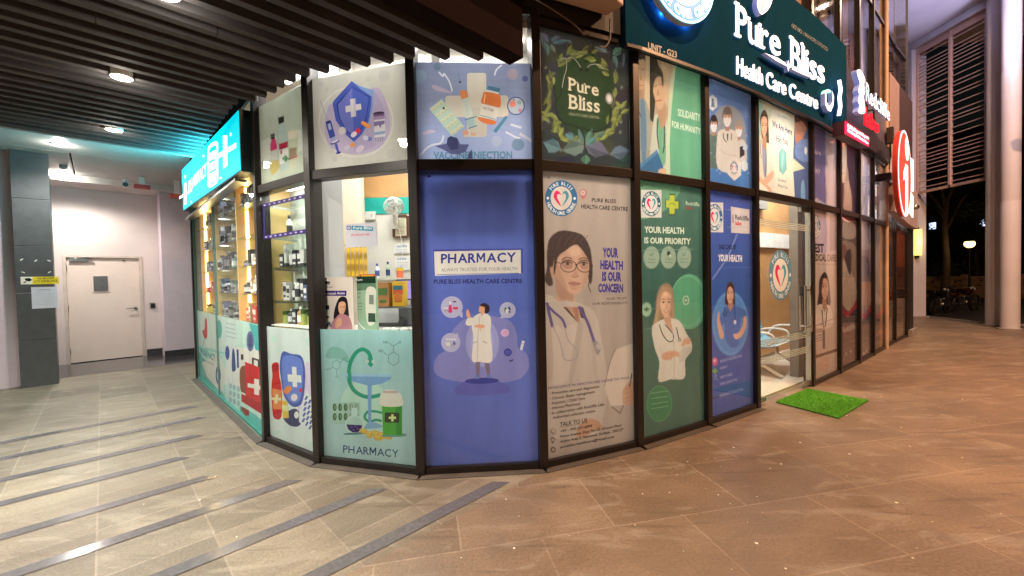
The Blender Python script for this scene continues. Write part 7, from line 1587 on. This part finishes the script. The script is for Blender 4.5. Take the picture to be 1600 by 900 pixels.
def l56(a):
    for k in range(8): a.rect(tuple(int(p+(q-p)*k/7) for p, q in zip((72, 112, 98), (56, 94, 86))), 0, k*130, 900, (k+1)*130+2)
    a.blob((96, 150, 118), [(30, 40), (300, 70), (280, 180), (180, 270), (30, 300)]); 
    a.ell((40, 60, 50), 66, 84, 8, 6)
    logo(a, 126, 205, 62, 86, (56, 96, 110), (206, 206, 204), box=(190, 194, 190))
    for c, q in (((40, 70, 50), 1.14), ((176, 190, 60), 1.0)): 
        for pts in ([(245, 145), (278, 145), (278, 275), (245, 275)], [(222, 180), (303, 190), (303, 240), (222, 228)]):
            cx, cy = 262, 210; a.poly(c, [(cx+(x-cx)*q, cy+(y-cy)*q) for x, y in pts])
    a.line((60, 90, 50), 4, [(240, 215), (262, 200), (284, 218)], True)
    a.line((130, 150, 140), 2, [(335, 180), (335, 245)]); a.text((176, 196, 180), 'Redcliffe', (352, 212), (442, 222), 26, .01); a.text((150, 60, 76), 'labs', (352, 240), (394, 244), 22, .02)
    T2 = (196, 212, 196); a.text(T2, 'YOUR HEALTH', (82, 400), (340, 410), 42, .03); a.text(T2, 'IS OUR PRIORITY', (82, 472), (384, 482), 40, .03)
    for x, r in ((128, 52), (238, 50), (341, 46)):
        a.ell((140, 166, 148), x, 570, r, 76, n=28); a.line((80, 108, 96), 4, [(x-12, 545), (x, 560), (x+8, 535)], True); a.text((80, 108, 96), 'Trusted', (x-22, 586), (x+24, 588), 12); a.text((80, 108, 96), 'Service', (x-24, 608), (x+26, 609), 12)
    a.ell((60, 66, 60), 240, 540, 12, 14); a.ell((210, 220, 206), 250, 560, 6)
    a.crop = 'M'
    a.ell((86, 160, 124), 290, 145, 96, 146, n=36); a.ell((104, 176, 140), 285, 140, 88, 136, n=36); a.ell((84, 160, 122), 284, 142, 82, 130, n=36)
    a.ell((166, 206, 176), 274, 138, 17, 25); a.ell((66, 130, 100), 274, 138, 11, 17); a.cross((196, 220, 200), 274, 138, 7, 3); a.ell((146, 186, 158), 75, 183, 25, 37); a.cross((50, 84, 66), 75, 182, 12, 4)
    # blonde doctor
    a.blob((150, 122, 96), [(124, 130), (140, 70), (172, 48), (202, 66), (214, 130), (216, 230), (190, 240), (150, 230), (140, 260), (108, 262), (120, 200)], 4); a.blob((176, 150, 120), [(134, 120), (150, 74), (160, 66), (142, 140), (132, 240), (116, 252), (124, 190)])
    CO = (206, 204, 194)
    a.blob(CO, [(130, 250), (160, 235), (200, 230), (245, 250), (275, 310), (302, 360), (300, 410), (270, 450), (266, 545), (200, 550), (136, 558), (140, 460), (115, 380), (102, 280)], 4)
    a.poly((196, 150, 124), [(160, 215), (196, 215), (200, 260), (208, 300), (190, 290), (165, 245)]); face(a, 174, 152, 66, 140, (214, 170, 142)); a.blob((166, 138, 108), [(136, 140), (142, 90), (170, 66), (200, 84), (212, 150), (214, 230), (204, 220), (204, 130), (186, 96), (160, 92), (146, 130), (138, 220), (126, 240)], 4)
    a.line((46, 50, 56), 5, [(140, 265), (150, 300), (165, 330), (185, 352), (206, 350), (210, 320), (190, 290), (170, 265)], True); a.line((46, 50, 56), 5, [(226, 280), (234, 320), (240, 345)], True); a.ell((90, 94, 96), 241, 346, 8, 9); a.ell((190, 190, 186), 241, 346, 4)
    a.line((176, 172, 164), 3, [(140, 380), (160, 440)], True); a.line((170, 166, 158), 3, [(206, 300), (215, 420), (212, 545)], True); a.line((176, 172, 164), 3, [(270, 330), (260, 400)], True)
    a.blob((206, 156, 128), [(154, 420), (180, 404), (215, 402), (242, 415), (240, 436), (215, 430), (195, 450), (165, 448), (152, 440)]); a.blob((206, 156, 128), [(250, 380), (258, 350), (280, 336), (298, 350), (292, 368), (270, 372)]); a.poly((190, 188, 180), [(240, 410), (270, 385), (302, 380), (300, 410), (268, 450), (238, 470)])
    for k in range(4): a.line((170, 120, 96), 2, [(168+k*14, 448-k*3), (176+k*14, 418-k*3)])
    a.ell((72, 140, 98), 140, 675, 64, 94, n=36); a.ell((58, 122, 86), 140, 675, 59, 88, n=36)
    for y in (612, 640, 668, 692): a.line((110, 176, 134), 3, [(100, y+8), (182, y-2)])
film(5, .056, ZT0, [(997, 279.3), (1096.2, 293.3), (1099.4, 659.4), (1003.5, 684.9)], (62, 100, 90), 1.15, 'L', 'dark green film with blonde doctor, YOUR HEALTH IS OUR PRIORITY', l56, soft=0.011, haze=0.08)
def l67(a):
    for k in range(8): a.rect(tuple(int(p+(q-p)*k/7) for p, q in zip((70, 84, 166), (52, 88, 160))), 480, k*120, 900, (k+1)*120+2)
    logo(a, 549, 295, 54, 92, (60, 100, 130), (206, 206, 206), box=(196, 198, 200)); a.poly((206, 200, 196), [(660, 220), (784, 238), (786, 404), (662, 398)]); a.text((56, 50, 70), 'Redcliffe', (688, 306), (780, 316), 34, .02); a.text((190, 40, 60), 'labs', (690, 344), (730, 348), 28, .03)
    for s in (-1, 1): a.line((90, 60, 90), 3, [(672+s*5*math.cos(k*.9), 275+k*8) for k in range(8)])
    a.line((110, 130, 196), 12, [(538, 712), (640, 560), (700, 410)])
    a.text((40, 40, 70), 'TAKE CARE OF', (576, 512), (694, 510), 32, .03); a.text((222, 222, 234), 'YOUR HEALTH', (574, 590), (734, 594), 44, .03); a.text((100, 110, 180), 'with trusted care close to home', (580, 640), (790, 636), 10)
    a.crop = 'M'
    a.ell((76, 128, 196), 510, 255, 96, 172, n=40); a.ell((92, 146, 210), 510, 255, 90, 164, n=40); a.ell((80, 132, 200), 510, 255, 84, 156, n=40)
    a.blob((74, 52, 42), [(484, 100), (494, 50), (512, 36), (528, 56), (534, 110), (534, 180), (520, 200), (496, 160), (482, 150)], 4)
    SC_ = (66, 102, 176)
    a.blob(SC_, [(478, 180), (500, 160), (525, 156), (560, 170), (590, 190), (592, 220), (566, 230), (560, 300), (550, 372), (508, 378), (482, 330), (480, 260), (462, 270), (452, 250), (462, 210)], 4); a.poly(SKIND, [(498, 135), (522, 135), (525, 165), (510, 195), (498, 165)]); face(a, 509, 98, 42, 96, (212, 164, 136), smile=False); a.blob((74, 52, 42), [(486, 100), (494, 56), (512, 40), (528, 60), (532, 120), (524, 80), (508, 62), (494, 84), (490, 150), (484, 150)], 4)
    a.blob(SKIN, [(440, 240), (446, 196), (452, 200), (454, 236), (460, 260), (474, 310), (470, 334), (456, 330), (444, 280)]); a.blob(SKIN, [(580, 222), (592, 220), (594, 262), (578, 310), (550, 336), (532, 334), (526, 312), (546, 308), (566, 284), (578, 250)])
    a.line((38, 44, 66), 4, [(482, 170), (476, 210), (486, 215), (492, 190)], True); a.line((38, 44, 66), 4, [(532, 165), (534, 210), (534, 240)], True); a.ell((206, 206, 214), 534, 248, 7, 11); a.line((52, 86, 156), 3, [(500, 180), (510, 205), (524, 170)])
    for k, (y, t, c) in enumerate(((462, 'SPECIALIST DOCTORS CLINIC', (200, 90, 130)), (498, 'PHARMACY', (110, 170, 70)), (545, 'HEALTH CHECK', (110, 140, 210)), (580, 'WORLD CLASS DOCTORS', (90, 110, 190)), (640, 'DIAGNOSTIC COLLECTION', (50, 50, 80)))):
        x1 = (570, 494, 520, 545, 576)[k]; a.text((150, 164, 214), t, (456, y), (x1, y-(x1-456)*.28), 14, .01)
        if k == 0: a.ell(c, 430, 455, 14, 22); a.ell((226, 190, 206), 428, 450, 5, 9)
        elif k == 1: a.cross(c, 430, 505, 15, 5)
        elif k == 2: a.ell(c, 432, 530, 5, 7); a.line(c, 4, [(422, 552), (432, 540), (442, 550)])
        elif k == 3: a.line(c, 4, [(420, 574), (430, 598), (444, 582)], True)
        else: a.line(c, 6, [(414, 650), (444, 640)])
film(6, .056, ZT0, [(1104.4, 294.5), (1176.7, 305), (1178.9, 631.5), (1108.4, 654.9)], (62, 86, 164), 1.15, 'L', 'blue film with a nurse in blue scrubs left of the glass door', l67, soft=0.011, haze=0.07)
def l89(a):
    a.rect((176, 162, 186), 20, 20, 145, 260); a.rect((150, 134, 150), 108, 20, 150, 240); a.rect((184, 170, 162), 20, 255, 150, 880)
    logo(a, 53, 130, 17, 54, (100, 112, 130), (190, 180, 186)); TX = (62, 52, 62); a.text(TX, 'BEST', (34, 250), (84, 250), 40, .04); a.text(TX, 'MEDICAL CARE', (36, 290), (132, 290), 32, .03); a.line((150, 130, 130), 3, [(36, 306), (130, 306)])
    a.blob((48, 36, 38), [(66, 380), (86, 342), (102, 370), (108, 440), (108, 500), (60, 510), (64, 440)], 4); a.blob((206, 200, 196), [(56, 505), (85, 495), (112, 510), (116, 600), (50, 600)]); a.poly(SKIND, [(78, 470), (94, 470), (96, 510), (86, 530), (78, 510)]); face(a, 88, 415, 30, 110, (206, 158, 130)); a.blob((48, 36, 38), [(68, 420), (72, 370), (88, 348), (102, 376), (104, 420), (96, 380), (82, 376), (74, 440), (66, 480)], 4); a.poly((50, 44, 50), [(74, 520), (78, 520), (84, 600), (80, 600)]); a.poly((50, 44, 50), [(96, 512), (100, 512), (92, 600), (88, 600)])
    a.line((130, 110, 110), 3, [(40, 600), (130, 560)])
    for y in (590, 612, 622, 640, 652, 664): a.line((120, 104, 106), 4, [(42, y+8), (78, y-3)])
    a.rrect((70, 62, 68), 84, 660, 10, 90, 0); a.rrect((190, 90, 60), 84, 604, 6, 14); a.line((90, 66, 60), 14, [(40, 745), (132, 715)]); a.blob((190, 160, 140), [(60, 780), (96, 740), (100, 800), (76, 812)])
film(8, .056, ZT0, [(1270.7, 325), (1305, 331.7), (1306, 579.3), (1271.7, 595)], (184, 170, 166), 1.35, 'N', 'pale narrow film reading BEST MEDICAL CARE right of the glass door', l89, soft=0.012, haze=0.14)
def lred(x0, x1, ver):
    def d(a):
        if ver == 0:
            a.rect((92, 80, 84), x0, 60, x1, 560); a.blob((150, 132, 118), [(160, 230), (200, 200), (238, 240), (236, 420), (190, 480), (165, 500)]); a.blob((190, 178, 160), [(170, 300), (205, 340), (236, 420), (230, 520), (200, 540), (165, 480)]); a.blob((58, 50, 54), [(180, 270), (212, 240), (210, 360), (195, 340)]); a.blob((124, 86, 74), [(155, 230), (185, 220), (190, 260), (160, 300)]); a.blob((170, 160, 150), [(160, 90), (230, 110), (230, 180), (170, 180)])
        elif ver == 1:
            a.rect((140, 130, 146), x0, 70, x1, 560); a.blob((84, 84, 110), [(252, 280), (290, 270), (302, 400), (290, 420), (256, 400)]); a.blob((190, 150, 132), [(250, 400), (300, 390), (302, 490), (270, 500), (250, 480)]); a.blob((176, 174, 190), [(252, 100), (296, 130), (298, 220), (258, 220)]); a.blob((60, 54, 70), [(228, 360), (262, 330), (256, 440), (240, 420)])
        else:
            a.rect((136, 124, 122), x0, 90, x1, 560); a.blob((170, 164, 160), [(320, 160), (345, 140), (350, 420), (325, 470)]); a.blob((206, 196, 186), [(318, 420), (340, 440), (360, 480), (330, 490)]); a.rect((110, 100, 100), 350, 110, 366, 520)
        xm = (x0+x1)/2
        a.poly((46, 50, 66), [(x0, 500), (xm, 560), (x1, 480), (x1, 620), (x0, 620)]); a.poly((176, 40, 62), [(x0, 505), (xm, 548), (x1, 490), (x1, 520), (xm, 572), (x0, 530)]); a.rect((92, 74, 76), x0, 596, x1, 900)
        if ver == 0: a.text((170, 160, 160), 'Redcliffe', (170, 640), (230, 622), 28, .02); a.text((120, 40, 50), 'labs', (180, 656), (205, 650), 12, .02)
        if ver == 2: a.line((190, 90, 50), 14, [(320, 638), (358, 628)])
        for k, y in enumerate((690, 716)): a.line((136, 118, 116), 3, [(x0+10, y+6), (x1-10, y-12)])
        for j in range(3): a.ell((170, 160, 156), x0+14+j*(x1-x0-24)/3, 745-j*9-(90 if ver == 2 else 0), 5, 9)
    return d
film(9, .056, ZT0, [(1310, 332.7), (1340, 336.7), (1338.7, 566.7), (1310.7, 576.7)], (92, 78, 82), 1.35, 'N', 'brown film with red chevron and Redcliffe lettering at knee height', lred(150, 240, 0), soft=0.016, haze=.3)
film(10, .056, ZT0, [(1342.7, 338.3), (1360, 342.7), (1360, 555), (1342.7, 564)], (120, 108, 116), 1.35, 'N', 'grey brown film with red chevron, middle of the three chevron films', lred(246, 303, 1), soft=0.016, haze=.3)
film(11, .056, ZT0, [(1364.7, 344.7), (1381.3, 348.3), (1382, 544.3), (1364.7, 552.7)], (120, 108, 106), 1.35, 'N', 'film with red chevron and orange bar, next to the pale pipe', lred(312, 368, 2), soft=0.016, haze=.3)
def l1213(a):
    a.rect((136, 98, 88), 380, 100, 425, 480); a.blob((100, 90, 92), [(390, 190), (412, 190), (418, 300), (412, 420), (390, 420)]); a.blob((160, 120, 110), [(392, 160), (408, 150), (412, 210), (394, 220)]); a.rect((120, 62, 52), 380, 440, 425, 480); a.rect((164, 146, 134), 380, 480, 425, 700)
    for y in (500, 530, 560, 590, 620): a.line((120, 104, 98), 3, [(392, y), (416, y-4)])
film(12, .056, 2.36, [(1389.3, 351.7), (1400, 356.7), (1400, 535), (1389, 540)], (150, 120, 110), 1.3, 'N', 'pinkish brown film with grey figure, just right of the pale pipe', l1213, soft=0.02)
def l1314(a):
    a.rect((150, 84, 66), 425, 130, 462, 320); a.rect((96, 66, 60), 430, 320, 462, 420); a.rect((60, 52, 54), 428, 425, 462, 470); a.rect((170, 152, 140), 425, 470, 462, 700)
    for y in (520, 550, 585, 615): a.line((124, 108, 102), 3, [(434, y), (455, y-5)])
film(13, .056, 2.36, [(1402.7, 356.7), (1413, 360), (1413, 525), (1402.7, 533)], (150, 110, 100), 1.3, 'N', 'red brown film at the far end of the shop row', l1314, soft=0.02)
# round logo on the glass door
M, w = bay(7); q = onwall(P[7], P[8], 1219, 430)
s = (Vector((q.x, q.y))-Vector(P[7])).length; r = .30
Mf = M @ Matrix.Translation((s-r, 0, q.z-r*1.0)); a = Art([(0, 0), (100, 0), (100, 100), (0, 100)], 2*r, 2*r, (255, 255, 255), 1.1, 'P')
a.P.pop(); a.hd.pop(); a.hd.append(False); a.P.append(((92, 130, 150), [(r+r*math.cos(2*math.pi*k/48), r+r*math.sin(2*math.pi*k/48)) for k in range(48)]))
logo(a, 50, 50, 49.8, 49.8, (92, 130, 150), (214, 212, 206), (206, 216, 222))
a.build('logo_decal', print_mat('door_decal', .45), Mf, -.006, parent=dl)
# notices on the tiled pillar
Mp = UV45 @ Matrix.Translation((pu0, ps, 0))
def pnotice(z0, z1, u0, u1, quad, base, label, cat, fn):
    Mq = Mp @ Matrix.Translation((u0, 0, z0)); a = Art(quad, u1-u0, z1-z0, base, 1.15, 'U'); fn(a)
    return tag(a.build('pillar_notice', PAPER, Mq, -.003), label, cat)
def cctvn(a):
    a.rect((210, 190, 60), 146, 236, 256, 268); a.text((50, 44, 30), 'YOU ARE UNDER', (164, 249), (236, 247), 8, .02); a.text((50, 44, 30), 'CCTV SURVEILLANCE', (152, 261), (248, 258), 9, .02); a.poly((36, 36, 40), [(114, 244), (134, 242), (146, 250), (132, 256), (118, 252)]); a.line((36, 36, 40), 4, [(120, 256), (112, 260)])
pnotice(1.575, 1.69, .03, .42, [(28.3, 428.5), (73.6, 428.5), (74, 437), (28.8, 437)], (220, 216, 200), 'small yellow and white camera warning strip on the tiled pillar', 'notice', cctvn)
def pap(a):
    for y in range(296, 376, 9): a.line((176, 178, 186), 2, [(150, y), (240, y-2)])
    a.text((90, 90, 100), 'NOTICE', (172, 300), (216, 299), 7)
pnotice(1.20, 1.53, .13, .40, [(39.5, 442), (71.6, 441), (73.3, 471), (41.2, 471.5)], (196, 197, 206), 'white paper notice with faint print on the tiled pillar', 'notice', pap)
